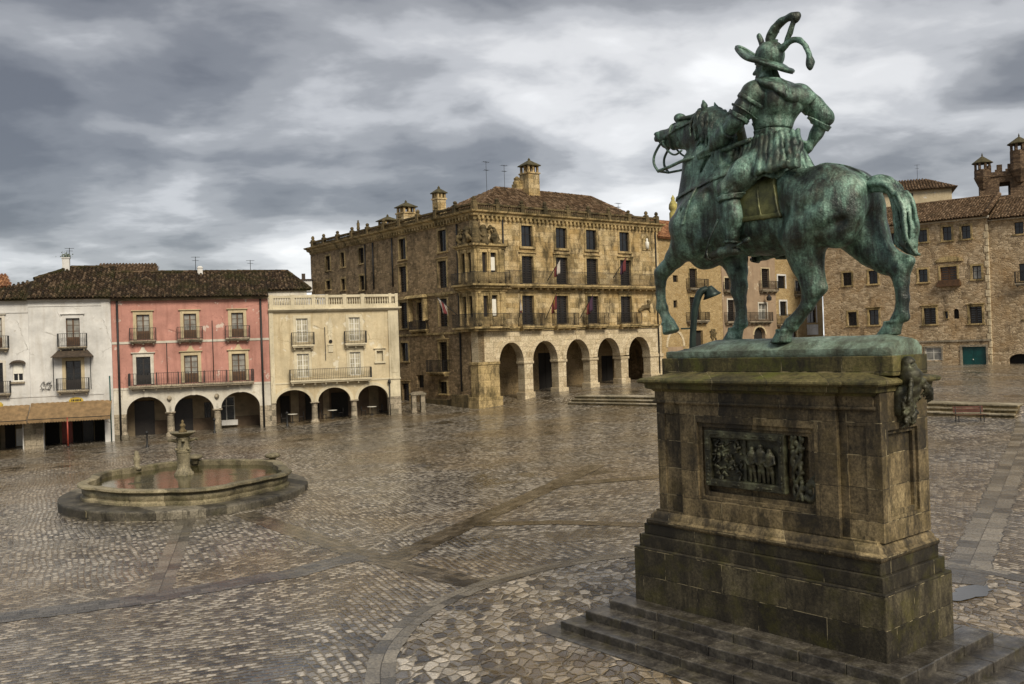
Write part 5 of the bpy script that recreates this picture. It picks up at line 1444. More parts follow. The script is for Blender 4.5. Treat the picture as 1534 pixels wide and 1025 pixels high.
    b = F.mb(); b.box(-4.55, -3.98, 5.0, 5.5, 13.6, 15.35); b.box(-4.6, -3.93, 4.95, 5.55, 15.35, 15.45); ch = b.build('chimney', M['white_plaster'], t)
    b = F.mb(); r2 = random.Random(2)
    for k in range(90):
        u = r2.gauss(-4.27, .22); w_ = r2.gauss(5.25, .2); z = 15.42 + abs(r2.gauss(0, .18)); a = r2.uniform(0, 6.3)
        b.face([(u, w_, z), (u+.10*math.cos(a), w_+.10*math.sin(a), z+.04), (u+.05*math.cos(a+1), w_+.05*math.sin(a+1), z+.12)])
    b.build('weeds', M['weed'], ch)
    antenna(t, (-4.0+3.4, 5.4, 15.3), 1.0, 3)
    return t
M['tile_dark_slate'] = plain('tile_dark_slate', (.05, .035, .022), .85, 0, .5, 5, .4)
M['sign_yellow'] = plain('sign_yellow', (.42, .29, .03), .6, 0, .3, 3)
M['weed'] = plain('weed', (.06, .075, .02), .8, 0, .5, 6)
white_house()

def left_house():
    t, F = row_house('white_house', 'narrow white house at the left edge, with one small hooded window above its tan awning', -9.6)
    b = F.mb(); b.wall(rect(-13, -6.44, -.7, 11.55), [rect(-9.4, -8.30, 7.83, 10.19), rect(-9.45, -8.33, 4.28, 6.65), rect(-7.65, -6.89, 5.15, 6.5), [(-11.5, -.65), (-7.1, -.65), (-7.1, 1.9)] + arch_pts(-11.5, -7.1, 1.9, 2.3, 10)[::-1][1:]], 0.004, .55); b.build('wall', M['white_plaster'], t)
    F.window(-9.4, -8.30, 7.83, 10.19, 'wood', 'curtain_glass'); F.surround(-9.4, -8.30, 7.83, 10.19, .2, 'pale_trim', .04, .05)
    F.window(-9.45, -8.33, 4.28, 6.65, 'dark_wood', 'glass'); F.surround(-9.45, -8.33, 4.28, 6.65, .2, 'pale_trim', .04)
    F.balcony(-9.95, -7.84, 7.63, 7.8, 8.77, .55); F.balcony(-9.98, -7.80, 4.06, 4.26, 5.22, .55)
    F.window(-7.65, -6.89, 5.15, 6.5, 'white_wood', 'glass', 'casement', .1)
    b = F.mb(); b.box(-7.60, -6.94, .02, .08, 5.75, 6.45); b.build('blind', M['white_wood'], t)
    b = F.mb(); n = 10
    for k in range(n):
        a0 = PI*k/n; a1 = PI*(k+1)/n; c = -7.27; r = .56
        b.face([(c-r*math.cos(a0), 0, 6.55+.28*math.sin(a0)), (c-r*math.cos(a1), 0, 6.55+.28*math.sin(a1)), (c-r*math.cos(a1), -.42, 6.50+.2*math.sin(a1)), (c-r*math.cos(a0), -.42, 6.50+.2*math.sin(a0))])
    o = b.build('window_hood', M['tile_dark_slate'], t); s_ = o.modifiers.new('s', 'SOLIDIFY'); s_.thickness = .06
    b = F.mb(); b.box(-7.78, -6.8, -.22, .02, 4.98, 5.12); b.build('sill', M['granite'], t)
    b = F.mb(); b.box(-13, -6.44, -.14, .2, 11.35, 11.56); b.box(-13, -6.44, -.05, .01, 10.55, 10.66); b.box(-13, -6.44, -.05, .008, 3.84, 3.98); b.build('cornice', M['white_plaster'], t)
    b = F.mb(); n = 46
    for k in range(n):
        a = -11.6 + 5.1*k/n; c = -11.6 + 5.1*(k+1)/n; d0 = .02*math.sin(k*1.9); d1 = .02*math.sin((k+1)*1.9)
        b.face([(a, -.02, 3.26+d0), (c, -.02, 3.26+d1), (c, -1.7, 2.12+d1), (a, -1.7, 2.12+d0)]); s_ = .05*(k % 2)
        b.face([(a, -1.7, 2.12+d0), (c, -1.7, 2.12+d1), (c, -1.72, 1.9-s_), (a, -1.72, 1.9-s_)])
    aw = b.build('awning', M['awning_cloth'], t); sd_ = aw.modifiers.new('s', 'SOLIDIFY'); sd_.thickness = .012
    b = F.mb(); b.bar((-11.6, -1.7, 2.12), (-6.5, -1.7, 2.12), .03); b.bar((-6.55, -.03, 3.2), (-6.55, -1.7, 2.1), .025); b.build('awning_frame', M['iron'], aw)
    b = F.mb(); b.lathe([(.05, 3.22), (.45, 3.22), (.47, 3.38), (.34, 3.55), (.0, 3.6)], (-8.85, -.04), 20, sy=.12); b.build('fascia_sign', M['sign_yellow'], t)
    b = F.mb(); b.box(-13, -6.46, 3.2, 3.4, -.6, 3.0); b.box(-13, -6.46, .56, 3.3, 2.9, 3.0); b.build('gallery', M['inner_wall'], t)
    b = F.mb(); b.box(-8.9, -8.2, 3.0, 3.15, -.5, 2.2); b.box(-10.5, -9.3, 3.0, 3.15, -.5, 2.2); build_each(b, 'door', M['dark_void'], t)
    b = F.mb(); b.box(-8.1, -7.2, 3.05, 3.18, -.2, 1.2); b.build('shop_poster', M['white_wood'], t)
    tile_roof('roof', [(-13+9.6, -.5, 11.6), (-6.43+9.6, -.5, 11.6), (-6.43+9.6, 3.2, 13.40), (-9.8+9.6, .6, 12.15), (-13+9.6, 0, 11.9)], (1, 0, 0), 'tile', t, seed=9)
    b = F.mb(); b.box(-13, -6.46, 6, 6.2, -.6, 12.2); b.box(-13, -12.8, .5, 6, -.6, 11.5); b.build('rear_wall', M['white_plaster'], t)
    return t
left_house()

# ---- cream house with roof balustrade
def cream_house():
    t, F = row_house('cream_house', 'cream stuccoed house with a pierced stone balustrade along its flat roof', 17.6)
    AR = [(12.42, 15.40, 2.35, 3.46), (15.97, 18.78, 2.33, 3.52), (19.43, 22.10, 2.38, 3.55)]
    ups = [(14.31, 15.28), (18.83, 19.79)]; lows = [(14.28, 15.29), (18.81, 19.76)]
    out = F.arcade_outline(12.03, 23.2, -.3, 10.25, AR, 12.38, 22.15)
    b = F.mb(); b.wall(out, [rect(a, c, 7.56, 9.60) for a, c in ups] + [rect(a, c, 4.50, 6.54) for a, c in lows] + [rect(21.19, 21.77, 5.64, 6.58)], 0, .55); b.build('wall', M['cream_plaster'], t)
    for a, c in ups:
        F.window(a, c, 7.56, 9.60, 'white_wood', 'cream_glass', 'grid', .10); F.surround(a, c, 7.56, 9.60, .26, 'cream_trim', .05, .0, 0); F.balcony(a-.42, c+.48, 7.08, 7.32, 8.40, .55, 'cream_trim')
    for a, c in lows:
        F.window(a, c, 4.50, 6.54, 'white_wood', 'cream_glass', 'grid', .10); F.surround(a, c, 4.50, 6.54, .26, 'cream_trim', .05, .06, 0)
    F.balcony(13.64, 20.60, 4.02, 4.28, 5.22, .65, 'cream_trim', .15)
    b = F.mb(); b.box(21.19, 21.77, .25, .5, 5.6, 6.6); b.build('niche_back', M['cream_trim'], t)
    F.surround(21.19, 21.77, 5.64, 6.58, .14, 'cream_trim', .05, .05, .16, .42, 'niche_frame')
    b = F.mb(); b.box(12.03, 12.40, -.09, .01, 2.4, 10.2); b.box(22.31, 23.22, -.12, .01, 2.45, 10.2); b.box(22.48, 23.05, -.15, -.11, 4.6, 9.8); b.box(22.25, 23.26, -.2, .01, 4.02, 4.18); build_each(b, 'pilaster', M['cream_trim'], t, bevel=.012)
    b = F.mb(); b.box(12.03, 13.62, -.05, .01, 3.98, 4.12); b.box(20.62, 23.22, -.06, .008, 4.02, 4.17); build_each(b, 'string_course', M['cream_trim'], t)
    b = F.mb(); b.box(11.98, 23.28, -.12, .5, 10.15, 10.24); b.box(11.98, 23.4, -.26, .5, 10.24, 10.34); b.box(11.98, 23.5, -.38, .5, 10.34, 10.46); b.build('cornice', M['cream_trim'], t, bevel=.01)
    # pierced balustrade
    b = F.mb(); b.box(12.05, 23.25, -.12, .16, 10.46, 10.78); b.box(12.05, 23.25, -.13, .17, 11.38, 11.60)
    posts = [(12.10, 12.45), (13.88, 14.23), (15.68, 16.0), (16.86, 17.12), (18.34, 18.70), (19.91, 20.27), (22.42, 22.67), (22.98, 23.24)]
    for a, c in posts: b.box(a, c, -.16, .20, 10.47, 11.66)
    bal = b.build('balustrade', M['cream_trim'], t, bevel=.012)
    b = F.mb()
    for (a0, a), (c, c1) in zip(posts, posts[1:]):
        n = max(1, int((c-a)/.20))
        for k in range(n):
            u = a + (c-a)*(k+.5)/n; b.lathe([(.055, 10.77), (.06, 10.84), (.035, 10.90), (.075, 11.02), (.05, 11.16), (.035, 11.26), (.06, 11.33), (.055, 11.39)], (u, .02), 8)
    b.build('balusters', M['cream_trim'], bal, True)
    # coat of arms plaque with a clock-like oculus
    b = F.mb(); b.box(16.98, 17.40, -.07, .01, 6.6, 7.2); b.box(16.95, 17.42, -.12, .01, 7.2, 7.3); b.prism([(17.0, 8.0), (17.36, 8.0), (17.42, 9.0), (17.2, 9.8), (16.98, 9.0)], -.05, .01); b.box(17.05, 17.33, -.04, .01, 7.3, 8.0); pq = b.build('wall_plaque', M['cream_trim'], t, bevel=.02)
    b = F.mb(); b.xf = F.xf @ Matrix.Translation((17.2, -.09, 7.55)) @ Matrix.Rotation(PI/2, 4, 'X'); b.lathe([(.15, -.03), (.15, .04), (.10, .045)], n=16); b.build('oculus', M['dark_void'], pq)
    b = F.mb(); b.box(16.70, 16.76, -.05, .01, 5.9, 8.8); b.build('rain_pipe', M['iron'], t)
    for a in AR: F.archivolt(a[0], a[1], a[2], a[3], .28, 'cream_trim', .05, key=False)
    F.column(15.68, .28, .48, 2.34, .27, 'granite'); F.column(19.10, .28, .54, 2.36, .27, 'granite')
    b = F.mb(); b.box(12.02, 12.40, -.10, .58, -.3, 2.4); b.box(22.12, 23.24, -.16, .58, -.3, 2.48); build_each(b, 'corner_pier', M['granite'], t, bevel=.02)
    b = F.mb(); b.tube([(22.22, -.2, .8), (22.22, -.2, 3.6)], .04, 6); b.lathe([(.05, 3.6), (.14, 3.7), (.12, 3.95), (.03, 4.0)], (22.22, -.2), 8); b.build('wall_lamp', M['iron'], t, True)
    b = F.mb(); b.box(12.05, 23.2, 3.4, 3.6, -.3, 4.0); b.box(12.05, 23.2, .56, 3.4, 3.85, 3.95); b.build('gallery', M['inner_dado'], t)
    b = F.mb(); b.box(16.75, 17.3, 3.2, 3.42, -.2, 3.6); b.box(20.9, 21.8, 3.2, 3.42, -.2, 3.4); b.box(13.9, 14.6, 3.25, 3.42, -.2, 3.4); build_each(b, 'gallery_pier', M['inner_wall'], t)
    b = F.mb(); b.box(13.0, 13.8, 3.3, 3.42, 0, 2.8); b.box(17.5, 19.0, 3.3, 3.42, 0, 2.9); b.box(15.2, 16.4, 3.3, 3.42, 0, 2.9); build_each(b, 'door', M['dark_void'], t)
    b = F.mb(); b.box(12.03, 23.2, .5, 8, 10.0, 10.2); b.box(12.03, 12.3, .5, 8, -.3, 10.2); b.box(22.9, 23.2, .551, 8, -.3, 10.22); b.box(12.03, 23.2, 7.9, 8.1, -.3, 10.2); b.build('rear_wall', M['cream_plaster'], t)
    return t
cream_house()
# ------------------------------------------------------------------ palace on the corner
PZ = 1.4
PAL_P = (-3.047, 82.0); PAL_YAW = .90768
def palace():
    t = thing('stone_palace', 'four storey golden stone palace on the corner with a five bay arcade and roof chimneys', 'palace', (PAL_P[0], PAL_P[1], 0), PI/2 - PAL_YAW)
    F = Facade(t, Matrix.Identity(4))
    G = Facade(t, Matrix(((0, 1, 0, 0), (-1, 0, 0, 0), (0, 0, 1, 0), (0, 0, 0, 1))))
    L = 23.85
    AR = [(2.30, 5.15, 5.10, 6.95), (6.25, 9.30, 5.12, 7.00), (10.38, 13.42, 5.20, 7.06), (14.50, 17.62, 5.25, 7.10), (18.86, 21.95, 5.28, 7.12)]
    out = F.arcade_outline(0, L, .5, 8.3, AR, 2.22, 22.05)
    b = F.mb(); b.wall(out, [], 0, 1.0); b.build('arcade_wall', M['palace_arcade'], t)
    A_ = [(5.19, 6.60), (9.36, 10.87), (13.40, 14.90), (17.98, 19.55)]; B_ = [(5.29, 6.70), (9.47, 10.97), (13.43, 14.97), (18.05, 19.62)]; C_ = [(5.34, 6.68), (9.58, 10.98), (13.50, 14.91), (18.08, 19.50)]
    hol = [rect(a, c, 8.56, 11.25) for a, c in A_] + [rect(a, c, 12.37, 14.94) for a, c in B_] + [rect(a, c, 15.82, 17.78) for a, c in C_]
    b = F.mb(); b.wall(rect(0, L, 8.3, 18.6), hol, 0.0, .7); b.build('wall', M['palace_stone'], t)
    for a, c in A_: F.window(a, c, 8.56, 11.25, 'dark_wood', 'glass', 'shutter', .22); F.surround(a, c, 8.56, 11.25, .24, 'palace_trim', .06, .08, back=.2)
    for a, c in B_: F.window(a, c, 12.37, 14.94, 'dark_wood', 'glass', 'shutter', .22); F.surround(a, c, 12.37, 14.94, .24, 'palace_trim', .06, .07, back=.2)
    for a, c in C_: F.window(a, c, 15.82, 17.78, 'dark_wood', 'glass', 'casement', .18); F.surround(a, c, 15.82, 17.78, .2, 'palace_trim', .06, 0, .22, back=.16)
    for a, c in A_: F.balcony(a-.55, c+.7, 8.12, 8.42, 9.58, .75, 'palace_trim')
    F.balcony(3.3, 23.2, 11.96, 12.24, 13.52, .8, 'palace_trim', .16)
    b = F.mb(); b.box(2.8, 23.4, -.30, .01, 8.2, 8.36); b.box(2.8, 23.4, -.16, .01, 8.02, 8.2); build_each(b, 'string_course', M['palace_trim'], t)
    # cornice and pinnacled parapet all round
    rectp = [(0, 0), (L, 0), (L, 33), (0, 33)]
    b = MB(); b.ring_sweep(rectp, [(-.3, 18.0), (.05, 18.05), (.10, 18.3), (.30, 18.42), (.36, 18.62), (.55, 18.72), (.60, 18.86), (-.4, 18.92)])
    for u in range(0, 48): b.box(.25+.5*u, .45+.5*u, -.3, .0, 18.12, 18.40)
    for u in range(0, 64): b.box(-.3, .0, .3+.5*u, .5+.5*u, 18.12, 18.40)
    b.build('cornice', M['palace_trim'], t)
    r_ = random.Random(9); b = MB()
    def balus(p0, p1):
        p0, p1 = Vector(p0), Vector(p1); n = int((p1-p0).length/.24)
        for k in range(n):
            q = p0.lerp(p1, (k+.5)/n); b.lathe([(.08, 18.9), (.10, 19.1), (.05, 19.28), (.08, 19.42)], (q.x, q.y), 6)
    balus((.1, .1, 0), (L-.1, .1, 0)); balus((.1, .4, 0), (.1, 32.5, 0))
    b.box(-.06, L+.06, -.06, .26, 19.40, 19.56); b.box(-.06, .26, .27, 33, 19.40, 19.56)
    pts = [(u, .1) for u in (0.15, 2.7, 5.6, 8.4, 11.3, 14.0, 16.8, 19.6, 22.2, L-.1)] + [(.1, w_) for w_ in (3.0, 6.2, 9.4, 12.8, 16.0, 19.4, 22.8, 26.2, 29.6, 32.4)]
    for (x, y) in pts:
        h_ = r_.uniform(0, .3); b.box(x-.22, x+.22, y-.22, y+.22, 18.9, 19.7)
        b.lathe([(.24, 19.7), (.2, 19.76), (.13, 19.8), (.21, 19.9), (.17, 20.02+h_*.3), (.06, 20.08+h_*.5)], (x, y), 7)
    b.build('parapet', M['dark_stone'], t)
    # street side, rubble stone
    c4 = [(-12.92, -11.68, 15.59, 17.66), (-13.1, -11.75, 12.34, 14.89), (-13.15, -11.78, 8.70, 11.30), (-13.2, -11.85, 5.44, 7.26), (-13.2, -11.95, .82, 3.2),
          (-5.81, -4.50, 15.66, 17.67), (-5.98, -4.62, 12.27, 14.80), (-6.1, -4.70, 8.65, 11.26), (-6.2, -4.85, 4.50, 7.18), (-6.45, -5.15, 2.32, 3.45), (-9.92, -8.51, 8.53, 11.14), (-10.4, -9.2, 2.82, 4.05),
          (-29.1, -28.05, 15.87, 17.5), (-29.2, -28.15, 13.70, 14.7), (-25.45, -24.6, 15.94, 17.55), (-25.5, -24.66, 13.40, 14.64), (-21.25, -20.2, 15.96, 17.6), (-21.25, -20.25, 13.11, 14.64)]
    b = G.mb(); b.wall(rect(-33, -.0, -1.0, 18.1), [rect(*r) for r in c4] + [[(-1.25, 2.5), (-.2, 2.5)] + arch_pts(-1.25, -.2, 6.6, 7.15, 10)[::-1]], 0.004, .7)
    b.build('side_wall', M['palace_rubble'], t)
    b = G.mb(); b.box(-1.3, -.15, .35, .6, 2.4, 7.2); b.build('niche_back', M['palace_trim'], t)
    for i, r in enumerate(c4):
        tall = r[3]-r[2] > 2.2
        if i == 11: G.box('blocked_window', M['dark_void'], r[0], r[1], .3, .4, r[2], r[3]); continue
        G.window(*r, 'dark_wood', 'glass', 'shutter' if tall else 'casement', .2)
        G.surround(*r, .2, 'palace_trim', .04, .06 if tall else 0, 0 if tall and i not in (2,) else .14, back=.18)
    G.balcony(-7.62, -4.64, 4.14, 4.40, 5.52, .7, 'palace_trim'); G.balcony(-11.0, -8.0, 8.24, 8.5, 9.4, .35, 'palace_trim', iron='dark_wood')
    G.surround(-6.2, -4.85, 4.50, 7.18, .2, 'palace_trim', .10, .10, 0, .5)
    b = G.mb(); b.frustum((-11.3, -7.9, -.75, .02), (-11.1, -8.1, -.5, .02), 11.55, 11.85); b.box(-11.05, -10.75, -.5, .02, 9.3, 11.55); b.box(-8.3, -8.05, -.5, .02, 9.3, 11.55); b.build('bay_hood', M['palace_trim'], t)
    b = G.mb(); b.box(-33, -2.25, -.12, .01, 11.62, 11.86); b.box(-13.5, -2.25, -.10, .01, 7.9, 8.1); b.box(-20.9, -2.25, -.09, .012, 18.0, 18.1); build_each(b, 'string_course', M['palace_trim'], t)
    for u in (-2.62, -18.1, -14.2, -19.8):
        b = G.mb(); b.tube([(u, -.1, 2.6 if u > -3 else 13.0), (u, -.1, 17.9)], .09, 6); b.build('downspout', M['iron'], t, True)
    b = F.mb(); b.tube([(3.15, -.12, 12.3), (3.15, -.12, 18.2)], .07, 6); b.build('downspout', M['iron'], t, True)
    b = F.mb(); b.tube([(23.3, -.12, 2.9), (23.3, -.12, 18.0)], .07, 6); b.build('downspout', M['iron'], t, True)
    # corner pier, plinth
    b = MB(); b.box(-.12, 2.24, -.12, 1.1, .4, 5.25); b.box(-.30, 2.4, -.30, 1.3, .3, 2.1); b.box(-.2, 2.3, -.2, 1.2, 5.0, 5.25); b.build('corner_pier', M['palace_trim'], t, bevel=.03)
    b = MB(); b.box(-.35, .0, 1.3, 4.0, .0, 2.3); b.box(-.2, .0, 4.0, 9, -.2, 1.8); build_each(b, 'plinth', M['dark_stone'], t, bevel=.03)
    # ornate corner bay, two storeys with coat of arms above
    b = MB(); prof = []
    for (x0, x1, y0, y1) in ((-.32, 3.0, -.32, .3), (-.32, .3, .3, 2.3)):
        b.box(x0, x1, y0, y1, 8.3, 15.95) if False else None
    b.wall(rect(-.30, 3.05, 8.35, 15.95), [rect(.55, 1.1, 9.3, 11.2), rect(1.5, 2.12, 9.3, 11.25), rect(.55, 1.1, 13.3, 15.1), rect(1.5, 2.12, 13.35, 15.1)], -.32, .02)
    b.xf = G.xf; b.wall(rect(-2.25, .33, 8.35, 15.95), [rect(-1.75, -1.15, 9.3, 11.2), rect(-.75, -.2, 9.3, 11.2), rect(-1.75, -1.15, 13.3, 15.1), rect(-.75, -.2, 13.3, 15.1)], -.322, .02)
    b.xf = None
    for z in (11.75, 15.6):
        b.ring_sweep([(-.32, -.32), (3.05, -.32), (3.05, 2.3), (-.32, 2.3)], [(-.1, z-.2), (.1, z-.15), (.15, z), (.32, z+.08), (.34, z+.25), (-.1, z+.3)])
    bay = b.build('corner_bay', M['palace_trim'], t)
    b = MB()
    for (x, y) in ((.08, -.36), (1.30, -.36), (2.5, -.36), (-.36, 2.0), (-.36, .95)):
        for z0, z1 in ((8.5, 11.55), (12.4, 15.4)): b.lathe([(.15, z0), (.17, z0+.2), (.11, z0+.3), (.10, z1-.3), (.15, z1-.2), (.17, z1)], (x, y), 10)
    build_each(b, 'bay_column', M['palace_trim'], bay, True)
    b = MB(); b.box(.4, 2.3, -.05, .02, 8.9, 15.4); b.box(-.05, .02, .2, 1.9, 8.9, 15.4); build_each(b, 'bay_shutter', M['dark_wood'], bay)
    b = MB(); b.box(1.55, 2.07, -.15, -.12, 9.4, 10.9); b.box(1.55, 2.07, -.15, -.12, 13.5, 14.7); build_each(b, 'bay_curtain', M['white_wood'], bay)
    for z0, zr in ((8.12, 9.6), (11.96, 13.3)):
        b = MB(); b.box(-.95, 3.25, -.95, -.33, z0+.12, z0+.30); b.box(-.95, -.33, -.33, 2.6, z0+.12, z0+.30); b.box(-.7, 3.1, -.7, -.33, z0-.1, z0+.12); b.box(-.7, -.33, -.33, 2.5, z0-.1, z0+.12)
        bb_ = b.build('balcony', M['palace_trim'], t, bevel=.02)
        b = MB(); b.box(-.92, 3.22, -.92, -.88, zr-.04, zr); b.box(-.92, -.88, -.88, 2.55, zr-.04, zr)
        for k in range(34): u = -.9 + 4.1*k/33; b.box(u-.014, u+.014, -.914, -.886, z0+.30, zr-.04)
        for k in range(1, 29): u = -.9 + 3.45*k/28; b.box(-.914, -.886, u-.014, u+.014, z0+.30, zr-.04)
        b.build('railing', M['iron'], bb_)
    Q = SDF((-.9, -.9, 15.7), (3.3, 2.6, 18.1), .06); r2 = random.Random(31)
    Q.cap((.0, -.2, 16.0), (.0, -.2, 17.6), .40, .28, .1); Q.cap((.9, -.25, 15.9), (.8, -.25, 17.3), .45, .3, .1); Q.cap((-.25, .9, 15.9), (-.25, .8, 17.2), .42, .3, .1)
    for (x, y) in ((2.0, -.4), (-.4, 1.7)):
        Q.chain([(x, y, 15.9), (x, y, 16.5), (x+.05, y, 16.9)], [.28, .26, .2], .1); Q.ell((x, y, 17.1), (.17, .17, .19), .05); Q.chain([(x-.25, y, 16.7), (x-.4, y, 16.35), (x-.2, y-.1, 16.1)], [.12, .1, .08], .05); Q.chain([(x+.25, y, 16.7), (x+.4, y, 16.3), (x+.2, y-.1, 16.1)], [.12, .1, .08], .05)
    for k in range(46):
        if r2.random() < .6: p = (r2.uniform(-.2, 2.4), -.42+r2.uniform(-.1, .1), r2.uniform(15.9, 17.4))
        else: p = (-.42+r2.uniform(-.1, .1), r2.uniform(0, 1.9), r2.uniform(15.9, 17.3))
        Q.ell(p, (r2.uniform(.1, .22), r2.uniform(.1, .22), r2.uniform(.1, .25)), .06)
    Q.build('coat_of_arms', M['dark_stone'], t, wob=.02, wsc=2)
    # arcade piers, arches
    for u, v0 in ((5.70, 1.85), (9.84, 2.05), (13.96, 2.3), (18.24, 2.52)):
        b = F.mb(); b.box(u-.50, u+.50, -.06, .98, v0-.3, 5.0); b.box(u-.60, u+.60, -.14, 1.06, 4.92, 5.16); b.box(u-.62, u+.62, -.18, 1.08, v0-.6, v0+.42); b.build('pier', M['palace_arcade'], t, bevel=.03)
    b = F.mb(); b.box(22.0, 23.9, -.06, .98, 1.8, 5.0); b.box(21.95, 23.95, -.14, 1.06, 4.95, 5.28); b.box(21.9, 24, -.18, 1.08, 1.6, 3.2); b.build('pier', M['palace_arcade'], t, bevel=.03)
    for a in AR: F.archivolt(a[0], a[1], a[2], a[3], .48, 'palace_arcade', .07)
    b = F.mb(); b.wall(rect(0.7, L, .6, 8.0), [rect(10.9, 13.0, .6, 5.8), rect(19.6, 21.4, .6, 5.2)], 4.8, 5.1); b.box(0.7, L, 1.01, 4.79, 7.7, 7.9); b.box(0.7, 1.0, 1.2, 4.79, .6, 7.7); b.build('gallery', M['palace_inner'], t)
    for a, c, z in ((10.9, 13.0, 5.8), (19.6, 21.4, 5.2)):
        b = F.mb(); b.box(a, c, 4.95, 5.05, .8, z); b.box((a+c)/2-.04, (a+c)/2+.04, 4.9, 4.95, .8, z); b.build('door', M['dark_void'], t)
    # niche figure and relief
    b = F.mb(); b.box(21.35, 22.65, -.1, .02, 16.05, 16.2); b.prism([(21.4, 16.2), (22.6, 16.2), (22.6, 17.2), (22.0, 17.75), (21.4, 17.2)], -.08, .02); b.build('shield_plaque', M['palace_trim'], t)
    b = F.mb(); b.lathe([(.2, 16.2), (.22, 16.6), (.24, 16.85), (.1, 17.0), (.13, 17.1), (.11, 17.25), (.02, 17.3)], (22.0, -.12), 10); b.build('niche_figure', M['white_wood'], t, True)
    Rf = SDF((20.2, -.3, 9.4), (22.7, .1, 11.1), .05); Rf.chain([(20.6, -.05, 9.8), (21.2, -.05, 10.1), (21.9, -.05, 10.2), (22.1, -.05, 10.65), (21.9, -.05, 10.8)], [.14, .22, .24, .16, .12], .1); Rf.chain([(20.9, -.05, 10.0), (20.7, -.05, 9.6)], [.12, .07], .05); Rf.chain([(21.9, -.05, 10.1), (22.2, -.05, 9.65)], [.14, .07], .05); Rf.build('wall_relief', M['dark_stone'], t, wob=.02)
    # roofs
    ez, rzz = 19.0, 22.4; W_ = 12.4
    tile_roof('roof', [(.8, .9, ez), (L-.6, .9, ez), (20.5, 6.6, rzz), (7.6, 6.6, rzz)], (1, 0, 0), 'tile_brown', t, seed=21)
    tile_roof('roof', [(.8, W_, ez), (.8, .9, ez), (7.6, 6.6, rzz)], (0, 1, 0), 'tile_brown', t, seed=22)
    tile_roof('roof', [(L-.6, .9, ez), (L-.6, W_, ez), (20.5, 6.6, rzz)], (0, 1, 0), 'tile_brown', t, seed=23)
    tile_roof('roof', [(.8, W_, ez), (L-.6, W_, ez), (20.5, 6.6, rzz), (7.6, 6.6, rzz)], (1, 0, 0), 'tile_brown', t, seed=24)
    for a, c in (((7.6, 6.6, rzz+.05), (20.5, 6.6, rzz+.05)), ((.8, .9, ez+.05), (7.6, 6.6, rzz+.05)), ((L-.6, .9, ez+.05), (20.5, 6.6, rzz+.05))): ridge(t, a, c, 'tile_brown', r=.2)
    tile_roof('roof', [(.8, 12.2, ez), (.8, 32, ez), (5.5, 32, 20.6), (5.5, 10, 20.6)], (0, 1, 0), 'tile_brown', t, seed=25)
    b = MB(); b.box(.75, L-.2, 12.3, 12.6, 0, 19); b.box(L-.3, L, .71, 12.4, .5, 18.6); b.box(10, 10.3, 12.6, 33, -1, 20); b.box(.71, 10, 32.7, 33, -1, 18.6); b.build('rear_wall', M['palace_rubble'], t)
    # chimneys
    def lantern_chimney(x, y, w_, z0, z1, mat='palace_stone', h=.9):
        b = MB(); b.box(x-w_/2, x+w_/2, y-w_/2, y+w_/2, z0, z1); b.box(x-w_/2-.08, x+w_/2+.08, y-w_/2-.08, y+w_/2+.08, z1-.02, z1+.12)
        for ax_ in range(-1, 2):
            for ay in range(-1, 2):
                if ax_ or ay: b.box(x+ax_*w_*.40-.1, x+ax_*w_*.40+.1, y+ay*w_*.40-.1, y+ay*w_*.40+.1, z1+.12, z1+.12+h*.62)
        c = b.build('chimney', M[mat], t)
        b = MB(); k = w_/2+.14; b.box(x-k, x+k, y-k, y+k, z1+.12+h*.62, z1+.2+h*.62); b.frustum((x-k, x+k, y-k, y+k), (x-.08, x+.08, y-.08, y+.08), z1+.2+h*.62, z1+.35+h); b.lathe([(.1, z1+.3+h), (.14, z1+.42+h), (.02, z1+.6+h)], (x, y), 8)
        b.build('chimney_cap', M['mossy_cap'], c)
    lantern_chimney(11.7, 6.2, 1.45, 20.5, 24.1, 'palace_stone', 1.1)
    b = MB(); b.box(10.2, 11.0, 6.5, 7.3, 20.5, 23.1); b.lathe([(.4, 23.1), (.45, 23.3), (.3, 23.5), (.35, 23.7), (.1, 23.9)], (10.6, 6.9), 8); b.build('chimney', M['palace_trim'], t)
    lantern_chimney(1.5, 7.7, .95, 18.9, 21.0, 'palace_stone', .75); lantern_chimney(1.8, 14.3, 1.5, 18.9, 20.5, 'palace_stone', .85); lantern_chimney(2.0, 18.4, 1.6, 18.9, 19.7, 'palace_stone', .75)
    antenna(t, (5.0, 4.6, 20.9), 3.6, 5); antenna(t, (8.6, 6.4, 22.2), 2.6, 6); antenna(t, (21.3, 3.2, 19.6), 1.8, 7)
    b = MB(); b.lathe([(.12, 19.5), (.2, 19.8), (.15, 20.0), (.18, 20.3), (.08, 20.5), (.12, 20.6), (.02, 20.7)], (.1, 21.4), 8); b.build('roof_statue', M['dark_stone'], t, True)
    return t, F, G
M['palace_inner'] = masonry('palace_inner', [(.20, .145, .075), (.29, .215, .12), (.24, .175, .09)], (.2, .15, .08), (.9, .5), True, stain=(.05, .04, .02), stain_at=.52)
PAL, PF, PG = palace()

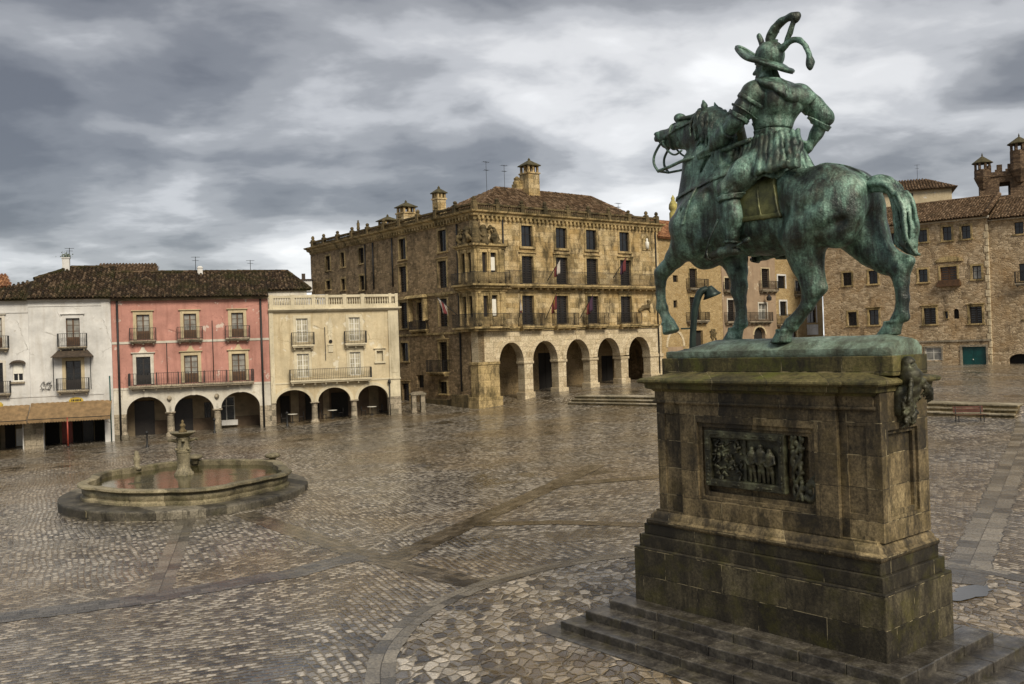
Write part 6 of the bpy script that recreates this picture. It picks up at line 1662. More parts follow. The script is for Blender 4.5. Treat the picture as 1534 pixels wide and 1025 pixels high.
# ---- flags on the palace balconies
def flag(name, label, base, tip, cols, size, parent_xf):
    A = parent_xf @ Vector(base); B_ = parent_xf @ Vector(tip)
    t = thing(name, label, 'flag', A, 0, 'flags on the palace balconies')
    b = MB(); b.bar((0, 0, 0), B_-A, .035); b.build('pole', M['iron'], t)
    d = (B_-A); L = d.length; d.normalize(); n = 7; m = 8; hgt, = (size,)
    for ci, col in enumerate(cols):
        b = MB(); rows = []
        for j in range(m+1):
            v_ = j/m; r = []
            for i in range(n+1):
                u = i/n*1.0/len(cols) + ci/len(cols); p = d*(L*(.98-.45*u)); sway = .10*math.sin(9*u+2*v_)*v_
                r.append(p*(1-.35*v_) + Vector((sway + .1*v_, .12*math.cos(8*u)*v_, -hgt*v_*(1-.25*u))) + d*(L*.45*.35*v_))
            rows.append(b.add(r))
        for r0, r1 in zip(rows, rows[1:]):
            for i in range(n): b.f.append((r0+i, r0+i+1, r1+i+1, r1+i))
        o = b.build('cloth', M[col], t, True); s_ = o.modifiers.new('s', 'SOLIDIFY'); s_.thickness = .015
    return t
for nme, c in (('flag_red', (.11, .018, .018)), ('flag_yellow', (.26, .14, .025)), ('flag_white', (.42, .38, .33)), ('flag_purple', (.045, .018, .04))): M[nme] = plain(nme, c, .85, 0, .2, 3)
xf = Matrix.Translation((PAL_P[0], PAL_P[1], 0)) @ Matrix.Rotation(PI/2 - PAL_YAW, 4, 'Z')
flag('flag', 'white and pink flag at the upper balcony between its first two windows', (7.7, -.8, 12.6), (8.7, -1.6, 14.6), ['flag_white', 'flag_red'], .95, xf)
flag('flag', 'dark red flag at the right of the upper balcony', (16.3, -.8, 13.0), (17.5, -1.5, 15.1), ['flag_red', 'flag_purple'], 1.0, xf)
flag('flag', 'faded white and red flag beside the corner bay on the lower balcony', (4.6, -.3, 9.2), (3.8, -1.5, 11.2), ['flag_white', 'flag_red', 'flag_white'], 1.0, xf)
flag('flag', 'yellow and red flag on the lower palace balcony', (7.4, -.7, 9.0), (8.2, -1.5, 11.4), ['flag_red', 'flag_yellow', 'flag_red'], 1.0, xf)
flag('flag', 'dark purple flag before the middle window of the lower balcony', (11.7, -.7, 9.0), (12.8, -1.5, 11.3), ['flag_purple', 'flag_red'], 1.1, xf)
flag('flag', 'red and white flag leaning from the street side of the corner', (-.35, 2.6, 9.6), (-1.6, 3.9, 11.3), ['flag_white', 'flag_red', 'flag_white'], 1.1, xf)

# ------------------------------------------------------------------ houses behind the horse's legs
def mid_houses():
    P = Vector((15.748, 96.681, 0)); yaw = R(48.094); d = Vector((math.sin(yaw), math.cos(yaw), 0))
    def mk(name, label, u0, u1, cat='house'):
        uc = (u0+u1)/2; t = thing(name, label, cat, P + d*uc, PI/2 - yaw, 'houses behind the horse'); return t, Facade(t, Matrix.Translation((-uc, 0, 0))), uc
    # ochre house
    t, F, uc = mk('ochre_house', 'ochre stone house with a reddish tiled roof next to the palace', 0, 11)
    hol = [(2.26, 3.10, 12.84, 13.57), (5.10, 6.46, 12.3, 14.36), (2.2, 2.86, 10.1, 10.88), (5.01, 6.9, 8.76, 11.26), (5.43, 7.2, 2.0, 7.6)]
    b = F.mb(); b.wall(rect(.02, 11, 1.5, 17.5), [rect(*h) for h in hol], 0, .6); b.build('wall', M['ochre_stone'], t)
    for i, h in enumerate(hol[:4]): F.window(*h, 'dark_wood', 'glass', 'shutter' if i in (1, 3) else 'casement', .2)
    F.surround(*hol[1], .18, 'palace_trim', .04); F.surround(*hol[3], .18, 'palace_trim', .04)
    F.balcony(4.5, 7.8, 12.0, 12.2, 13.24, .6); F.balcony(4.3, 7.8, 8.45, 8.7, 9.6, .6)
    F.box('door', M['dark_void'], 5.43, 7.2, .3, .4, 2.0, 7.6)
    F.archivolt(.99, 3.6, 5.9, 7.5, .3, 'palace_arcade', .06); F.box('blocked_arch', M['pinkish_wall'], 1.0, 3.59, -.02, .1, 2, 5.9)
    b = F.mb(); r2 = random.Random(3)
    b.box(8.7, 9.5, -.06, .02, 6.7, 7.7)
    for k in range(30): u = r2.gauss(9.1, .25); z = r2.gauss(7.2, .28); b.box(u-.1, u+.1, -.12, .02, z-.1, z+.1)
    b.build('wall_relief', M['dark_stone'], t, bevel=.03)
    tile_roof('roof', [(-uc-.2, -.4, 17.5), (11-uc, -.4, 17.5), (11-uc, 5.5, 20.4), (-uc-.2, 5.5, 20.4)], (1, 0, 0), 'tile_red', t, seed=31)
    b = F.mb(); b.box(0.02, 11, 5.5, 5.8, 1.5, 20.3); b.box(10.7, 11, .6, 5.5, 1.5, 17.5); b.build('rear_wall', M['ochre_stone'], t)
    b = F.mb(); b.lathe([(.5, 19.5), (.5, 21.4), (.35, 21.6), (.55, 21.9), (.5, 22.4), (.2, 22.9), (.25, 23.1), (.03, 23.5)], (9.4, 5.2), 10); b.build('roof_finial', M['ochre_trim'], t, True)
    # pinkish house
    t, F, uc = mk('pinkish_house', 'narrow pinkish plastered house with small iron balconies behind the horse', 11, 22)
    hol = [(11.5, 12.67, 12.19, 13.5), (11.96, 13.35, 8.6, 11.0), (19.03, 20.66, 12.5, 14.78), (18.21, 19.94, 8.73, 10.61), [(17.04, 2), (19.43, 2)] + arch_pts(17.04, 19.43, 6.9, 7.83, 10)[::-1]]
    b = F.mb(); b.wall(rect(11.003, 22, 1.5, 16.8), [rect(*h) if isinstance(h, tuple) else h for h in hol], -.05, .6); b.build('wall', M['pinkish_wall'], t)
    for i, h in enumerate(hol[:4]): F.window(*h, 'dark_wood' if i != 3 else 'white_wood', 'glass' if i != 3 else 'curtain_glass', 'shutter' if i in (1, 2) else 'casement', .15); F.surround(*h, .16, 'pale_trim' if i in (1, 3) else 'tan_trim', .1)
    F.box('door', M['dark_void'], 17.0, 19.5, .4, .5, 2, 7.9); F.archivolt(17.04, 19.43, 6.9, 7.83, .22, 'tan_trim', .1)
    F.balcony(10.9+.3, 13.6, 11.8, 12.0, 13.0, .6); F.balcony(11.25, 13.5, 8.3, 8.5, 9.58, .6); F.balcony(18.4, 21.9, 12.0, 12.25, 13.3, .6); F.balcony(15.6, 20.4, 8.3, 8.5, 9.57, .6)
    b = F.mb(); b.bar((19.4, -.1, 11.9), (19.4, -.7, 11.6), .03); b.lathe([(.05, 10.9), (.28, 10.95), (.32, 11.3), (.1, 11.6), (.02, 11.7)], (19.4, -.75), 8); b.build('wall_lamp', M['iron'], t)
    tile_roof('roof', [(11-uc, -.5, 16.85), (22-uc, -.5, 16.85), (22-uc, 5.5, 19.4), (11-uc, 5.5, 19.4)], (1, 0, 0), 'tile_brown', t, seed=33)
    b = F.mb(); b.box(11.003, 22, 5.5, 5.8, 1.5, 19.3); b.build('rear_wall', M['pinkish_wall'], t)
    # third house
    t, F, uc = mk('ochre_house', 'ochre stone house with pale framed windows against the large rubble building', 22, 33)
    hol = [(22.65, 24.3, 12.49, 14.03), (22.93, 24.4, 9.16, 10.9), (26.57, 27.96, 12.21, 13.51), (24.32, 26.6, 6.0, 7.4), (29.3, 31.3, 8.24, 10.25)]
    b = F.mb(); b.wall(rect(22.003, 33, 1.5, 17.2), [rect(*h) for h in hol], .05, .6); b.build('wall', M['ochre_stone'], t)
    for i, h in enumerate(hol): F.window(*h, 'dark_wood', 'glass', 'casement', .2); F.surround(*h, .2, 'white_plaster' if i in (0, 1, 4) else 'tan_trim', .02)
    F.balcony(22.1, 24.9, 7.9, 8.1, 9.3, .6); F.balcony(26.3, 28.2, 11.6, 11.8, 12.6, .5)
    b = F.mb(); b.box(29.0, 31.6, -.04, .06, 6.7, 8.0); b.build('white_panel', M['white_plaster'], t)
    tile_roof('roof', [(22-uc, -.4, 17.25), (33-uc, -.4, 17.25), (33-uc, 5.5, 19.8), (22-uc, 5.5, 19.8)], (1, 0, 0), 'tile_brown', t, seed=35)
    b = F.mb(); b.box(22.003, 33, 5.5, 5.8, 1.5, 19.6); b.build('rear_wall', M['ochre_stone'], t)
M['ochre_trim'] = plain('ochre_trim', (.34, .30, .09), .8, 0, .5, 3, .3)
mid_houses()

# ------------------------------------------------------------------ large rubble building on the right
def rubble_building():
    P = (51.361, 98.0); d = Vector((-.76604, .64279, 0)); rz = math.atan2(-d.y, -d.x)
    t = thing('rubble_building', 'long rubble stone building with small shuttered windows and a green double door', 'building', (P[0], P[1], 0), rz)
    F = Facade(t, Matrix.Identity(4))
    W_ = [(-7.32, -6.32, 16.62, 17.96), (-4.72, -3.8, 16.54, 18.05), (-2.8, -1.9, 16.54, 17.94), (-12.87, -11.86, 12.33, 13.85), (-7.38, -6.42, 12.15, 13.57), (-5.1, -3.4, 12.0, 13.66), (-1.85, -.96, 12.1, 13.53),
          (-12.98, -11.9, 7.6, 9.33), (-6.97, -5.7, 7.44, 9.24), (-2.27, -1.03, 7.33, 9.16), (-15.86, -14.86, 12.33, 13.86), (-4.77, -4.45, 7.98, 8.76), (-6.95, -5.25, 3.42, 4.84), (-10.2, -9.2, 16.6, 17.95), (-15.4, -14.4, 7.6, 9.2), (-10.1, -9.3, 16.6, 16.7)][:15]
    small = [(-3.88, 7.93), (-3.33, 7.93)] + arch_pts(-3.88, -3.33, 8.7, 9.01, 8)[::-1]
    door = (-3.15, -.77, 2.2, 4.84)
    b = F.mb(); b.wall(rect(-18.3, -.2, 1.4, 18.75), [rect(*h) for h in W_] + [small, rect(*door)], 0, .7); b.build('wall', M['rubble_stone'], t)
    for i, h in enumerate(W_):
        if i == 12: F.window(*h, 'white_wood', 'curtain_glass', 'casement', .12); F.surround(*h, .16, 'granite', .05, 0, 0); continue
        big = i in (5, 8, 9)
        F.window(*h, 'wood' if i == 5 else ('dark_wood'), 'curtain_glass' if i == 6 else 'glass', 'shutter' if big else 'casement', .22)
        F.surround(*h, .20 if i != 11 else .05, 'palace_trim', .05, .08 if i in (7, 8, 9) else 0, .16 if i != 11 else .05, back=.2)
    F.box('window', M['dark_void'], -3.9, -3.3, .3, .4, 7.9, 9.1)
    b = F.mb(); b.box(-5.35, -3.0, -.6, .02, 11.5, 11.95); b.box(-5.25, -3.1, -.5, .02, 11.95, 12.2); b.build('window_box', M['wood'], t)
    b = F.mb(); b.prism(arch_pts(-5.6, -2.7, 14.2, 14.8, 10) , -.14, .02); b.build('window_hood', M['palace_trim'], t)
    b = F.mb(); b.box(-3.15, -.77, .2, .28, 2.2, 4.84); b.box(-1.99, -1.93, .17, .2, 2.2, 4.84)
    for a, c in ((-3.1, -2.02), (-1.9, -.82)):
        for z in (2.5, 3.7): b.box(a+.1, c-.1, .18, .2, z, z+.95)
    dr = b.build('door', M['green_paint'], t); b = F.mb(); b.lathe([(.05, 3.4), (.05, 3.5)], (-2.1, .15), 8); b.build('handle', M['white_wood'], dr)
    b = F.mb(); b.box(-3.35, -3.15, -.06, .2, 2.2, 5.05); b.box(-.77, -.57, -.06, .2, 2.2, 5.05); b.box(-3.15, -.77, -.06, .2, 4.84, 5.05); b.build('door_frame', M['granite'], dr)
    b = F.mb(); b.box(-18.3, -.2, -.10, .01, 5.42, 5.62); b.box(-6.95, -5.25, -.03, .02, 2.45, 3.3); build_each(b, 'string_course', M['granite'], t)
    b = F.mb(); b.box(-18.4, -.1, -.30, .3, 18.70, 18.82); b.box(-18.4, -.1, -.15, .3, 18.55, 18.70); b.build('cornice', M['pale_trim'], t)
    b = F.mb(); 
    for z in range(22): b.box(-.62 if z % 2 else -.45, -.18, -.05, .3, 1.6+.78*z, 2.3+.78*z) if z < 21 else None
    b.build('quoins', M['palace_arcade'], t, bevel=.03)
    tile_roof('roof', [(-18.5, -.6, 18.8), (-.2, -.6, 18.8), (-.2, 6, 21.6), (-18.5, 6, 21.6)], (1, 0, 0), 'tile_brown', t, seed=41)
    ridge(t, (-18.5, 6, 21.65), (-.2, 6, 21.65), 'tile_brown'); ridge(t, (-.25, -.5, 18.95), (-.25, 6, 21.7), 'tile_brown', r=.3)
    b = F.mb(); b.box(-18.3, -.2, 6, 6.4, 1.4, 21.5); b.box(-18.3, -18, .7, 6, 1.4, 18.7); b.box(-.5, -.2, .7, 6, 1.4, 18.7); b.build('rear_wall', M['rubble_stone'], t)
    # neighbour past the corner
    t2 = thing('rubble_building', 'rubble stone building at the right edge with a dark arched garage opening', 'building', (P[0], P[1], 0), rz)
    F = Facade(t2, Matrix.Identity(4))
    ar = [(1.33, 1.4), (3.55, 1.4)] + arch_pts(1.33, 3.55, 3.3, 3.97, 12)[::-1]
    b = F.mb(); b.wall(rect(-.19, 14, 1.2, 18.3), [rect(2.3, 3.14, 16.56, 17.81), rect(2.6, 3.6, 11.6, 13.4), rect(2.9, 3.9, 7.6, 9.2), ar], .25, .8); b.build('wall', M['rubble_stone'], t2)
    for h in ((2.3, 3.14, 16.56, 17.81), (2.6, 3.6, 11.6, 13.4), (2.9, 3.9, 7.6, 9.2)): F.window(*h, 'dark_wood', 'glass', 'casement', .45); F.box('sill', M['palace_trim'], h[0]-.2, h[1]+.2, .15, .3, h[2]-.15, h[2])
    F.balcony(2.3, 3.9, 11.1, 11.35, 12.6, .5)
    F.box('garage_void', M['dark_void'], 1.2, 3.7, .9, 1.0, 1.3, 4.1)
    b = F.mb(); b.box(-.15, 14, 0, .5, 18.2, 18.36); b.build('cornice', M['pale_trim'], t2)
    tile_roof('roof', [(-.15, -.3, 18.4), (14, -.3, 18.4), (14, 6, 21.2), (-.15, 6, 21.2)], (1, 0, 0), 'tile_brown', t2, seed=43)
    b = F.mb(); b.box(-.19, 14, 6, 6.3, 1.2, 21); b.build('rear_wall', M['rubble_stone'], t2)
rubble_building()

# ------------------------------------------------------------------ further houses, castle
def hip_house():
    t = thing('plastered_house', 'cream plastered house with a hipped brown roof rising behind the rubble building', 'house', (60.5, 138, 0), R(-20))
    b = MB(); b.box(-5.2, 5.4, -3, 6, 4, 27.4); b.build('wall', M['far_wall'], t)
    b = MB(); b.box(-.35, .25, -3.04, -2.9, 25.4, 27.0); b.build('window', M['dark_wood'], t)
    e, r = 27.4, 29.6
    tile_roof('roof', [(-5.9, -3.6, e), (6.1, -3.6, e), (2.2, 1.5, r), (-2.2, 1.5, r)], (1, 0, 0), 'tile_brown', t, seed=51, pitch=.4)
    tile_roof('roof', [(-5.9, 6.6, e), (-5.9, -3.6, e), (-2.2, 1.5, r)], (0, 1, 0), 'tile_brown', t, seed=52, pitch=.4)
    tile_roof('roof', [(6.1, -3.6, e), (6.1, 6.6, e), (2.2, 1.5, r)], (0, 1, 0), 'tile_brown', t, seed=53, pitch=.4)
    antenna(t, (1.2, 1.0, 29.4), 2.4, 9)
    t = thing('low_house', 'low far roof with mossy tiles between the cream house and the castle', 'house', (68, 142, 0), R(-10))
    b = MB(); b.box(-4, 7, 0, 5, 4, 25.6); b.build('wall', M['far_wall'], t)
    tile_roof('roof', [(-4.4, -.5, 25.6), (7.4, -.5, 25.6), (7.4, 4, 27.2), (-4.4, 4, 27.2)], (1, 0, 0), 'tile_brown', t, seed=55, pitch=.4)
hip_house()
def castle():
    t = thing('castle_tower', 'dark battlemented castle tower with two capped turrets on the skyline', 'castle', (106.2, 193, 0), R(-25))
    b = MB(); b.wall(rect(-6.2, 14, 8, 39.2), [rect(-2.6, -.6, 34.2, 37.0)], -4.0, 3.0)
    for k in range(9): u = -5.0 + 2.0*k; b.box(u, u+1.0, -4.2, -3.4, 39.0, 40.6); b.box(u, u+1.0, 2.2, 3.0, 39.0, 40.6)
    b.box(-6.3, 14, -4.25, -3.4, 38.2, 39.1); b.build('tower_wall', M['castle_stone'], t)
    def turret(x, y, r, z0, z1, name='turret'):
        b = MB(); b.lathe([(r*.4, z0-2.2), (r, z0), (r*1.05, z0+.4), (r, z0+.5), (r, z1-1.4)], (x, y), 8)
        for k in range(8):
            a = 2*PI*(k+.5)/8; b.box(x+r*.88*math.cos(a)-.22, x+r*.88*math.cos(a)+.22, y+r*.88*math.sin(a)-.22, y+r*.88*math.sin(a)+.22, z1-1.4, z1)
        c = b.build(name, M['castle_stone'], t)
        b = MB(); b.lathe([(r*1.28, z1-.05), (r*1.25, z1+.12), (.12, z1+1.5), (.16, z1+1.7), (.02, z1+2.2)], (x, y), 8); b.build('turret_cap', M['mossy_cap'], c)
    turret(-5.6, -3.6, 1.6, 38.0, 41.3); turret(1.2, -4.4, 1.75, 38.8, 44.4)
    b = MB(); b.box(3.2, 9, -3.8, -1, 39, 43.0); b.build('upper_wall', M['castle_stone'], t)
castle()
def back_houses():
    t = thing('white_house', 'distant white house glimpsed between the cream house and the palace', 'house', (-22.2, 105, 0), R(15), 'distant houses behind the left row')
    b = MB(); b.wall(rect(-1.6, 1.7, 0, 13.2), [rect(-.5, .3, 11.6, 12.6)], 0, .4); b.box(-1.6, 1.7, .41, 5, 0, 13.2); b.build('wall', M['white_plaster'], t)
    b = MB(); b.box(-2.0, -.4, .2, 3, 13.6, 14.9); b.build('attic', M['white_plaster'], t); b = MB(); b.box(-2.2, -.2, 0, 3.2, 14.9, 15.0); b.box(-1.5, -1.1, 1, 1.4, 15, 15.7); b.build('roof', M['tile_dark_slate'], t)
    t = thing('brick_house', 'brown tiled roof of a house rising behind the ridge of the white house', 'house', (-38.2, 90, 0), R(18), 'distant houses behind the left row')
    b = MB(); b.box(-3.2, 3.4, 0, 5, 2, 15.2); b.build('wall', M['white_plaster'], t)
    tile_roof('roof', [(-3.4, -.4, 15.1), (3.6, -.4, 15.1), (3.2, 4, 16.3), (-2.0, 4, 16.3)], (1, 0, 0), 'tile_brown', t, seed=61)
    t = thing('brick_house', 'reddish roof showing above the tiles at the far left edge', 'house', (-57, 92, 0), R(20), 'distant houses behind the left row')
    b = MB(); b.box(-6, 6, 0, 6, 2, 14.6); b.build('wall', M['pinkish_wall'], t)
    tile_roof('roof', [(-6.4, -.4, 14.4), (6.4, -.4, 14.4), (5.2, 4, 16.0), (-5, 4, 16.0)], (1, 0, 0), 'tile_red', t, seed=63)
back_houses()
# ------------------------------------------------------------------ fountain
M['basin_stone'] = pedestal_mat('basin_stone', [(.07, .06, .035), (.16, .135, .08), (.26, .22, .135), (.36, .31, .20)], (.10, .10, .03), .5, 1.7, 2.2, .55)
M['fountain_stone'] = pedestal_mat('fountain_stone', [(.10, .085, .05), (.22, .19, .12), (.34, .29, .19), (.44, .38, .26)], (.12, .11, .04), .35, 3.0, 2.0, .56)
M['platform_stone'] = pedestal_mat('platform_stone', [(.03, .027, .02), (.085, .075, .055), (.17, .15, .11), (.27, .24, .18)], (.07, .065, .02), .35, 1.2, .8, .52)
def pool_water():
    t = NT('pool_water'); o = t.coord(); n = t.noise(o, .5, 5, .6)
    c = t.ramp(n, [(.35, (.025, .028, .010)), (.6, (.06, .05, .02)), (.75, (.09, .06, .03))])
    return t.done(c, .05, t.bump(t.noise(o, 3.0, 4), .32, .03), 0, .45)
M['pool_water'] = pool_water()
FC = (-15.75, 44.3)
def fountain():
    z0 = gh(*FC)
    t = thing('stone_fountain', 'round stone fountain with a lobed basin and a central column carrying a dish', 'fountain', (*FC, z0))
    lob = [R(a) for a in (-62, -7, 50, 118, 168, 213)]
    def outline(r, amp, n=132):
        out = []; vx, vy = -.335, .942
        for k in range(n):
            a = 2*PI*k/n; q = r
            for l in lob:
                d = abs((a-l+PI) % (2*PI) - PI)
                if d < R(15): q += amp*math.sqrt(max(0, 1-(d/R(15))**2))
            x, y = q*math.cos(a), q*math.sin(a); al = (x*vx + y*vy)*1.07; ac = (x*vy - y*vx)*.875
            out.append((al*vx + ac*vy, al*vy - ac*vx))
        return out
    b = MB(); b.ring_sweep([(x*1.30 - .12, y*1.27) for x, y in outline(4.95, 0, 96)], [(-.9, -.3), (0, -.3), (.02, .28), (.0, .33), (-.05, .35), (-2.5, .39)]); b.build('platform', M['platform_stone'], t)
    o = outline(4.98, .36)
    b = MB(); b.ring_sweep(o, [(.0, .3), (.12, .36), (.12, .46), (.04, .50), (.0, .55), (.06, .66), (.07, .76), (.02, .84), (.0, .88), (.20, .91), (.26, .96), (.24, 1.04), (.12, 1.08), (-.16, 1.07), (-.22, 1.02), (-.22, .3)]); b.build('basin', M['basin_stone'], t, smooth='auto')
    b = MB(); i = b.add([(0, 0, .80)] + [(x*.97, y*.97, .80) for x, y in outline(4.98, .34)]); n = 132
    for k in range(n): b.f.append((i, i+1+k, i+1+(k+1) % n))
    b.build('water', M['pool_water'], t)
    CX = Matrix.Translation((-.75, 1.35, .05)) @ Matrix.Diagonal((.95, .95, .88, 1))
    b = MB(CX); b.lathe([(.50, .4), (.50, .95), (.47, 1.0), (.43, 1.02), (.40, 1.10), (.36, 1.16), (.32, 1.24), (.31, 1.5), (.345, 1.9), (.36, 2.1), (.40, 2.14), (.40, 2.22), (.34, 2.26), (.33, 2.5), (.30, 2.8), (.36, 2.92), (.30, 2.98)], n=12); b.build('column', M['fountain_stone'], t, smooth='auto')
    b = MB(CX); b.lathe([(.26, 2.96), (.35, 3.02), (.50, 3.12), (.60, 3.19), (.66, 3.25), (.64, 3.29), (.56, 3.27), (.3, 3.22), (.1, 3.2)], n=28); b.build('dish', M['fountain_stone'], t, True)
    b = MB(CX); b.lathe([(.20, 3.2), (.22, 3.34), (.12, 3.42), (.10, 3.52), (.16, 3.60), (.13, 3.70), (.05, 3.78), (.08, 3.86), (.02, 3.95)], n=10); b.build('finial', M['dark_stone'], t, True)
    for k in range(4):
        a = R(20+90*k); b = MB(CX); b.tube([(.3*math.cos(a), .3*math.sin(a), 2.75), (.62*math.cos(a), .62*math.sin(a), 2.86), (.74*math.cos(a), .74*math.sin(a), 2.80)], [.10, .08, .09], 7); b.build('spout', M['fountain_stone'], t, True)
        b = MB(CX); b.tube([(.3*math.cos(a+.6), .3*math.sin(a+.6), 2.28), (.5*math.cos(a+.6), .5*math.sin(a+.6), 2.36)], [.07, .06], 6); b.build('stub', M['fountain_stone'], t, True)
    # small stone figures and mushroom stones standing round the rim
    x, y = -19.55+15.75, 47.4-44.3
    b = MB(); b.lathe([(.22, .9), (.22, 1.05), (.14, 1.1), (.16, 1.35), (.20, 1.55), (.11, 1.62), (.13, 1.74), (.08, 1.86), (.01, 1.9)], (x, y), 10); b.build('rim_figure', M['fountain_stone'], t, True)
    for (x, y) in ((-12.9+15.75, 48.7-44.3), (-17.2+15.75, 49.3-44.3)):
        b = MB(); b.lathe([(.2, .9), (.18, 1.12), (.34, 1.16), (.42, 1.24), (.36, 1.36), (.1, 1.42)], (x, y), 12); b.build('rim_stone', M['fountain_stone'], t, True)
    for (x, y, s) in ((-2.1, -1.2, 1.0), (1.9, .9, .8)):
        b = MB(); b.lathe([(.50*s, .5), (.52*s, .72), (.40*s, .80), (.1, .83)], (x, y), 9); b.build('basin_stone', M['mossy_cap'], t, True)
    return t
fountain()

# ------------------------------------------------------------------ street furniture
def lamp_post():
    x, y = 5.42, 28.0; z = gh(x, y)
    t = thing('street_lamp', 'dark green gooseneck lamp post rising behind the pedestal under the horse', 'street lamp', (x, y, z))
    b = MB(); b.lathe([(.24, -.1), (.24, .12), (.16, .25), (.13, .9), (.15, 1.0), (.085, 1.1), (.075, 5.2)], n=10)
    P = catmull([(0, 0, 5.2), (.06, 0, 6.3), (.12, 0, 7.0), (.20, 0, 7.6), (.36, 0, 8.05), (.58, 0, 8.15)], 5)
    b.tube([tuple(p) for p in P], np.linspace(.085, .12, len(P)).tolist(), 10); b.build('post', M['lamp_green'], t, smooth='auto')
    b = MB(); b.lathe([(.10, .12), (.14, .06), (.22, -.10), (.30, -.2), (.26, -.22)], n=14); 
    h = b.build('lamp_shade', M['lamp_green'], t, True); h.location = (.66, 0, 8.12); h.rotation_euler = (0, R(-20), 0)
    b = MB(); b.box(-.2, .2, -.03, .03, 6.3, 6.36); b.box(-.26, .22, -.03, .03, 6.95, 7.0); b.box(.05, .17, -.09, .09, 6.38, 6.9); b.build('ladder_rest', M['lamp_green'], t)
M['lamp_green'] = plain('lamp_green', (.016, .03, .024), .45, .4, .4, 6)
lamp_post()
def bench():
    x, y = 28.0, 56.6; z = gh(x, y)
    t = thing('park_bench', 'slatted bench with reddish back before the terrace steps right of the pedestal', 'bench', (x, y, z), R(-4))
    b = MB()
    for k in range(4): b.box(-.9, .9, -.35+.13*k, -.25+.13*k, .43, .47)
    b.build('seat', M['wood'], t)
    b = MB()
    for k in range(3): b.box(-.9, .9, .16+.02*k, .19+.02*k, .58+.13*k, .68+.13*k)
    b.build('backrest', M['red_wood'], t)
    for sx in (-.75, .75):
        b = MB(); b.bar((sx, -.32, 0), (sx, -.30, .43), .03); b.build('leg', M['iron'], t); b = MB(); b.tube([(sx, .16, 0), (sx, .13, .43), (sx, .22, .95)], .03, 5); b.build('leg', M['iron'], t)
M['red_wood'] = plain('red_wood', (.09, .03, .018), .5, 0, .3, 4)
bench()
bol = None
for (x, y, l) in ((-27.2, 67.9, 'iron bollard standing in front of the pink arcade, nearest to the fountain'), (-24.9, 76.2, 'iron bollard close to the third arch of the pink house'), (-19.3, 78.0, 'iron bollard before the first arch of the cream house')):
    if bol is None:
        bol = thing('bollard', l, 'bollard', (x, y, gh(x, y)), 0, 'bollards before the arcades')
        b = MB(); b.lathe([(.12, -.1), (.12, .1), (.07, .16), (.055, .95), (.09, 1.0)], n=10); b.build('post', M['iron'], bol, smooth='auto')
        b = MB(); b.lathe([(.05, .99), (.12, 1.06), (.12, 1.14), (.06, 1.22), (.01, 1.24)], n=10); b.build('knob', M['iron'], bol, True)
    else:
        c = copy_tree(bol); c.location = (x, y, gh(x, y)); c['label'] = l
def portal():
    x, y = -8.6, 82.4; z = gh(x, y)
    t = thing('stone_gateway', 'small gateway of two stone posts under a cap beside the palace lane', 'gateway', (x, y, z), R(25))
    for s in (-.42, .42):
        b = MB(); b.box(s-.2, s+.2, -.2, .2, -.4, 1.55); b.box(s-.24, s+.24, -.24, .24, -.4, .15); b.build('post', M['granite'], t, bevel=.02)
    b = MB(); b.box(-.72, .72, -.28, .28, 1.55, 1.72); b.prism([(-.66, 1.72), (.66, 1.72), (.4, 1.84), (-.4, 1.84)], -.24, .24); b.build('cap_stone', M['granite'], t, bevel=.02)
portal()
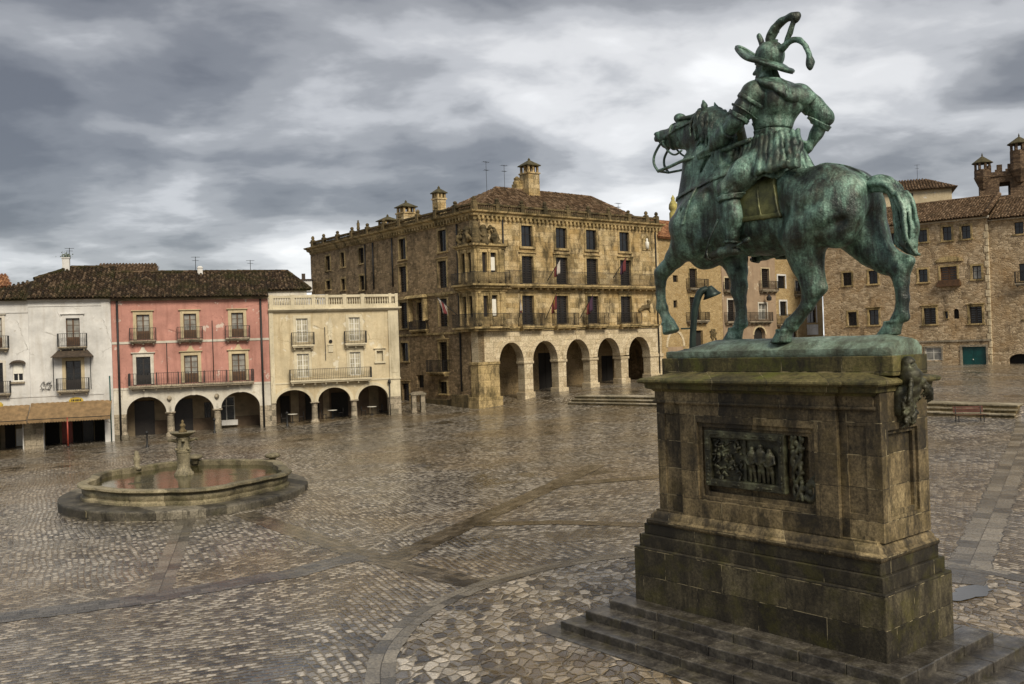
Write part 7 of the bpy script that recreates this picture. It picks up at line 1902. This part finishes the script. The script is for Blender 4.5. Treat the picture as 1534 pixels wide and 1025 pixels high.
# café tables under the cream arcade
def cafe():
    spots = [(13.9, 1.7, 'first'), (17.4, 1.9, 'second'), (20.9, 1.7, 'third')]; names = {'first': 'left', 'second': 'middle', 'third': 'right'}
    tp = cp = None
    for (u, w_, k) in spots:
        p = Matrix.Translation((RP0[0], RP0[1], 0)) @ Matrix.Rotation(RRZ, 4, 'Z') @ Vector((u, w_, 0)); z = gh(p.x, p.y)
        lab = 'small white topped table under the %s arch of the cream house' % names[k]
        if tp is None:
            tp = thing('cafe_table', lab, 'table', (p.x, p.y, z), RRZ, 'tables under the cream arcade')
            b = MB(); b.lathe([(.42, .72), (.43, .74), (.42, .76)], n=18); b.build('table_top', M['white_wood'], tp)
            b = MB(); b.lathe([(.22, -.05), (.2, .03), (.04, .06), (.035, .72)], n=8); b.build('leg', M['iron'], tp)
        else: c = copy_tree(tp); c.location = (p.x, p.y, z); c['label'] = lab
        for s, sd_ in ((-1, 'left'), (1, 'right')):
            q = Matrix.Translation((RP0[0], RP0[1], 0)) @ Matrix.Rotation(RRZ, 4, 'Z') @ Vector((u + s*.75, w_+.1, 0)); z = gh(q.x, q.y)
            lab = 'dark café chair %s of the table under the %s cream arch' % (sd_, names[k])
            if cp is None:
                cp = thing('cafe_chair', lab, 'chair', (q.x, q.y, z), RRZ + (R(-90) if s < 0 else R(90)), 'chairs under the cream arcade')
                b = MB(); b.box(-.2, .2, -.2, .2, .43, .46); b.build('seat', M['dark_wood'], cp)
                b = MB(); b.box(-.2, .2, -.22, -.19, .56, .86); b.build('backrest', M['dark_wood'], cp)
                for a in (-.18, .18):
                    for c_ in (-.18, .18):
                        b = MB(); b.bar((a, c_, -.05), (a, c_, .86 if c_ < 0 else .43), .018); b.build('leg', M['iron'], cp)
            else:
                c = copy_tree(cp); c.location = (q.x, q.y, z); c.rotation_euler = (0, 0, RRZ + (R(-90) if s < 0 else R(90))); c['label'] = lab
cafe()
# red awning pole and the pair of posts of the white house
p = Matrix.Translation((RP0[0], RP0[1], 0)) @ Matrix.Rotation(RRZ, 4, 'Z') @ Vector((-3.62, -1.72, 0))
t = thing('awning_post', 'slender red post propping the front of the ochre awning', 'post', (p.x, p.y, gh(p.x, p.y)), RRZ)
b = MB(); b.tube([(0, 0, -.1), (0, 0, 2.2 - gh(p.x, p.y))], .06, 8); b.build('shaft', M['red_paint'], t, True)
b = MB(); b.lathe([(.12, -.1), (.12, .04), (.06, .08)], n=8); b.build('foot', M['iron'], t)
